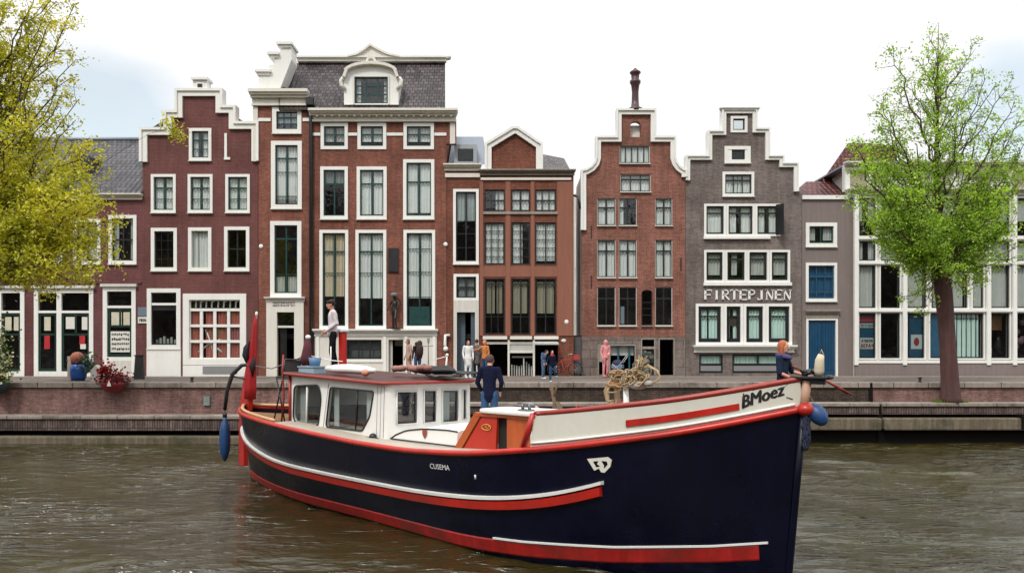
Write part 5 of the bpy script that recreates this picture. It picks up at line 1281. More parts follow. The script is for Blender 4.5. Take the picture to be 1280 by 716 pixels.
# bulwark forward
SB = 10.95
hbu = lambda s: .46 - .12 * (s - SB) / (LB - SB)
for side in (1, -1):
    vs = []; n = 50
    for i in range(n + 1):
        q_ = i / n; u = (SB + (LB - SB) * (1 - (1 - q_) ** 1.6)) / LB; s = u * LB; p = hullpt(u, 1, side); z = zg(u)
        fl = .03 + .02 * q_; rk = .0
        slope = (.16 * (1 - min(1, (s - SB) / .3)))
        vs += [(s, p[1], z), (s + (.10 if i == 0 else 0), p[1] - side * fl, z + hbu(s)), (s + (.1 if i == 0 else 0), p[1] - side * (fl - .05) * (1 if half(u) > .06 else 0), z + hbu(s)), (s, p[1] + side * (.05 if half(u) > .06 else 0), z)]
    fs = []
    for i in range(n):
        for k in range(3):
            q4_ = (i*4 + k, (i+1)*4 + k, (i+1)*4 + k + 1, i*4 + k + 1); fs.append(q4_)
    fs.append((0, 1, 2, 3))
    MB().add(vs, fs, False).build('bulwark', bcream, boat, local=True)
    pts = [(vs[i*4 + 1][0], (vs[i*4 + 1][1] + vs[i*4 + 2][1]) / 2, vs[i*4 + 1][2] + .015) for i in range(n + 1)]
    MB().tube(pts, [.04] * (n + 1), 8).build('cap_rail', capred, boat, local=True)
    MB().tube([(SB - .14, pts[0][1], zgs(SB) - .02), (SB + .07, pts[0][1], pts[0][2])], .05, 6).build('bulwark_end_post', hullred, boat, local=True)
    # moulding above the strake and the long red strip
    def bpt(s, f, off=.0):
        u = s / LB; return (s, hullpt(u, 1, side)[1] - side * (.03 * f + off), zg(u) + hbu(s) * f)
    mp = [bpt(SB + .02 + (LB - .08 - SB) * i / 30, .14, .012) for i in range(31)]
    MB().tube(mp, .018, 6).build('moulding', bwhite, boat, local=True)
    st = MB(); vs2 = []
    for i in range(21):
        s = 12.3 + 1.28 * i / 20
        vs2 += [bpt(s, .34, .02), bpt(s, .56, .02), bpt(s, .56, .0), bpt(s, .34, .0)]
    f2 = []
    for i in range(20):
        for k in range(4): f2.append((i*4 + k, (i+1)*4 + k, (i+1)*4 + (k+1) % 4, i*4 + (k+1) % 4))
    f2 += [(0, 1, 2, 3), (80, 83, 82, 81)]
    st.add(vs2, f2).build('red_strip', hullred, boat, local=True)
# stem post
MB().tube([(LB - .22, 0, -.5), (LB - .17, 0, .2), (LB - .07, 0, 1.3), (LB + .02, 0, 2.27)], [.05, .05, .05, .055], 8).build('stem', navy, boat, local=True)
MB().tube([(LB + .02, 0, 2.27), (LB + .07, 0, 2.64)], [.055, .06], 8).build('stem_head', surface('weathered stem wood', lin(184, 146, 124), .6, .15, 3, 16, .2), boat, local=True)
MB().ball((LB + .05, 0, 2.28), .11, .12, .09).build('stem_cap', hullred, boat, local=True)
# decks
def deck(s0, s1, zoff, inset, mat, name, tmax=9):
    mb = MB(); vs = []; n = 30
    for i in range(n + 1):
        s = s0 + (s1 - s0) * i / n; w = max(.0, half(s / LB) - inset); w = min(w, tmax); z = zgs(s) + zoff
        vs += [(s, -w, z), (s, 0, z + .03), (s, w, z)]
    fs = []
    for i in range(n):
        for k in range(2): fs.append((i*3 + k, (i+1)*3 + k, (i+1)*3 + k + 1, i*3 + k + 1))
    return mb.add(vs, fs).build(name, mat, boat, local=True)
deck(.05, 3.95, -.16, .03, deckw, 'stern_deck'); deck(3.9, 10.95, -.05, .02, deckg, 'side_deck'); deck(10.95, LB - .12, -.34, .04, deckw, 'foredeck')
MB().box(LB - .12, LB + .36, -.10, .10, 2.665, 2.70).box(LB - .05, LB + .3, -.03, .03, 2.60, 2.664).build('bow_platform', M['metalblack'], boat, local=True, bevel=.01)
MB().tube([(LB + .34, -.09, 2.69), (LB + .34, .09, 2.69)], .03, 8).build('anchor_roller', M['metalblack'], boat, local=True)
# boat name on the bulwark, place name and mark on the hull
def on_hull_text(body, size, mat, s, z, off, name, sx=1.0, shear=0.0, bul=False, pitch=0.0, tall=1.0, bold=0.0):
    """lettering bent on to the near side"""
    cu = bpy.data.curves.new(name, 'FONT'); cu.body = body; cu.size = size; cu.align_x = 'CENTER'; cu.align_y = 'CENTER'; cu.shear = shear; cu.resolution_u = 3; cu.offset = bold
    t_ = bpy.data.objects.new('tmp', cu); col.objects.link(t_); dg = bpy.context.evaluated_depsgraph_get()
    me = bpy.data.meshes.new_from_object(t_.evaluated_get(dg)); bpy.data.objects.remove(t_)
    for v_ in me.vertices:
        ss = s + v_.co.x * sx; zz = z + v_.co.y * tall + v_.co.x * sx * pitch; u = ss / LB
        if bul: f = (zz - zg(u)) / hbu(ss); v_.co = (ss, hullpt(u, 1, 1)[1] - (.03 * f + off), zz)
        else: v_.co = hull_at(ss, zz, 1, off)
    me.materials.clear(); me.materials.append(mat)
    o = bpy.data.objects.new(name, me); col.objects.link(o); o.parent = boat; return o
sN = 13.84
for q_ in range(3): on_hull_text('BMoez', .21, M['ink'], sN - .02 + (.008, -.008, 0)[q_], zgs(sN) + .225 + (0, 0, .008)[q_], .014 + .001 * q_, 'boat_name', .74, .1, True, .40, 1.05)
nm = MB(); 
def bpn(s, z, off=.012):
    u = s / LB; f = (z - zg(u)) / hbu(s); return (s, hullpt(u, 1, 1)[1] - (.03 * f + off), z)
zn0 = zgs(13.7) + .37
nm.tube([bpn(13.72, zgs(13.72) + .335), bpn(14.02, zgs(14.02) + .35), bpn(14.10, zgs(14.1) + .335), bpn(14.04, zgs(14.04) + .29)], .006, 4)
nm.tube([bpn(13.62, zgs(13.62) + .13), bpn(13.63, zgs(13.63) + .32)], .01, 4).tube([bpn(14.06, zgs(14.06) + .16), bpn(14.12, zgs(14.12) + .12)], .006, 4)
nm.build('name_flourish', M['ink'], boat, local=True)
on_hull_text('CUSEMA', .115, bwhite, 9.25, 1.25, .006, 'home_port', 1.0, 0, False, 0.02)
MB().tube([hull_at(9.98, 1.14, 1, .004), hull_at(9.98, 1.20, 1, .004)], .015, 5).build('hull_spot', bwhite, boat, local=True)
# white emblem: slanted shield with a dark centre
def hp(s, z, off): return hull_at(s, z, 1, off)
ex = [(11.78, 1.56), (12.05, 1.60), (12.10, 1.56), (12.08, 1.47), (12.0, 1.385), (11.96, 1.39), (11.93, 1.44), (11.87, 1.405)]
MB().add([hp(a, b, .012) for a, b in ex] + [hp(a, b, -.01) for a, b in ex], [tuple(range(8))] + [(i, (i+1) % 8, (i+1) % 8 + 8, i + 8) for i in range(8)]).build('hull_emblem', bcream, boat, local=True)
ec = [(11.86, 1.53), (11.93, 1.54), (11.91, 1.50), (11.95, 1.47), (11.90, 1.455)]
MB().add([hp(a, b, .014) for a, b in ec], [tuple(range(5))]).build('emblem_mark', navy, boat, local=True)
ec = [(11.97, 1.545), (12.04, 1.54), (12.05, 1.50), (12.0, 1.44), (12.0, 1.49)]
MB().add([hp(a, b, .014) for a, b in ec], [tuple(range(5))]).build('emblem_mark', navy, boat, local=True)

# ---- wheelhouse
s0c, s1c, tc = 3.86, 6.95, 1.05
wh = empty('wheelhouse_anchor', (0, 0, 0)); bpy.data.objects.remove(wh)
def bz(px, py, t): s = s_at(px, t); return (s, z_at(py, s, t))
ztopA, ztopF = 2.56, 2.44
out = [(s0c, 1.50), (s0c, ztopA), (s1c, ztopF), (s1c, 1.42)]
def rnd(pts, r=.08, n=4):
    o = []; m = len(pts)
    for i in range(m):
        p = Vector(pts[i]); a = Vector(pts[i-1]); b = Vector(pts[(i+1) % m]); da = (a - p).normalized(); db = (b - p).normalized()
        rr_ = min(r, (a - p).length * .45, (b - p).length * .45)
        for k in range(n + 1):
            t_ = k / n; q_ = (p + da * rr_) * (1 - t_) ** 2 + p * 2 * t_ * (1 - t_) + (p + db * rr_) * t_ ** 2; o.append(tuple(q_))
    return o
w1 = rnd([bz(366.5, 524, tc), bz(368, 482, tc), bz(399, 481, tc), bz(402, 497, tc), bz(398, 533, tc), bz(376, 532, tc)], .12)
w2 = rnd([bz(407.5, 533, tc), bz(413, 484, tc), bz(467.5, 489, tc), bz(462.5, 520, tc), bz(453, 538.5, tc)], .07)
side = MB()
for sgn in (-1, 1):
    plate(side, out, [w1, w2], lambda a, b: (a, sgn * tc, b), lambda a, b: (a, sgn * (tc - .06), b), close=True)
wall_b = side.build('wheelhouse_side', bwhite, boat, local=True)
# rounded rubber gaskets
gk = MB()
for w_ in (w1, w2): gk.tube([(a, -tc - .004, b) for a, b in w_], .018, 6, closed=True)
gk.build('window_gasket', M['black'], boat, local=True)
def boatpane(w_, y, name='window_pane'):
    n = len(w_); MB().add([(a, y, b) for a, b in w_], [tuple(range(n))]).build(name, M['glassboat'], boat, local=True)
for w_ in (w1, w2):
    boatpane(w_, -tc + .03); boatpane(w_, tc - .03)
# dividing bars and seams
a1, b1 = bz(383, 483, tc), bz(383, 532, tc); tr_ = MB()
tr_.tube([(a1[0], -tc + .02, a1[1]), (b1[0] - .03, -tc + .02, b1[1])], .022, 6)
tr_.build('window_bar', bwhite, boat, local=True)
a1, b1 = bz(446, 487, tc), bz(443, 538, tc)
MB().tube([(a1[0], -tc + .02, a1[1]), (b1[0], -tc + .02, b1[1])], .014, 6).build('window_bar', M['black'], boat, local=True)
sm = MB(); a1, b1 = bz(411, 479, tc), bz(404, 535, tc); sm.tube([(a1[0], -tc - .003, a1[1]), (b1[0], -tc - .003, b1[1])], .007, 5)
a1, b1 = bz(404, 537, tc), bz(461, 547, tc); sm.tube([(a1[0], -tc - .004, a1[1]), (b1[0], -tc - .004, b1[1])], .012, 5)
for p_ in (472, 476.5, 480.5):
    a1, b1 = bz(p_, 484, tc), bz(p_ - 1.5, 547, tc); sm.tube([(a1[0], -tc - .002, a1[1]), (b1[0], -tc - .002, b1[1])], .005, 5)
sm.build('panel_seams', M['greypanel'], boat, local=True)
# rounded forward corners
for sgn in (-1, 1):
    cn = MB(); pts = [(s1c + .12 * math.sin(R(a)), sgn * (tc - .12 + .12 * math.cos(R(a)))) for a in range(0, 91, 15)]; m_ = len(pts)
    cn.add([(p[0], p[1], 1.42) for p in pts] + [(p[0], p[1], ztopF) for p in pts], [(i, i + 1, i + 1 + m_, i + m_) for i in range(m_ - 1)], True)
    cn.build('wheelhouse_corner', bwhite, boat, local=True)
sF = s1c + .12; tf = tc - .12
fw = []
for (a, b, c, d) in ((495.5, 521.5, 489, 530.5), (529.5, 545.5, 487.5, 528.5), (552.5, 573, 487, 528), (578, 588, 487, 524)):
    ta, tb = t_at(a, sF), t_at(b, sF); tb = max(tb, -tf + .05)
    fw.append([(-ta, z_at(d, sF, ta)), (-tb, z_at(d - 1.5, sF, tb)), (-tb, z_at(c, sF, tb)), (-ta, z_at(c, sF, ta))])
fm = MB(); plate(fm, [(-tf, 1.42), (tf, 1.42), (tf, ztopF), (-tf, ztopF)], [rnd(w_, .03, 3) for w_ in fw], lambda a, b: (sF, a, b), lambda a, b: (sF - .05, a, b), close=True)
fm.build('wheelhouse_front', bwhite, boat, local=True)
fr = MB()
for w_ in fw: fr.tube([(sF + .012, a, b) for a, b in w_], .018, 6, closed=True)
fr.build('front_window_trim', bwhite, boat, local=True)
ds_ = MB()
for w_ in fw:
    ins = [(w_[0][0] + .035, w_[0][1] + .035), (w_[1][0] - .035, w_[1][1] + .035), (w_[2][0] - .035, w_[2][1] - .035), (w_[3][0] + .035, w_[3][1] - .035)]
    ds_.tube([(sF - .02, a, b) for a, b in ins], .015, 5, closed=True)
    MB().add([(sF - .03, a, b) for a, b in w_], [(0, 1, 2, 3)]).build('front_window_pane', M['glassboat'], boat, local=True)
ds_.build('front_window_gasket', M['black'], boat, local=True)
MB().add([(s0c, -tc, 1.45), (s0c, tc, 1.45), (s0c, tc, ztopA), (s0c, -tc, ztopA)], [(0, 1, 2, 3)]).build('wheelhouse_back', bwhite, boat, local=True)
MB().tube([(s0c, -tc - .02, 1.50), (s0c - .01, -tc - .02, ztopA)], .035, 6).build('corner_post', capred, boat, local=True)
# roof
rf = MB(); N_ = 8
def roofpt(s, t, top):
    zz = ztopA + (ztopF - ztopA) * (s - s0c) / (s1c - s0c) + .015 * (1 - (t / 1.15) ** 2)
    return (s, -t, zz + (.06 if top else .0))
corners = rnd([(s0c - .14, -1.17), (s0c - .14, 1.17), (s1c + .05, 1.17), (s1c + .27, .9), (s1c + .27, -.9), (s1c + .05, -1.17)], .12, 4)
vs = [roofpt(a, b, True) for a, b in corners] + [roofpt(a, b, False) for a, b in corners] + [roofpt(5.4, 0, True)]
n = len(corners)
fs = [(i, (i+1) % n, 2 * n) for i in range(n)] + [(i, (i+1) % n, (i+1) % n + n, i + n) for i in range(n)] + [tuple(range(n, 2*n))[::-1]]
rf.add(vs, fs).build('wheelhouse_roof', roofred, boat, local=True)
MB().tube([(p[0], p[1], p[2] - .03) for p in vs[:n]], .032, 6, closed=True).build('roof_edge', surface('red roof edge', lin(142, 44, 34), .4, .15, 2, 12, .1), boat, local=True)
# inside
ins = MB().box(4.1, 6.8, -.9, .9, 1.46, 1.5)
ins.box(4.0, 4.5, -.9, .5, 1.5, 1.9)
ins.build('cabin_floor', M['dark'], boat, local=True)
MB().box(6.55, 6.95, -.95, .95, 1.5, 1.86).build('helm_console', surface('helm brown wood', lin(92, 56, 38), .5), boat, local=True)
wheel = MB(); cyl = [(6.5, .0 + .2 * math.cos(2*PI*i/16), 2.0 + .2 * math.sin(2*PI*i/16)) for i in range(16)]
wheel.tube(cyl, .016, 6, closed=True)
for i in range(0, 16, 2): wheel.tube([(6.5, 0, 2.0), cyl[i]], .009, 4)
wheel.build('steering_wheel', orangew, boat, local=True)
def bcurtain(s_a, t_a, s_b, t_b, z0, z1, mat):
    vs = []; n = 14
    for i in range(n + 1):
        f_ = i / n; w_ = .015 * math.sin(f_ * 30)
        vs += [(s_a + (s_b - s_a) * f_ + w_, -(t_a + (t_b - t_a) * f_) + w_, z0), (s_a + (s_b - s_a) * f_ + w_, -(t_a + (t_b - t_a) * f_) + w_, z1)]
    MB().add(vs, [(2*i, 2*i+2, 2*i+3, 2*i+1) for i in range(n)], True).build('cabin_curtain', mat, boat, local=True)
bcurtain(4.02, .93, 4.3, .93, 1.62, 2.45, M['curtgrey']); bcurtain(5.25, .93, 5.42, .93, 1.6, 2.4, M['curt']); bcurtain(6.3, .93, 6.6, .93, 1.7, 2.4, M['curt'])
bcurtain(7.0, -.5, 7.0, -.15, 1.7, 2.4, M['curtgrey']); bcurtain(7.0, -.9, 7.0, -.72, 1.7, 2.4, M['curt'])
# trunk cabin in front of the wheelhouse
def trunkz(s): return interp(s, [7.07, 7.2, 7.5, 8.0, 8.6, 8.9], [1.49, 1.56, 1.66, 1.72, 1.735, 1.72])
tm = MB(); vs = []; ss_ = [7.08 + 1.75 * i / 14 for i in range(15)]
for s in ss_:
    z = trunkz(s); vs += [(s, -.98, 1.40), (s, -.96, z - .02), (s, -.9, z), (s, 0, z + .04), (s, .9, z), (s, .96, z - .02), (s, .98, 1.40)]
fs = []
for i in range(14):
    for k in range(6): fs.append((i*7 + k, (i+1)*7 + k, (i+1)*7 + k + 1, i*7 + k + 1))
fs.append(tuple(range(14*7, 14*7 + 7)))
tm.add(vs, fs, False).build('trunk_cabin', bwhite, boat, local=True)
MB().tube([(s, -.965, trunkz(s) - .01) for s in ss_], .014, 5).tube([(7.08, -.985, 1.48), (8.8, -.985, 1.475)], .012, 5).build('trunk_trim', M['black'], boat, local=True)
MB().add([(8.02 + .06 * a, -.985, 1.62 + .075 * b) for a, b in ((-1, 1), (0, 1.15), (1, 1), (.9, -.1), (0, -1.1), (-.9, -.1))], [(0, 1, 2, 3, 4, 5)]).build('shield_badge', surface('old red shield', lin(140, 66, 50), .5), boat, local=True)
MB().ball((6.72, -1.1, 1.49), .075, .07, .07).tube([(6.55, -1.12, 1.475), (6.9, -1.12, 1.47)], .02, 6).build('bollard', M['black'], boat, local=True)
# companionway: sloped orange frame, red door, opening, varnished panel, white top
cs = 8.8
cw_ = MB()
cw_.add([(8.78, -1.0, 1.44), (8.95, -1.0, 1.44), (9.42, -1.0, 2.03), (9.28, -1.0, 2.06), (8.78, .3, 1.44), (8.95, .3, 1.44), (9.42, .3, 2.03), (9.28, .3, 2.06)], [(0, 1, 2, 3), (4, 7, 6, 5), (0, 3, 7, 4), (3, 2, 6, 7), (1, 5, 6, 2)])
cw_.box(9.3, 10.6, -1.01, -.96, 2.0, 2.05)
cw_.build('companionway_frame', orangew, boat, local=True)
dred = surface('red companion door', lin(176, 44, 26), .4, .14, 2, 14, .1)
dz = MB(); dz.add([(8.98, -.98, 1.44), (9.72, -.98, 1.44), (9.76, -.98, 1.99), (9.42, -.98, 1.99), (8.98, -.94, 1.44), (9.72, -.94, 1.44), (9.76, -.94, 1.99), (9.42, -.94, 1.99)], [(0, 1, 2, 3), (1, 5, 6, 2), (4, 7, 6, 5)])
dob = dz.build('companion_door', dred, boat, local=True)
em = [(9.53 + .10 * math.cos(a * PI / 8), -.99, 1.83 + .045 * math.sin(a * PI / 8)) for a in range(16)]
MB().tube(em, .009, 5, closed=True).tube([(9.47, -.99, 1.82), (9.51, -.99, 1.85), (9.55, -.99, 1.81), (9.6, -.99, 1.85)], .007, 4).build('door_emblem', surface('gold paint', lin(206, 150, 70), .4), dob, local=True)
MB().box(9.99, 10.5, -1.0, -.95, 1.46, 1.99).build('varnished_panel', orangew, boat, local=True)
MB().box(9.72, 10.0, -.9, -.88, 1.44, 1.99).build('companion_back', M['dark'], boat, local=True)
tpw = MB(); tp = rnd([(9.36, -1.04), (10.9, -1.12), (10.9, -.2), (9.3, -.3)], .15, 4)
tpw.add([(a, b, 2.055) for a, b in tp] + [(a, b, 2.12 + .0 * a) for a, b in tp], [tuple(range(len(tp)))[::-1], tuple(range(len(tp), 2*len(tp)))] + [(i, (i+1) % len(tp), (i+1) % len(tp) + len(tp), i + len(tp)) for i in range(len(tp))]).build('companion_top', bwhite, boat, local=True, bevel=.02)
MB().add([(10.5, -1.02, 1.5), (10.86, -1.1, 1.5), (10.92, -1.1, 2.06), (10.5, -1.02, 2.06)], [(0, 1, 2, 3)]).box(10.5, 10.9, -1.0, .3, 1.5, 2.05).build('forward_bulkhead', bwhite, boat, local=True)
# twin horned cleat on the white top
MB().box(10.2, 10.42, -.98, -.84, 2.12, 2.145).tube([(10.24, -.91, 2.14), (10.24, -.91, 2.23)], .025, 8).tube([(10.38, -.91, 2.14), (10.38, -.91, 2.23)], .025, 8).tube([(10.14, -.91, 2.225), (10.48, -.91, 2.225)], .022, 8).build('cleat', surface('galvanised cleat', lin(120, 122, 122), .35, .2, 5, 20, .2, metal=.6), boat, local=True)
# tall red rudder stock and rudder at the stern
rd = MB()
rp = [(-.28, .22), (-.24, 1.6), (-.08, 2.2), (.12, 2.75), (.34, 2.75), (.34, 2.2), (.22, 1.6), (.02, 1.55), (.0, .22)]
vs = [(a, -.06, b) for a, b in rp] + [(a, .06, b) for a, b in rp]; n = len(rp)
rd.add(vs, [tuple(range(n))[::-1], tuple(range(n, 2*n))] + [(i, (i+1) % n, (i+1) % n + n, i + n) for i in range(n)])
rd.build('rudder', hullred, boat, local=True, bevel=.015)
MB().tube([(.16, 0, 1.6), (.28, 0, 2.6), (.42, 0, 3.3), (.52, 0, 3.95)], [.05, .045, .035, .02], 8).build('ensign_staff', surface('staff', lin(200, 150, 130), .5), boat, local=True)
MB().ball((.525, 0, 3.98), .035, .035, .06).build('staff_truck', bwhite, boat, local=True)
# black davit at the stern holding the fender
tF = t_at(281, -.25)
dvt = [(.25, -.02, 2.70), (.16, -.06, 2.74), (.05, -.14, 2.72), (-.10, -tF * .72, 2.5), (-.2, -tF * .92, 2.1), (-.25, -tF, 1.62)]
MB().tube(dvt, [.035, .04, .05, .055, .05, .045], 8).tube([(.25, -.02, 2.35), (.05, -.2, 2.42), (-.10, -tF * .72, 2.46)], .02, 6).build('davit', M['metalblack'], boat, local=True)
# cleats and rails
MB().tube([(3.3, -.95, 1.5), (3.42, -.95, 2.1), (3.35, -.95, 2.62), (3.3, -.9, 2.98)], .022, 6).tube([(3.3, -.95, 1.52), (3.05, -.6, 1.55)], .02, 6).build('hand_rail', capred, boat, local=True)
# lines
rope = surface('weathered rope', lin(150, 130, 104), .9, .2, 6, 30, .5, 60)
ropeg = surface('grey cable', lin(110, 110, 108), .7, .2, 6, 30, .2, 60)
MB().tube([(.3, 0, 2.72), (1.6, -.2, 2.66), (3.2, -.55, 2.86), (3.6, -.6, 2.96)], .013, 5).build('stay_line', ropeg, boat, local=True)
rl = MB()
rl.tube([(4.25, -.35, 2.6), (4.25, -.35, 3.15)], .014, 6).tube([(3.75, -.5, 2.95), (4.25, -.35, 2.86), (4.6, -.3, 2.84)], .012, 5).tube([(3.75, -.5, 2.6), (3.75, -.5, 2.97)], .014, 6)
rl.build('roof_rail', bwhite, boat, local=True)

def bthing(mb, name, mat, s, t, z, label, cat, group=None):
    """one-mesh thing built in local coordinates around 0, placed on the boat"""
    o = mb.build(name, mat, None); o.location = BW(s, t, z); o.rotation_euler = (0, 0, RZ); return tag(o, label, cat, group)
def bthing_(o, mat, s, t, z, label, cat):
    o.data.materials.clear(); o.data.materials.append(mat); o.location = BW(s, t, z); o.rotation_euler = (0, 0, RZ); return tag(o, label, cat)
def bempty(name, s, t, z, label, cat, rz=0): return empty(name, BW(s, t, z), RZ + rz, label, cat)

def capsule(mb, a, b, ra, rb, fy=1.0, n=12):
    """tapered, round ended; fy flattens front to back"""
    a = Vector(a); b = Vector(b); ax = (b - a); L_ = ax.length; ax.normalize()
    ref = Vector((1, 0, 0)) if abs(ax.x) < .9 else Vector((0, 0, 1))
    w = ax.cross(ref).normalized(); u = w.cross(ax)
    rings = []
    for k in range(4): th = PI / 2 * k / 4; rings.append((a - ax * ra * math.cos(th), ra * math.sin(th) + .001))
    rings += [(a, ra), (a.lerp(b, .5), (ra + rb) / 2), (b, rb)]
    for k in range(1, 5): th = PI / 2 * k / 4; rings.append((b + ax * rb * math.sin(th), rb * math.cos(th) + .001))
    vs = []
    for c, r in rings:
        for j in range(n):
            q_ = 2 * PI * j / n; vs.append(tuple(c + u * r * math.cos(q_) + w * r * fy * math.sin(q_)))
    m = len(rings); fs = [(i*n + j, i*n + (j+1) % n, (i+1)*n + (j+1) % n, (i+1)*n + j) for i in range(m - 1) for j in range(n)]
    fs += [tuple(range(n))[::-1], tuple(range((m-1)*n, m*n))]
    return mb.add(vs, fs, True)
def remeshed(mb, name, mat, parent, voxel=.014, extra=None, it=3):
    o = mb.build('tmp_' + name, mat, None)
    r_ = o.modifiers.new('r', 'REMESH'); r_.mode = 'VOXEL'; r_.voxel_size = voxel; r_.use_smooth_shade = True
    s_ = o.modifiers.new('s', 'SMOOTH'); s_.iterations = it; s_.factor = .5
    dg = bpy.context.evaluated_depsgraph_get(); me = bpy.data.meshes.new_from_object(o.evaluated_get(dg)); bpy.data.objects.remove(o)
    if extra is not None:
        em_ = extra.mesh('x'); b_ = bmesh.new(); b_.from_mesh(me); b_.from_mesh(em_); b_.to_mesh(me); b_.free()
    me.materials.clear(); me.materials.append(mat); me.polygons.foreach_set('use_smooth', [True] * len(me.polygons))
    o = bpy.data.objects.new(name, me); col.objects.link(o); o.parent = parent; return o
# fenders
fblue = surface('blue fender rubber', lin(24, 62, 108), .45, .12, 2, 14, .1, 12, streak=.1)
f1 = bempty('fender', -.25, tF, .36, 'long blue teardrop fender hanging from the black davit at the stern', 'fender')
MB().lathe([(.02, 0), (.07, .05), (.14, .22), (.165, .5), (.15, .78), (.10, .95), (.06, 1.02), (.05, 1.1)], (0, 0, 0), 18, .82, .82).build('fender_body', fblue, f1, local=True)
MB().lathe([(.05, 1.09), (.055, 1.16), (.03, 1.2)], (0, 0, 0), 12).build('fender_eye', M['metalblack'], f1, local=True)
MB().tube([(0, 0, 1.18), (0.0, 0, 1.3)], .015, 5).build('rope', rope, f1, local=True)
f2 = bempty('fender', LB + .25, -.08, 2.26, 'round blue fender with dark tip lying at the bow stem', 'fender')
ft = MB().lathe([(.02, -.02), (.07, .0), (.105, .06), (.112, .13), (.10, .2), (.06, .27), (.02, .29)], (0, 0, 0), 18)
ft.xf(Matrix.Translation((-.17, 0, .06)) @ Matrix.Rotation(R(140), 4, 'Y')); ft.build('fender_body', surface('deep blue fender rubber', lin(24, 60, 108), .4, .12, 2, 14, .1), f2, local=True)
MB().tube([(-.15, 0, .12), (-.25, 0, .3)], .014, 5).build('rope', rope, f2, local=True)
f3 = bempty('rope_fender', LB + .09, .02, 1.55, 'dark blue matted rope fender hanging down the stem of the bow', 'fender')
rm = MB(); rr = random.Random(6)
prof = [(.015, .22), (.04, .25), (.05, .35), (.052, .5), (.045, .6), (.035, .68), (.02, .72)]
rm.lathe(prof, (-.03, 0, 0), 14)
for k in range(40):
    a = rr.random() * 6.28; zz = rr.uniform(.3, .68); rm.tube([(-.03 + .048 * math.cos(a), .048 * math.sin(a), zz), (-.03 + .055 * math.cos(a + .4), .055 * math.sin(a + .4), zz - .05), (-.03 + .045 * math.cos(a + .2), .045 * math.sin(a + .2), zz - .09)], .008, 4)
rm.build('rope_mat', surface('navy fibre', lin(38, 42, 66), .95, .35, 8, 30, .8, 50), f3, local=True)
MB().tube([(-.03, 0, .7), (-.07, 0, .78)], .014, 5).build('rope', rope, f3, local=True)

# furled flag round the staff
fl = bempty('furled_flag', .28, .02, 1.9, 'red furled ensign with a dark blue canton wound round the stern staff', 'flag')
def foldtube(pts, rads, n=18, amp=.3, k=5, ph=0):
    mb = MB(); mb.tube(pts, rads, n, True); P_ = [Vector(p) for p in pts]
    for i, p in enumerate(P_):
        for j in range(n):
            v_ = Vector(mb.v[i*n + j]); mb.v[i*n + j] = tuple(p + (v_ - p) * (1 + amp * math.sin(k * 2 * PI * j / n + ph + i * .5)))
    return mb
redcl = surface('red flag cloth', lin(158, 20, 26), .75, .2, 3, 16, .3, 20)
foldtube([(-.02, 0, 0), (.0, 0, .3), (.05, 0, .7), (.12, 0, 1.1), (.17, 0, 1.45), (.215, 0, 1.8), (.24, 0, 2.02)], [.12, .125, .11, .09, .07, .05, .02], 20, .22, 5).build('flag_cloth', redcl, fl, local=True)
foldtube([(-.08, -.05, .88), (-.02, -.08, 1.05), (.0, -.09, 1.25), (.06, -.07, 1.42)], [.03, .10, .08, .02], 14, .35, 3, 1).build('canton', surface('dark blue flag cloth', lin(18, 20, 30), .8), fl, local=True)
foldtube([(.1, -.02, .55), (.18, -.04, .8), (.24, -.03, 1.02)], [.03, .08, .02], 12, .2, 3).build('dark_fold', surface('black flag fold', lin(30, 14, 18), .8), fl, local=True)

# roof clutter
o = foldtube([(0, 0, 0), (.35, 0, .0), (.8, .0, .0), (1.3, 0, -.02), (1.6, 0, -.02)], [.05, .085, .09, .08, .04], 14, .08, 3)
bthing(o, 'rolled_canvas', bwhite, 4.75, .78, 2.70, 'long white roll of canvas lying along the wheelhouse roof', 'canvas roll')
MB_ = MB(); MB_.ball((0, 0, 0), .085, .07, .07); bthing(MB_, 'orange_float', surface('faded orange float', lin(196, 130, 108), .6), 6.15, .85, 2.64, 'small faded orange float beside the white canvas roll', 'float')
o = MB(); rr = random.Random(4)
for k in range(9): o.ball((k * .11, rr.uniform(-.06, .06), rr.uniform(0, .03)), .1, .1, .065, 10, 6)
bthing(o, 'brown_sack', surface('brown patterned cloth', lin(140, 100, 92), .9, .4, 6, 20, .4), 5.9, -.1, 2.70, 'lumpy brown and pink cloth bundle on the wheelhouse roof', 'bundle')
o = MB()
for k in range(7): o.tube([(0, .03 * k - .1, .03 + .01 * (k % 3)), (.7, .05 * k - .16, .03), (1.5, .12 * k - .3, .0)], .018, 5)
bthing(o, 'boat_hooks', M['metalblack'], 6.0, -.75, 2.62, 'bundle of black poles and boathooks at the far side of the roof', 'poles')
o = foldtube([(0, 0, 0), (.3, .05, .02), (.7, .0, .0), (1.0, .06, .01), (1.25, .0, 0)], [.04, .085, .07, .08, .03], 14, .3, 4)
bthing(o, 'folded_tarpaulin', surface('charcoal tarpaulin', lin(48, 46, 48), .7, .3, 4, 16, .3, 20), 5.95, -.45, 2.67, 'charcoal tarpaulin folded long beside the black boathooks on the roof', 'tarpaulin')
o = MB(); 
for k in range(26): o.ball((rr.uniform(-.3, .3), rr.uniform(-.35, .35), rr.uniform(0, .04)), .05, .05, .03, 8, 5)
o = remeshed(o.ball((0, 0, .01), .32, .36, .03), 'coiled_chain', M['metalblack'], None, .03)
bthing_(o, surface('tarred chain', lin(60, 56, 54), .6, .4, 8, 20, .4), 7.0, -.35, 2.56, 'heap of tarred chain on the forward edge of the wheelhouse roof', 'chain')
bb = bempty('plastic_crate', 4.1, .7, 2.60, 'pale blue plastic tub with a bucket on the aft corner of the wheelhouse roof', 'tub')
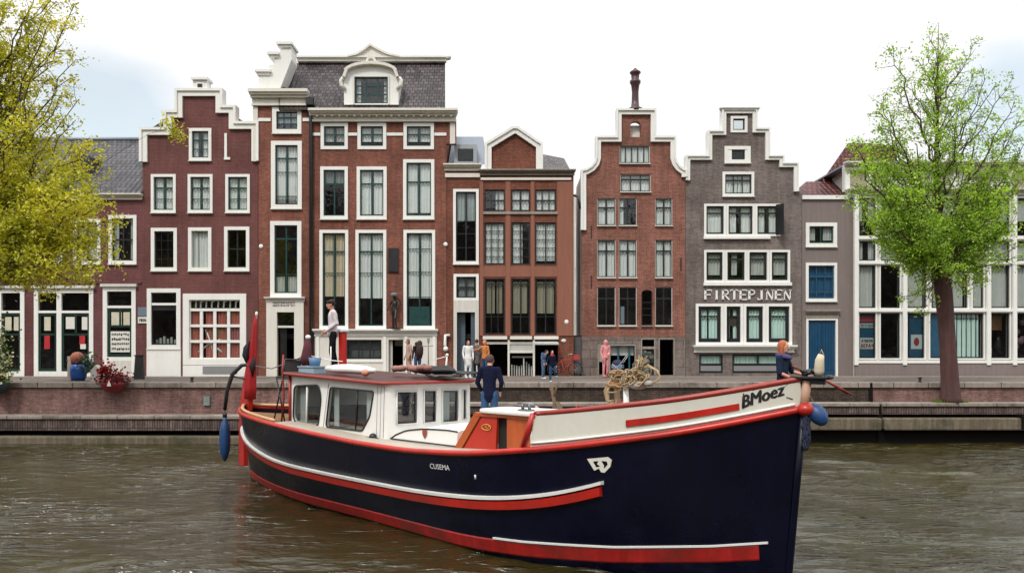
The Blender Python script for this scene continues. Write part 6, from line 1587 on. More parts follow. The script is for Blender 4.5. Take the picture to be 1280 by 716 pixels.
MB().box(-.28, .28, -.15, .15, 0, .13).box(-.30, .30, -.17, .17, .12, .145).build('tub', surface('pale blue plastic', lin(140, 164, 178), .5, .1), bb, local=True)
MB().lathe([(.1, .14), (.13, .32), (.11, .321), (.09, .15)], (.1, 0, 0), 14).build('bucket', surface('blue bucket', lin(88, 124, 160), .5, .1), bb, local=True)
# red post with white cap beside the man
rpst = bempty('red_post', 4.14, -.02, 2.6, 'red upright post with white top standing behind the man in the white jumper', 'post')
MB().box(-.07, .07, -.06, .06, 0, .86).build('post', hullred, rpst, local=True, bevel=.01)
MB().box(-.1, .1, -.09, .09, .86, .93).build('post_cap', bwhite, rpst, local=True, bevel=.02)
o = MB(); o.ball((0, 0, .06), .12, .1, .08); o.ball((.12, .03, .04), .09, .09, .06)
bthing(o, 'grey_cloth', M['curtgrey'], 4.08, .25, 2.58, 'crumpled grey cloth at the foot of the red post', 'cloth')
# folded chair and maroon flag at the aft end of the wheelhouse
ch = bempty('deck_chair', 3.25, .75, 1.56, 'dark metal folding chair standing on the stern deck behind the wheelhouse', 'chair')
c_ = MB()
for y in (-.2, .2):
    c_.tube([(-.25, y, 0), (.15, y, 1.0), (.2, y, 1.32)], .018, 6); c_.tube([(.2, y, 0), (-.15, y, .95)], .018, 6)
c_.tube([(.2, -.2, 1.32), (.2, .2, 1.32)], .018, 6).tube([(-.15, -.2, .95), (-.15, .2, .95)], .018, 6); c_.build('frame', M['metalblack'], ch, local=True)
MB().box(-.16, .16, -.19, .19, .9, .93).build('seat', surface('dark webbing', lin(62, 58, 58), .9), ch, local=True); MB().box(.165, .2, -.19, .19, 1.05, 1.3).build('backrest', surface('dark webbing back', lin(62, 58, 58), .9), ch, local=True)
mf = bempty('maroon_pennant', 3.62, .55, 2.5, 'maroon cloth pennant with white head folded down beside the roof edge', 'flag')
foldtube([(0, 0, .28), (.02, 0, .45), (.05, 0, .62), (.06, 0, .8)], [.13, .12, .09, .06], 14, .2, 4).build('cloth', surface('maroon cloth', lin(84, 38, 46), .85), mf, local=True)
foldtube([(0, 0, 0), (0, 0, .28)], [.08, .09], 12, .15, 3).build('pale_cloth', surface('pale pink cloth', lin(196, 176, 172), .85), mf, local=True)
MB().ball((.08, 0, .85), .075, .05, .05).build('head', bwhite, mf, local=True)

# rope gear on the fore deck
straw = surface('straw coloured rope', lin(166, 144, 112), .95, .3, 6, 30, .6, 50)
wp = bempty('white_post', s_at(783, -.5), -.5, zgs(11.2) - .32, 'slim white bollard post with brown foot rising from the fore deck among ropes', 'post')
MB().tube([(0.045, 0, 0), (-.03, 0, 1.34)], [.065, .035], 8).build('post', bwhite, wp, local=True)
MB().tube([(-.17, .05, 0), (-.16, .05, .89)], [.05, .04], 8).build('foot', surface('brown post', lin(120, 70, 60), .7), wp, local=True)
rp_ = bempty('rope_bundle', s_at(790, -.5), -.5, 2.55, 'big tangle of straw coloured rope heaped over the white post', 'rope')
rm = MB(); rr = random.Random(15)
for k in range(32):
    cx_, cz_ = rr.uniform(-.36, .22), rr.uniform(-.06, .2) + .0; r1, r2 = rr.uniform(.06, .15), rr.uniform(.05, .1); tl = rr.uniform(-.5, .9)
    lp = []
    for a in range(14):
        th = a / 14 * 2 * PI; x_, z_ = r1 * math.cos(th), r2 * math.sin(th)
        lp.append((cx_ + x_ * math.cos(tl) - z_ * math.sin(tl), rr.uniform(-.02, .02) + .1 * math.sin(th + k), cz_ + cx_ * .35 + x_ * math.sin(tl) + z_ * math.cos(tl)))
    rm.tube(lp, .0115, 5, closed=True)
for k in range(26):
    rm.tube([(.12 + rr.uniform(-.05, .05), rr.uniform(-.03, .03), .1), (.17 + rr.uniform(-.06, .06), rr.uniform(-.05, .05), .28), (.2 + rr.uniform(-.09, .09), 0, .30 + rr.uniform(0, .13))], [.012, .011, .004], 4)
for k in range(3): rm.tube([(.15, .02 * k, .2), (.3, .0, .24 + .015 * k), (.45, .02 * k, .18), (.52, 0, .1 - .02 * k), (.42, 0, .0), (.3, 0, -.02 * k)], .012, 5)
rm.build('rope_coils', straw, rp_, local=True)
MB().ball((-.35, .02, -.05), .16, .1, .06).ball((-.3, .02, .12), .1, .08, .06).build('brown_sacking', surface('brown sacking', lin(150, 108, 72), .9, .25), rp_, local=True)
MB().ball((.12, .0, -.05), .15, .1, .07).ball((.3, .0, -.02), .09, .07, .05).build('grey_sacking', surface('grey sacking', lin(150, 146, 142), .9, .3), rp_, local=True)
lo = bempty('rope_loop', s_at(765, -.6), -.6, 1.92, 'upright straw rope bound into an eye shape beside the white post', 'rope')
lm_ = MB()
for k in range(5):
    w_ = .07 + .018 * k
    lm_.tube([(0, .01 * k, 0), (-.02, 0, .15), (-w_, .01 * k, .33), (-w_ * 1.05, 0, .47), (-.02, .0, .66), (.0, 0, .72), (w_ * .9, 0, .5), (w_ * .95, .01, .35), (.03, 0, .18), (.0, 0, 0)], .018, 5)
lm_.tube([(0, 0, .05), (0, 0, zgs(10.9) - .34 - 1.92)], .03, 6)
for k in range(5): lm_.tube([(-.05, -.02, .1 + k * .05), (.05, -.02, .12 + k * .05)], .018, 5)
lm_.build('rope_coils', straw, lo, local=True)
# bare driftwood like sticks standing at the foredeck
dw = bempty('dry_branch', s_at(692, -.9), -.9, 1.88, 'dry forked branch with a broad grey palm leaf standing on the fore deck', 'branch')
twg = surface('dry branch bark', lin(112, 92, 70), .9, .25, 6, 20, .4)
MB().tube([(0, 0, -.3), (.02, 0, .25), (-.03, 0, .45), (-.05, 0, .62)], [.045, .035, .03, .015], 7).tube([(0, 0, .35), (.06, 0, .5), (.12, 0, .62)], [.025, .018, .008], 6).tube([(-.01, 0, .42), (-.1, 0, .5)], [.02, .008], 6).build('stem', twg, dw, local=True)
MB().add([(0, 0, .02), (.09, 0, .28), (.14, 0, .25), (.3, 0, .03), (.2, -.02, .0)], [(0, 1, 2, 3, 4)]).add([(0, .015, .02), (.09, .015, .28), (.14, .015, .25), (.3, .015, .03), (.2, .0, .0)], [(4, 3, 2, 1, 0)]).build('dry_leaf', surface('dry leaf', lin(112, 100, 84), .9, .3), dw, local=True)
o = MB().tube([(0, 0, 0), (0, 0, .18), (.04, 0, .23), (.1, 0, .2)], .018, 6); bthing(o, 'curved_vent', M['curtgrey'], s_at(668, -.8), -.8, 1.82, 'thin curved grey pipe end sticking up left of the dry branch', 'pipe')
o = MB().ball((0, 0, .04), .07, .06, .06).tube([(0, 0, .05), (.02, 0, .16)], [.02, .01], 5); bthing(o, 'red_float', hullred, s_at(720, -.8), -.8, 1.97, 'small red and white float on the rail right of the dry branch', 'float')

# gear at the bow: net bag and crossed oars
bg = bempty('canvas_bag', LB + .22, 0, 2.70, 'pale canvas bag standing upright at the tip of the bow', 'bag')
foldtube([(0, 0, 0), (0, 0, .06), (.01, 0, .2), (.03, 0, .27)], [.035, .06, .052, .035], 12, .12, 3).build('bag', surface('beige canvas', lin(202, 190, 166), .9), bg, local=True)
MB().tube([(.0, 0, .26), (.03, 0, .33), (.06, 0, .26)], .008, 5).build('handle', surface('bag handle', lin(160, 150, 130), .9), bg, local=True)
o = MB()
for k in range(12): o.ball((rr.uniform(-.07, .07), rr.uniform(-.06, .06), rr.uniform(-.03, .05)), .035, .03, .03, 8, 5)
bthing(o, 'bow_shackles', M['metalblack'], LB + .07, 0, 2.73, 'black shackles and chain heaped at the stem head', 'chain')
o = MB()
e1 = [(0, 0, 0), (.30, .4, -.25)]; o.tube(e1, [.018, .014], 6).tube([(.02, 0, .0), (.26, .36, -.24)], .012, 6).tube([(.0, 0, .02), (-.35, .1, .1)], .012, 6)
bthing(o, 'boat_oars', capred, LB + .14, -.06, 2.715, 'pair of thin red brown poles slanting down from the bow', 'poles')

# ------------------------------------------------------------------ people
skin = surface('skin', lin(196, 146, 122), .55, .08, 3, 20, .05)
BASE = dict(pelvis=(0, 0, .95), waist=(0, 0, 1.1), chest=(0, 0, 1.30), neck=(0, 0, 1.47), head=(0, -.02, 1.62),
            hipL=(.09, 0, .92), kneeL=(.10, -.01, .50), ankL=(.10, .02, .08), hipR=(-.09, 0, .92), kneeR=(-.10, -.01, .50), ankR=(-.10, .02, .08),
            shL=(.175, 0, 1.42), elL=(.23, .02, 1.15), wrL=(.22, -.08, .91), shR=(-.175, 0, 1.42), elR=(-.23, .02, 1.15), wrR=(-.22, -.08, .91))
def person(loc, rz, height, label, pose=None, top=None, legs=None, hair=None, shoes=None, sleeves='long', coat=0.0, skirt=None, hat=None, hairlen=0, skinm=None, bulk=1.0, toe=(0, -1), hood=False, cat='person', group=None, allmat=None, hide_legs=False):
    """faces local -y"""
    J = dict(BASE); J.update(pose or {}); k = height / 1.75
    J = {a: Vector(b) * k for a, b in J.items()}
    root = empty('person', loc, rz, label, cat, group); sk = allmat or skinm or skin
    V = lambda a: J[a]
    r = lambda x: x * k
    b = MB(); H_ = V('head'); hd = (H_ - V('neck')).normalized()
    b.ball(tuple(H_ + Vector((0, 0, r(.01)))), r(.073), r(.092), r(.112), 16, 12)
    b.ball(tuple(H_ + Vector((0, -r(.022), -r(.06)))), r(.055), r(.06), r(.055))
    fx = Vector((toe[0], toe[1], 0)).normalized() if pose and 'face' in pose else Vector((0, -1, 0))
    fx = Vector((pose['face'][0], pose['face'][1], 0)).normalized() if pose and 'face' in pose else Vector((0, -1, 0))
    sd = Vector((fx.y, -fx.x, 0))
    b.ball(tuple(H_ + fx * r(.096) + Vector((0, 0, -r(.018)))), r(.015), r(.02), r(.022), 8, 6)
    for sg in (-1, 1): b.ball(tuple(H_ + sd * sg * r(.075)), r(.012), r(.02), r(.028), 8, 6)
    capsule(b, V('neck') - hd * r(.04), V('neck') + hd * r(.09), r(.052), r(.048))
    capsule(b, V('chest'), V('waist'), r(.14) * bulk, r(.115) * bulk, .66); capsule(b, V('waist'), V('pelvis'), r(.115) * bulk, r(.135) * bulk, .7)
    capsule(b, V('shL'), V('shR'), r(.05), r(.05))
    for s_ in 'LR':
        capsule(b, V('sh' + s_), V('el' + s_), r(.047), r(.036)); capsule(b, V('el' + s_), V('wr' + s_), r(.036), r(.024))
        capsule(b, V('hip' + s_), V('knee' + s_), r(.078), r(.052)); capsule(b, V('knee' + s_), V('ank' + s_), r(.052), r(.036))
        ft = V('ank' + s_) + Vector((toe[0] * r(.13), toe[1] * r(.13), -r(.045))); capsule(b, V('ank' + s_) - Vector((toe[0] * r(.03), toe[1] * r(.03), r(.035))), ft, r(.034), r(.03))
        d_ = (V('wr' + s_) - V('el' + s_)).normalized(); capsule(b, V('wr' + s_), V('wr' + s_) + d_ * r(.075), r(.026), r(.034), .6)
    fg = MB()
    for s_ in 'LR':
        d_ = (V('wr' + s_) - V('el' + s_)).normalized(); base = V('wr' + s_) + d_ * r(.085); cr = d_.cross(Vector((1, 0, 0)) if abs(d_.x) < .8 else Vector((0, 0, 1))).normalized()
        inn = d_.cross(cr)
        for i, (o_, ln) in enumerate(((-.027, .07), (-.009, .078), (.009, .074), (.026, .058))):
            p = base + cr * r(o_); q_ = p + d_ * r(ln * .55) + inn * r(.008); e_ = q_ + d_ * r(ln * .35) + inn * r(.024)
            fg.tube([tuple(p - d_ * r(.02)), tuple(q_), tuple(e_)], [r(.0095), r(.009), r(.007)], 6)
        p = V('wr' + s_) + d_ * r(.035) + cr * r(.028); fg.tube([tuple(p), tuple(p + cr * r(.024) + d_ * r(.025)), tuple(p + cr * r(.026) + d_ * r(.055) + inn * r(.01))], [r(.013), r(.011), r(.008)], 6)
    remeshed(b, 'body', sk, root, .011 * k if height > 1.2 else .009, fg, 2)
    if allmat: return root, V
    ey = MB()
    for sg in (-1, 1): ey.ball(tuple(H_ + fx * r(.080) + sd * sg * r(.031) + Vector((0, 0, r(.008)))), r(.010), r(.010), r(.007), 8, 6)
    ey.build('eyes', M['ink'], root, local=True)
    mo = MB().ball(tuple(H_ + fx * r(.086) + Vector((0, 0, -r(.056)))), r(.018), r(.012), r(.005), 8, 6); mo.build('mouth', surface('lips', lin(150, 84, 76), .5), root, local=True)
    e = .016
    if top:
        t_ = MB(); capsule(t_, V('chest') + Vector((0, 0, r(.03))), V('waist'), r(.14 + e) * bulk, r(.125 + e) * bulk, .7); capsule(t_, V('waist'), V('pelvis') + Vector((0, 0, -r(coat * .2))), r(.125 + e) * bulk, r(.14 + e) * bulk, .75)
        capsule(t_, V('shL'), V('shR'), r(.062), r(.062)); capsule(t_, V('neck') - hd * r(.05), V('neck') - hd * r(.01), r(.075), r(.062))
        t_.lathe([(r(.162) * bulk, -r(.07)), (r(.158) * bulk, 0), (r(.142) * bulk, r(.12))], tuple(V('pelvis')), 18, 1, .76)
        if coat: capsule(t_, V('pelvis'), V('pelvis') - Vector((0, 0, r(coat))), r(.155) * bulk, r(.165) * bulk, .75)
        for s_ in 'LR':
            capsule(t_, V('sh' + s_), V('el' + s_), r(.064), r(.052))
            if sleeves == 'long': capsule(t_, V('el' + s_), V('wr' + s_), r(.052), r(.038))
        if hood: capsule(t_, V('neck'), H_ + Vector((0, 0, r(.01))), r(.075), r(.108)) 
        remeshed(t_, 'top', top, root, .016 * k, None, 2)
    if legs:
        l_ = MB(); capsule(l_, V('waist') - Vector((0, 0, r(.06))), V('pelvis'), r(.125), r(.148), .72)
        for s_ in 'LR': capsule(l_, V('hip' + s_), V('knee' + s_), r(.094), r(.066)); capsule(l_, V('knee' + s_), V('ank' + s_) + Vector((0, 0, r(.02))), r(.066), r(.055))
        remeshed(l_, 'trousers', legs, root, .016 * k, None, 2)
    if skirt:
        capsule(MB(), V('waist'), V('pelvis'), .1, .1); sk_ = MB(); sk_.lathe([(r(.25), -r(.5)), (r(.24), -r(.3)), (r(.18), 0), (r(.13), r(.16))], tuple(V('pelvis')), 18, 1, .75); sk_.build('skirt', skirt, root, local=True)
    sh = MB()
    for s_ in 'LR':
        a_ = V('ank' + s_); ft = a_ + Vector((toe[0] * r(.14), toe[1] * r(.14), -r(.042))); capsule(sh, a_ - Vector((toe[0] * r(.035), toe[1] * r(.035), r(.03))), ft, r(.046), r(.04)); capsule(sh, a_ - Vector((0, 0, r(.02))), a_ + Vector((0, 0, r(.02))), r(.045), r(.045))
    remeshed(sh, 'shoes', shoes or M['black'], root, .014, None, 2)
    if hair:
        h_ = MB(); h_.ball(tuple(H_ - fx * r(.018) + Vector((0, 0, r(.035)))), r(.086), r(.098), r(.098), 14, 10)
        if hairlen:
            capsule(h_, H_ - fx * r(.05), H_ - fx * r(.06) - Vector((0, 0, r(hairlen))), r(.075), r(.06), .8)
            for sg in (-1, 1): capsule(h_, H_ + sd * sg * r(.07) - fx * r(.01), H_ + sd * sg * r(.075) - fx * r(.01) - Vector((0, 0, r(hairlen * .8))), r(.03), r(.028))
        remeshed(h_, 'hair', hair, root, .012, None, 1)
    return root, V
hb_ = surface('dark brown hair', lin(44, 30, 26), .7, .25, 8, 30, .4, 60); hginger = surface('ginger hair', lin(168, 92, 54), .7, .25, 8, 30, .4, 60); hbl = surface('light brown hair', lin(120, 84, 62), .7, .25, 8, 30, .4, 60)
cW = garment('white knit', lin(206, 196, 200), var=.14); cB = garment('black trousers', lin(22, 22, 26)); cN = garment('navy jacket', lin(18, 22, 46)); cJ = garment('blue denim', lin(48, 78, 112), var=.3)
cJ2 = garment('pale denim', lin(82, 104, 132), var=.3); cG = garment('grey coat', lin(104, 100, 102)); cP = garment('pink tracksuit', lin(214, 142, 144)); cO = garment('orange top', lin(190, 122, 72), var=.3); cBe = garment('pinkish beige coat', lin(176, 148, 136), var=.25)
cWh = garment('white coat', lin(220, 220, 220), var=.1); cDk = garment('dark teal top', lin(30, 40, 62)); cWt = surface('white shoes', lin(210, 210, 210), .6)
# man in a white jumper on the wheelhouse roof, seen from the side
mz = 2.605
m_, V = person(BW(3.98, .12, mz), R(-70), 1.56, 'dark haired man in a white jumper and black trousers standing on the wheelhouse roof', dict(
    head=(0, -.05, 1.615), neck=(0, -.01, 1.47), elL=(.22, .06, 1.16), wrL=(.12, -.14, 1.0), elR=(-.21, .05, 1.16), wrR=(-.12, -.15, .99), kneeL=(.08, -.04, .5), kneeR=(-.09, .02, .5), ankR=(-.09, .1, .08)),
    top=cW, legs=cB, hair=hb_, shoes=M['black'], bulk=1.05)
MB().lathe([(.083, 0), (.086, .03), (.08, .055)], tuple(V('head') + Vector((0, 0, .03))), 14, 1, 1.12).build('headband', surface('dark headband', lin(46, 22, 20), .8), m_, local=True)
# man in navy jacket and jeans amidships, back to the camera
sj, tj = 8.25, -.35
person(BW(sj, tj, 1.44), R(170), 1.56, 'man in a navy blue jacket and blue jeans standing on deck ahead of the wheelhouse', dict(
    elL=(.25, .0, 1.16), wrL=(.2, -.12, 1.0), elR=(-.25, .0, 1.16), wrR=(-.2, -.12, 1.0), head=(0, -.06, 1.6)), top=cN, legs=cJ, hair=surface('grey brown hair', lin(74, 52, 50), .8), coat=.05, bulk=.95)
# woman at the bow
wb, V = person(BW(13.93, -.04, zgs(13.93) - .33), R(52), 1.25, 'red haired woman in a dark navy short sleeved top standing at the bow', dict(
    elL=(.25, -.08, 1.18), wrL=(.30, -.30, 1.12), elR=(-.22, -.02, 1.16), wrR=(-.08, -.24, 1.05)), bulk=.92, top=cDk, legs=cB, hair=hginger, hairlen=.14, sleeves='short')
foldtube([V('neck') + Vector((-.09, -.03, -.01)), V('neck') + Vector((0, -.09, -.03)), V('neck') + Vector((.09, -.03, -.01)), V('neck') + Vector((0, .07, .01)), V('neck') + Vector((-.09, -.03, -.01))], [.03] * 5, 8, .2, 3).build('scarf', cloth('violet grey scarf', lin(74, 70, 110)), wb, local=True)
def street(px, Y): return (WX(px, Y), Y, STREET + .012 if 36.6 < Y < 37.6 else STREET)
# quay people
w1_, V = person(street(585, 34.5), R(20), 1.66, 'person in a long white coat with brown hair on the quay by the open doorway', dict(head=(0, -.03, 1.6)), top=cWh, legs=cWh, hair=surface('auburn hair', lin(84, 46, 44), .8), hairlen=.12, coat=.3, shoes=cWt)
person(street(596, 36.0), R(-150), 1.72, 'person in a grey coat and dark trousers beside the one in white', {}, top=cG, legs=cB, hair=hb_, coat=.25)
person(street(606, 35.6), R(-40), 1.68, 'person in a tan orange top and jeans raising an arm before the orange house', dict(elR=(-.3, -.12, 1.3), wrR=(-.5, -.2, 1.26)), top=cO, legs=cJ, hair=surface('orange hair', lin(190, 116, 64), .8), hairlen=.05)
kd, V = person((WX(690, 29.4), 29.4, STREET), R(25), 1.17, 'child in a navy jacket with red collar and jeans stepping along the quay edge', dict(kneeL=(.2, -.12, .52), ankL=(.3, .1, .34), elR=(-.3, -.05, 1.2), wrR=(-.42, -.16, 1.05)), top=cN, legs=cJ, hair=hb_, shoes=cWt, bulk=1.15)
foldtube([V('neck') + Vector((-.07, -.02, 0)), V('neck') + Vector((0, -.07, -.02)), V('neck') + Vector((.07, -.02, 0)), V('neck') + Vector((0, .05, .02)), V('neck') + Vector((-.07, -.02, 0))], [.03] * 5, 8, .2, 3).build('collar', redcl, kd, local=True)
person(street(679, 33.5), R(70), 1.3, 'small person with a pale top crouching slightly behind the child in the navy jacket', dict(head=(0, -.2, 1.5), neck=(0, -.15, 1.38), chest=(0, -.08, 1.25)), top=cJ2, legs=cJ2, hair=hb_, shoes=cWt)
person(street(757, 36.4), R(25), 1.70, 'person in a pink hooded tracksuit beside the stone based shopfront', dict(elL=(.2, -.02, 1.15), wrL=(.1, -.14, 1.05)), top=cP, legs=cP, hair=surface('pink hood', lin(212, 128, 130), .9), hood=True, shoes=cP)
p1_, V = person(street(511, 36.3), R(-60), 1.76, 'woman with brown hair in a pinkish beige coat leaning by the white panelled ground floor', dict(head=(0, -.06, 1.6)), top=cBe, legs=cBe, hair=hbl, hairlen=.1, coat=.35)
p2_, V = person(street(522, 35.9), R(-150), 1.68, 'person in jeans bent under a large dark brown rucksack by the white pilaster', dict(head=(0, -.14, 1.53), neck=(0, -.1, 1.4), chest=(0, -.05, 1.26)), top=garment('dark brown jacket', lin(60, 42, 38)), legs=cJ, hair=hb_)
bp_ = empty('rucksack', Vector(p2_.location) + Vector((.12, -.16, 1.02)), R(-150), 'large dark brown rucksack carried on the back of the person in jeans', 'rucksack')
o = MB(); o.ball((0, 0, .22), .17, .13, .3); o.ball((0, -.02, .5), .13, .11, .14); remeshed(o, 'pack', surface('dark brown pack', lin(58, 40, 36), .85, .35, 6, 20, .3), bp_, .02)
MB().tube([(-.1, -.12, .45), (-.1, -.2, .3), (-.1, -.12, .1)], .018, 5).tube([(.1, -.12, .45), (.1, -.2, .3), (.1, -.12, .1)], .018, 5).build('strap', M['black'], bp_, local=True)
# black statue on the white ledge of the townhouse
st_, V = person((WX(493.5, 37.75), 37.66, WZ(411, 37.75) + .01), R(-25), 1.58, 'black bronze figure striding on the white ledge between two tall green windows', dict(kneeL=(.14, -.16, .52), ankL=(.17, -.05, .08), kneeR=(-.12, .06, .5), ankR=(-.2, .14, .08), elL=(.3, -.02, 1.25), wrL=(.3, -.2, 1.1), elR=(-.3, .02, 1.22), wrR=(-.28, -.16, 1.05)),
    allmat=surface('black bronze', lin(30, 28, 28), .4, .3, 4, 16, .3), cat='statue')
st_.name = 'statue'
MB().box(-.32, .3, -.12, .16, -.0, .03).build('plinth', M['black'], st_, local=True)
MB().lathe([(.17, 0), (.17, .12), (.15, .16), (.02, .18)], tuple(V('head') + Vector((0, 0, .05))), 14).build('drum_hat', surface('pewter', lin(110, 110, 112), .4, .3), st_, local=True)

# ------------------------------------------------------------------ street and quay objects
def flowers(mb, c, r, n, sz, rg):
    for i in range(n):
        p = Vector((rg.gauss(0, r[0]), rg.gauss(0, r[1]), abs(rg.gauss(0, r[2])))) + Vector(c); a = Vector((rg.gauss(0, 1), rg.gauss(0, 1), rg.gauss(0, 1))).normalized() * sz; b_ = a.cross(Vector((rg.gauss(0, 1), rg.gauss(0, 1), rg.gauss(0, 1)))).normalized() * sz
        mb.add([tuple(p - a), tuple(p + b_), tuple(p + a), tuple(p - b_)], [(0, 1, 2, 3)])
    return mb
rg = random.Random(9)
pgreen = leafmat('plant green', lin(50, 72, 36), lin(74, 98, 44), lin(96, 116, 58)); pwhite = leafmat('white blossom', lin(190, 196, 180), lin(216, 216, 206), lin(226, 210, 170)); pred = leafmat('red blossom', lin(110, 20, 30), lin(150, 30, 40), lin(176, 60, 60))
b1_ = empty('flower_basket', (WX(2, 27.6), 27.62, WZ(490, 27.6)), 0, 'tall basket of white and green flowers hung on the quay wall at the left edge', 'flower basket')
X0, Y0, Z0 = b1_.location
MB().lathe([(.12, -.06), (.28, .05), (.40, .32), (.38, .33)], (X0 - .15, Y0, Z0), 18).build('bowl', surface('dark teal basket', lin(34, 50, 54), .7, .3, 6, 20, .4), b1_)
flowers(MB(), (X0 - .2, Y0, Z0 + .35), (.22, .16, .9), 1300, .045, rg).build('leaves', pgreen, b1_); flowers(MB(), (X0 - .2, Y0 - .05, Z0 + .3), (.22, .16, .85), 700, .05, rg).build('blossoms', pwhite, b1_)
MB().tube([(X0 - .15, Y0 + .1, Z0 + .3), (X0 - .15, 27.95, Z0 + .6), (X0 - .15, 28.0, STREET + .1)], .015, 5).build('bracket', M['metalblack'], b1_)
b2_ = empty('flower_basket', (WX(143, 27.7), 27.62, WZ(491, 27.7)), 0, 'red bowl planter spilling dark red flowers over the quay coping', 'flower basket')
X0, Y0, Z0 = b2_.location
MB().lathe([(.1, 0), (.3, .08), (.4, .24), (.47, .36), (.45, .37)], (X0, Y0, Z0), 20, 1, .7).build('bowl', surface('dark red bowl', lin(112, 18, 30), .5, .2, 4, 20, .2), b2_)
flowers(MB(), (X0, Y0, Z0 + .38), (.26, .16, .22), 420, .045, rg).build('blossoms', pred, b2_); flowers(MB(), (X0, Y0, Z0 + .32), (.24, .16, .2), 380, .04, rg).build('leaves', surface('dark stems', lin(50, 32, 34), .8, .4), b2_)
flowers(MB(), (X0 - .3, Y0, Z0 + .65), (.1, .1, .18), 160, .05, rg).build('tall_blossoms', pred, b2_)
MB().prism([(X0 - .04, Z0 + .25), (X0 + .1, Z0 + .25), (X0 + .03, Z0 + .47)], Y0 - .36, Y0 - .34).build('name_tag', M['paper'], b2_)
MB().box(X0 - .02, X0 + .02, Y0 + .1, 27.99, Z0 + .2, Z0 + .24).build('bracket', M['metalblack'], b2_)
b3_ = empty('plant_tub', (WX(98, 31), 31.0, STREET), 0, 'round blue tub with a terracotta pot and foliage before the green shop door', 'planter'); X0, Y0, Z0 = b3_.location
MB().lathe([(.22, 0), (.29, .15), (.31, .45), (.29, .62), (.27, .63)], (X0, Y0, Z0), 20).build('tub', surface('cobalt blue glaze', lin(30, 78, 146), .3, .12, 3, 14, .1), b3_)
MB().ball((X0 - .04, Y0, Z0 + .88), .26, .22, .24).build('terracotta_pot', surface('terracotta', lin(164, 96, 76), .8, .15), b3_)
flowers(MB(), (X0 + .34, Y0, Z0 + .35), (.16, .12, .28), 420, .05, rg).build('leaves', pgreen, b3_); flowers(MB(), (X0 + .3, Y0 - .04, Z0 + .3), (.16, .12, .3), 130, .045, rg).build('blossoms', surface('blue and yellow blossoms', lin(90, 110, 150), .7, .6), b3_)
MB().box(X0 - .42, X0 - .28, Y0 - .02, Y0 + .05, Z0, Z0 + .95).build('side_board', surface('beige board', lin(190, 164, 148), .8), b3_)
o = MB().add([(0, 0, 0), (.34, 0, 0), (.34, 0, .4), (.2, 0, .62), (0, .0, .4), (0, .3, 0), (.34, .3, 0), (.34, .3, .4), (.2, .3, .62), (0, .3, .4)], [(0, 1, 2, 3, 4), (9, 8, 7, 6, 5), (0, 4, 9, 5), (4, 3, 8, 9), (3, 2, 7, 8), (2, 1, 6, 7)])
o = o.build('pale_sign_box', M['whiteold'], None); o.location = (WX(113, 30.6), 30.6, STREET); tag(o, 'plain pale pointed box standing right of the blue tub', 'box')
a_ = empty('a_board', (WX(174, 33), 33.0, STREET), 0, 'narrow black folding pavement board between the two white shop fronts', 'pavement board')
a_.name = 'pavement_board'
X0, Y0, Z0 = a_.location
MB().add([(X0 - .17, Y0 - .15, Z0), (X0 + .17, Y0 - .15, Z0), (X0 + .17, Y0, Z0 + .95), (X0 - .17, Y0, Z0 + .95), (X0 - .17, Y0 + .15, Z0), (X0 + .17, Y0 + .15, Z0)], [(0, 1, 2, 3), (4, 3, 2, 5), (0, 3, 4), (1, 5, 2)]).build('board', M['black'], a_)
MB().box(X0 - .2, X0 + .2, Y0 - .03, Y0 + .03, Z0 + .95, Z0 + 1.0).build('board_frame', M['metalblack'], a_)
# pushchair by the person in pink
pc = empty('pushchair', street(772, 36.0), R(-20), 'dark blue and white pushchair beside the person in pink', 'pushchair')
MB().ball((0, 0, .6), .26, .22, .2).build('hood', surface('dark navy pram hood', lin(34, 42, 64), .8, .3), pc, local=True)
MB().box(-.25, .25, -.2, .2, .38, .58).build('seat', surface('blue white pram cloth', lin(110, 126, 150), .8, .5, 8, 20), pc, local=True, bevel=.04)
fm_ = MB().tube([(-.3, -.2, .15), (.25, -.2, .7), (.42, -.2, .95)], .015, 5).tube([(-.3, .2, .15), (.25, .2, .7), (.42, .2, .95)], .015, 5).tube([(.3, -.2, .15), (-.2, -.2, .6)], .015, 5).tube([(.3, .2, .15), (-.2, .2, .6)], .015, 5).tube([(.42, -.2, .95), (.42, .2, .95)], .018, 5)
fm_.build('frame', M['curtgrey'], pc, local=True)
def ring(c, r, th, axis='y', n=18):
    return [(c[0] + r * math.cos(2*PI*i/n), c[1], c[2] + r * math.sin(2*PI*i/n)) for i in range(n)]
for x, y in ((-.3, -.22), (-.3, .22), (.3, -.22), (.3, .22)): MB().tube(ring((x, y, .13), .11, 0), .022, 6, closed=True).build('wheel', M['black'], pc, local=True)
# bicycle leaning at the orange house
bk = empty('bicycle', street(706, 37.3), R(8), 'red bicycle with a crate parked against the orange brick pier', 'bicycle')
for x in (-.5, .5):
    w_ = MB().tube(ring((x, 0, .34), .32, 0, n=24), .02, 6, closed=True).build('wheel', M['black'], bk, local=True)
    sp = MB()
    for i in range(12): sp.tube([(x, 0, .34), (x + .31 * math.cos(2*PI*i/12), 0, .34 + .31 * math.sin(2*PI*i/12))], .003, 3)
    sp.build('spokes', M['curtgrey'], w_, local=True)
rb_ = surface('red bicycle frame', lin(170, 38, 34), .4)
MB().tube([(-.5, 0, .34), (-.05, 0, .3), (-.18, 0, .82)], .018, 6).tube([(-.05, 0, .3), (.38, 0, .72)], .02, 6).tube([(-.15, 0, .72), (.38, 0, .8)], .018, 6).tube([(.5, 0, .34), (.38, 0, .75), (.34, 0, 1.0)], .018, 6).tube([(-.5, 0, .34), (-.16, 0, .74)], .012, 6).build('frame', rb_, bk, local=True)
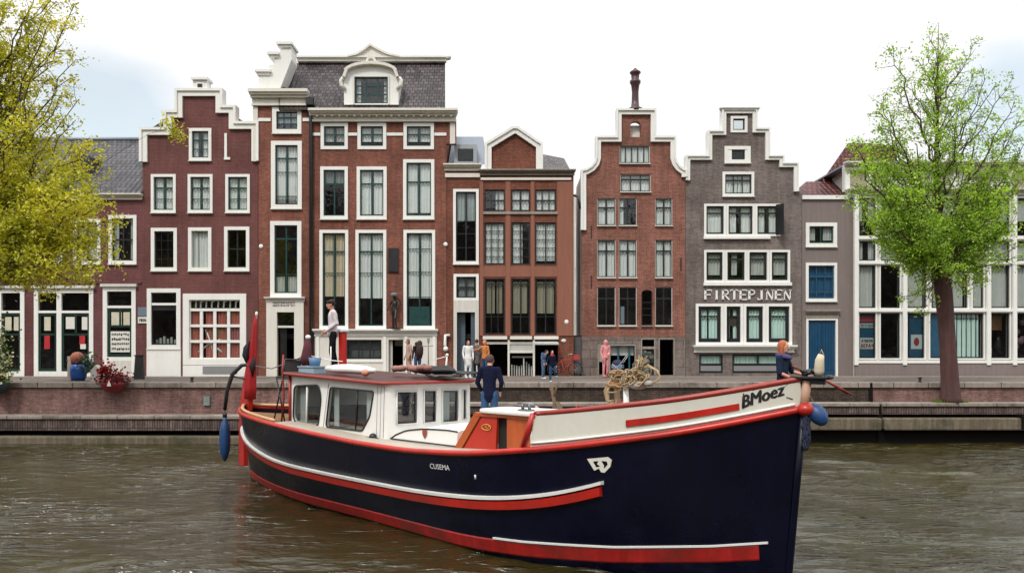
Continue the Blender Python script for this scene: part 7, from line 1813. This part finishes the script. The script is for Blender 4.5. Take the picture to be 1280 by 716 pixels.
MB().ball((-.2, 0, .86), .13, .07, .04).build('saddle', M['black'], bk, local=True)
MB().tube([(.2, -.26, 1.02), (.34, -.15, 1.04), (.34, .15, 1.04), (.2, .26, 1.02)], .014, 6).build('handlebar', M['curtgrey'], bk, local=True)
MB().box(.38, .68, -.18, .18, .78, 1.02).build('crate', surface('red crate', lin(160, 60, 56), .7, .4), bk, local=True)
# hand post on the quay below the white bracket lamp
o = MB().tube([(0, 0, 0), (.06, 0, .55), (.1, 0, 1.0)], [.05, .045, .03], 8).tube([(.1, 0, .95), (-.25, 0, .85), (-.5, 0, .8)], .02, 5).ball((.1, 0, 1.0), .07, .06, .07)
o = o.build('quay_post', M['white'], None); o.location = street(556, 34.5); tag(o, 'leaning white post with a side arm on the quay in front of the brick pier', 'post')
o = MB().tube([(0, 0, 0), (0, 0, 1.75)], .03, 6).box(-.05, .05, -.05, .05, 1.55, 1.75).tube([(-.3, 0, 1.4), (0, 0, 1.38), (.22, 0, 1.42)], .018, 5)
o = o.build('sign_pole', M['greypanel'], None); o.location = street(535.5, 35.5); tag(o, 'thin grey pole with short cross arm standing before the white pilaster', 'pole')
for (px, r_, l_) in ((500, .25, 'small pale sack at the dark open doorway of the townhouse'), (530, .28, 'white sack on the street beside the thin grey pole')):
    o = MB(); o.ball((0, 0, r_ * .8), r_, r_ * .8, r_ * .9); o.ball((.05, 0, r_ * 1.6), r_ * .4, r_ * .4, r_ * .3); o = remeshed(o, 'sack', M['curtgrey'] if px == 500 else M['white'], None, .03); o.location = street(px, 35.2); tag(o, l_, 'sack')
# rail posts and mooring ring on the quay
for i, (px, l_) in enumerate(((240, 'low iron mooring ring post on the coping left of the stern'), (1150, 'low iron mooring ring post on the coping left of the right tree'))):
    e_ = empty('mooring_post', (WX(px, 28.2), 28.2, STREET + .03), 0, l_, 'mooring post')
    if i == 0: MB().lathe([(.07, 0), (.05, .03), (.045, .13), (.075, .16), (.06, .19)], (0, 0, 0), 12).build('post', M['metalblack'], e_, local=True)
    else: MB().lathe([(.07, 0), (.05, .03), (.045, .13), (.075, .16), (.06, .19)], (0, 0, 0), 12).build('post', M['metalblack'], e_, local=True)
# ------------------------------------------------------------------ sky, sun, camera
w = bpy.data.worlds.new('World'); scene.world = w; w.use_nodes = True
nt = NT.__new__(NT); nt.t = w.node_tree; nt.t.nodes.clear()
SUN_EL, SUN_AZ = R(52), R(205)     # azimuth measured clockwise from +Y
sky = nt.n('ShaderNodeTexSky', sky_type='NISHITA', sun_disc=False, sun_elevation=SUN_EL, sun_rotation=SUN_AZ, air_density=1.2, dust_density=1.5)
tc = nt.n('ShaderNodeTexCoord'); mp = nt.n('ShaderNodeMapping'); mp.inputs['Scale'].default_value = (1, 1, 2.2); nt.l(tc.outputs['Generated'], mp.inputs[0])
n1 = nt.n('ShaderNodeTexNoise', inp={'Scale': 2.6, 'Detail': 7, 'Roughness': .55}); nt.l(mp.outputs[0], n1.inputs['Vector'])
# openings in the cloud
def opening(px, py, rad):
    d = Vector(((px - 640) / 1000, 1, -(py - HOR) / 1000)).normalized()
    vm = nt.n('ShaderNodeVectorMath', operation='DISTANCE'); nt.l(tc.outputs['Generated'], vm.inputs[0]); vm.inputs[1].default_value = d
    mr = nt.n('ShaderNodeMapRange', inp={1: rad, 2: rad * .15, 3: 0, 4: 1}); nt.l(vm.outputs['Value'], mr.inputs[0]); return mr.outputs[0]
a = opening(128, 140, .12); b = opening(1268, 128, .09); ad = nt.n('ShaderNodeMath', operation='MAXIMUM'); nt.l(a, ad.inputs[0]); nt.l(b, ad.inputs[1])
sb = nt.n('ShaderNodeMath', operation='MULTIPLY_ADD', inp={1: -.62}); nt.l(ad.outputs[0], sb.inputs[0])
nn = nt.n('ShaderNodeMath', operation='ADD', inp={1: .32}); nt.l(n1.outputs['Fac'], nn.inputs[0]); nt.l(nn.outputs[0], sb.inputs[2])
cf = nt.n('ShaderNodeMapRange', inp={1: .30, 2: .62, 3: 0.58, 4: 1}); nt.l(sb.outputs[0], cf.inputs[0])
sk = mixc(nt, 1.0, sky.outputs[0], (1.5, 1.75, 1.6, 1), 'MULTIPLY')
n2 = nt.n('ShaderNodeTexNoise', inp={'Scale': 5, 'Detail': 6, 'Roughness': .6}); nt.l(mp.outputs[0], n2.inputs['Vector'])
cl = ramp(nt, [(.3, (9.6, 9.7, 9.9, 1)), (.7, (10.8, 10.8, 10.8, 1))], n2.outputs['Fac'])
# an overcast sky is brighter overhead than at the horizon
sz = nt.n('ShaderNodeSeparateXYZ'); nt.l(tc.outputs['Generated'], sz.inputs[0])
ov = nt.n('ShaderNodeMapRange', inp={1: .3, 2: 1.0, 3: 1.0, 4: 2.1}); nt.l(sz.outputs[2], ov.inputs[0])
cl = mixc(nt, 1.0, cl, ov.outputs[0], 'MULTIPLY')
mx = nt.n('ShaderNodeMix', data_type='RGBA'); nt.l(cf.outputs[0], mx.inputs[0]); nt.l(sk, mx.inputs[6]); nt.l(cl, mx.inputs[7])
bg = nt.n('ShaderNodeBackground', inp={'Strength': .1}); # house and tree skyline painted into the sky behind the viewer to darken reflections
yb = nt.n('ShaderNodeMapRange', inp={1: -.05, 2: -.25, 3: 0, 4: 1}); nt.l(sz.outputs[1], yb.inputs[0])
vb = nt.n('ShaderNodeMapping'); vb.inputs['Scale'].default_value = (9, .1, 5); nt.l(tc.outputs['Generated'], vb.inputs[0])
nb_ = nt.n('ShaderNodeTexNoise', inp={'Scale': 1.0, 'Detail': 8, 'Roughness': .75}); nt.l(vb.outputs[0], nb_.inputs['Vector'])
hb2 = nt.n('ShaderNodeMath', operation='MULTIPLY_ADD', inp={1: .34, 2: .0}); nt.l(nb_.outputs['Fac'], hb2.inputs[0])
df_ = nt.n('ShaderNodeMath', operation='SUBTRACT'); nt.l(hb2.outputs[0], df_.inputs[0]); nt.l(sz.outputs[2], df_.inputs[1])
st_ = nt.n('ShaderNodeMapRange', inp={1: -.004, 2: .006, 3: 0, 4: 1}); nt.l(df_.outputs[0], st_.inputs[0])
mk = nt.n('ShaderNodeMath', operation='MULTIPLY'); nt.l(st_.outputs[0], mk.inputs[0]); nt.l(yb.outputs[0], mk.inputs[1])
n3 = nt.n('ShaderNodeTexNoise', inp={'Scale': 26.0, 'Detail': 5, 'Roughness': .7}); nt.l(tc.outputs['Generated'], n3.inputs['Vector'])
skyline_tone = ramp(nt, [(.35, (.25, .24, .2, 1)), (.6, (1.3, 1.1, .9, 1)), (.72, (4.0, 4.0, 3.9, 1))], n3.outputs['Fac'])
fin = mixc(nt, mk.outputs[0], mx.outputs[2], skyline_tone)
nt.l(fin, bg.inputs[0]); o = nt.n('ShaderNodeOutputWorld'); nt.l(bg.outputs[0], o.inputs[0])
sl = bpy.data.lights.new('sun', 'SUN'); sl.energy = 2.1; sl.angle = R(9); sl.color = (1.0, .95, .88)
so = bpy.data.objects.new('sun', sl); col.objects.link(so)
sd_ = Vector((math.sin(SUN_AZ) * math.cos(SUN_EL), math.cos(SUN_AZ) * math.cos(SUN_EL), math.sin(SUN_EL)))
so.rotation_euler = sd_.to_track_quat('Z', 'Y').to_euler(); so.location = sd_ * 60
cam = bpy.data.cameras.new('camera'); cam.sensor_width = 36; cam.lens = 36 * 1000 / 1280; cam.shift_y = (HOR - 358) / 1280; cam.clip_end = 3000
co = bpy.data.objects.new('camera', cam); co.location = (0, 0, CAMZ); co.rotation_euler = (PI / 2, 0, 0); col.objects.link(co); scene.camera = co
scene.view_settings.view_transform = 'Standard'; scene.view_settings.look = 'None'; scene.view_settings.exposure = .04; scene.view_settings.gamma = 1
scene.cycles.max_bounces = 6; scene.cycles.transparent_max_bounces = 12; scene.cycles.use_denoising = True
scene.cycles.caustics_reflective = False; scene.cycles.caustics_refractive = False
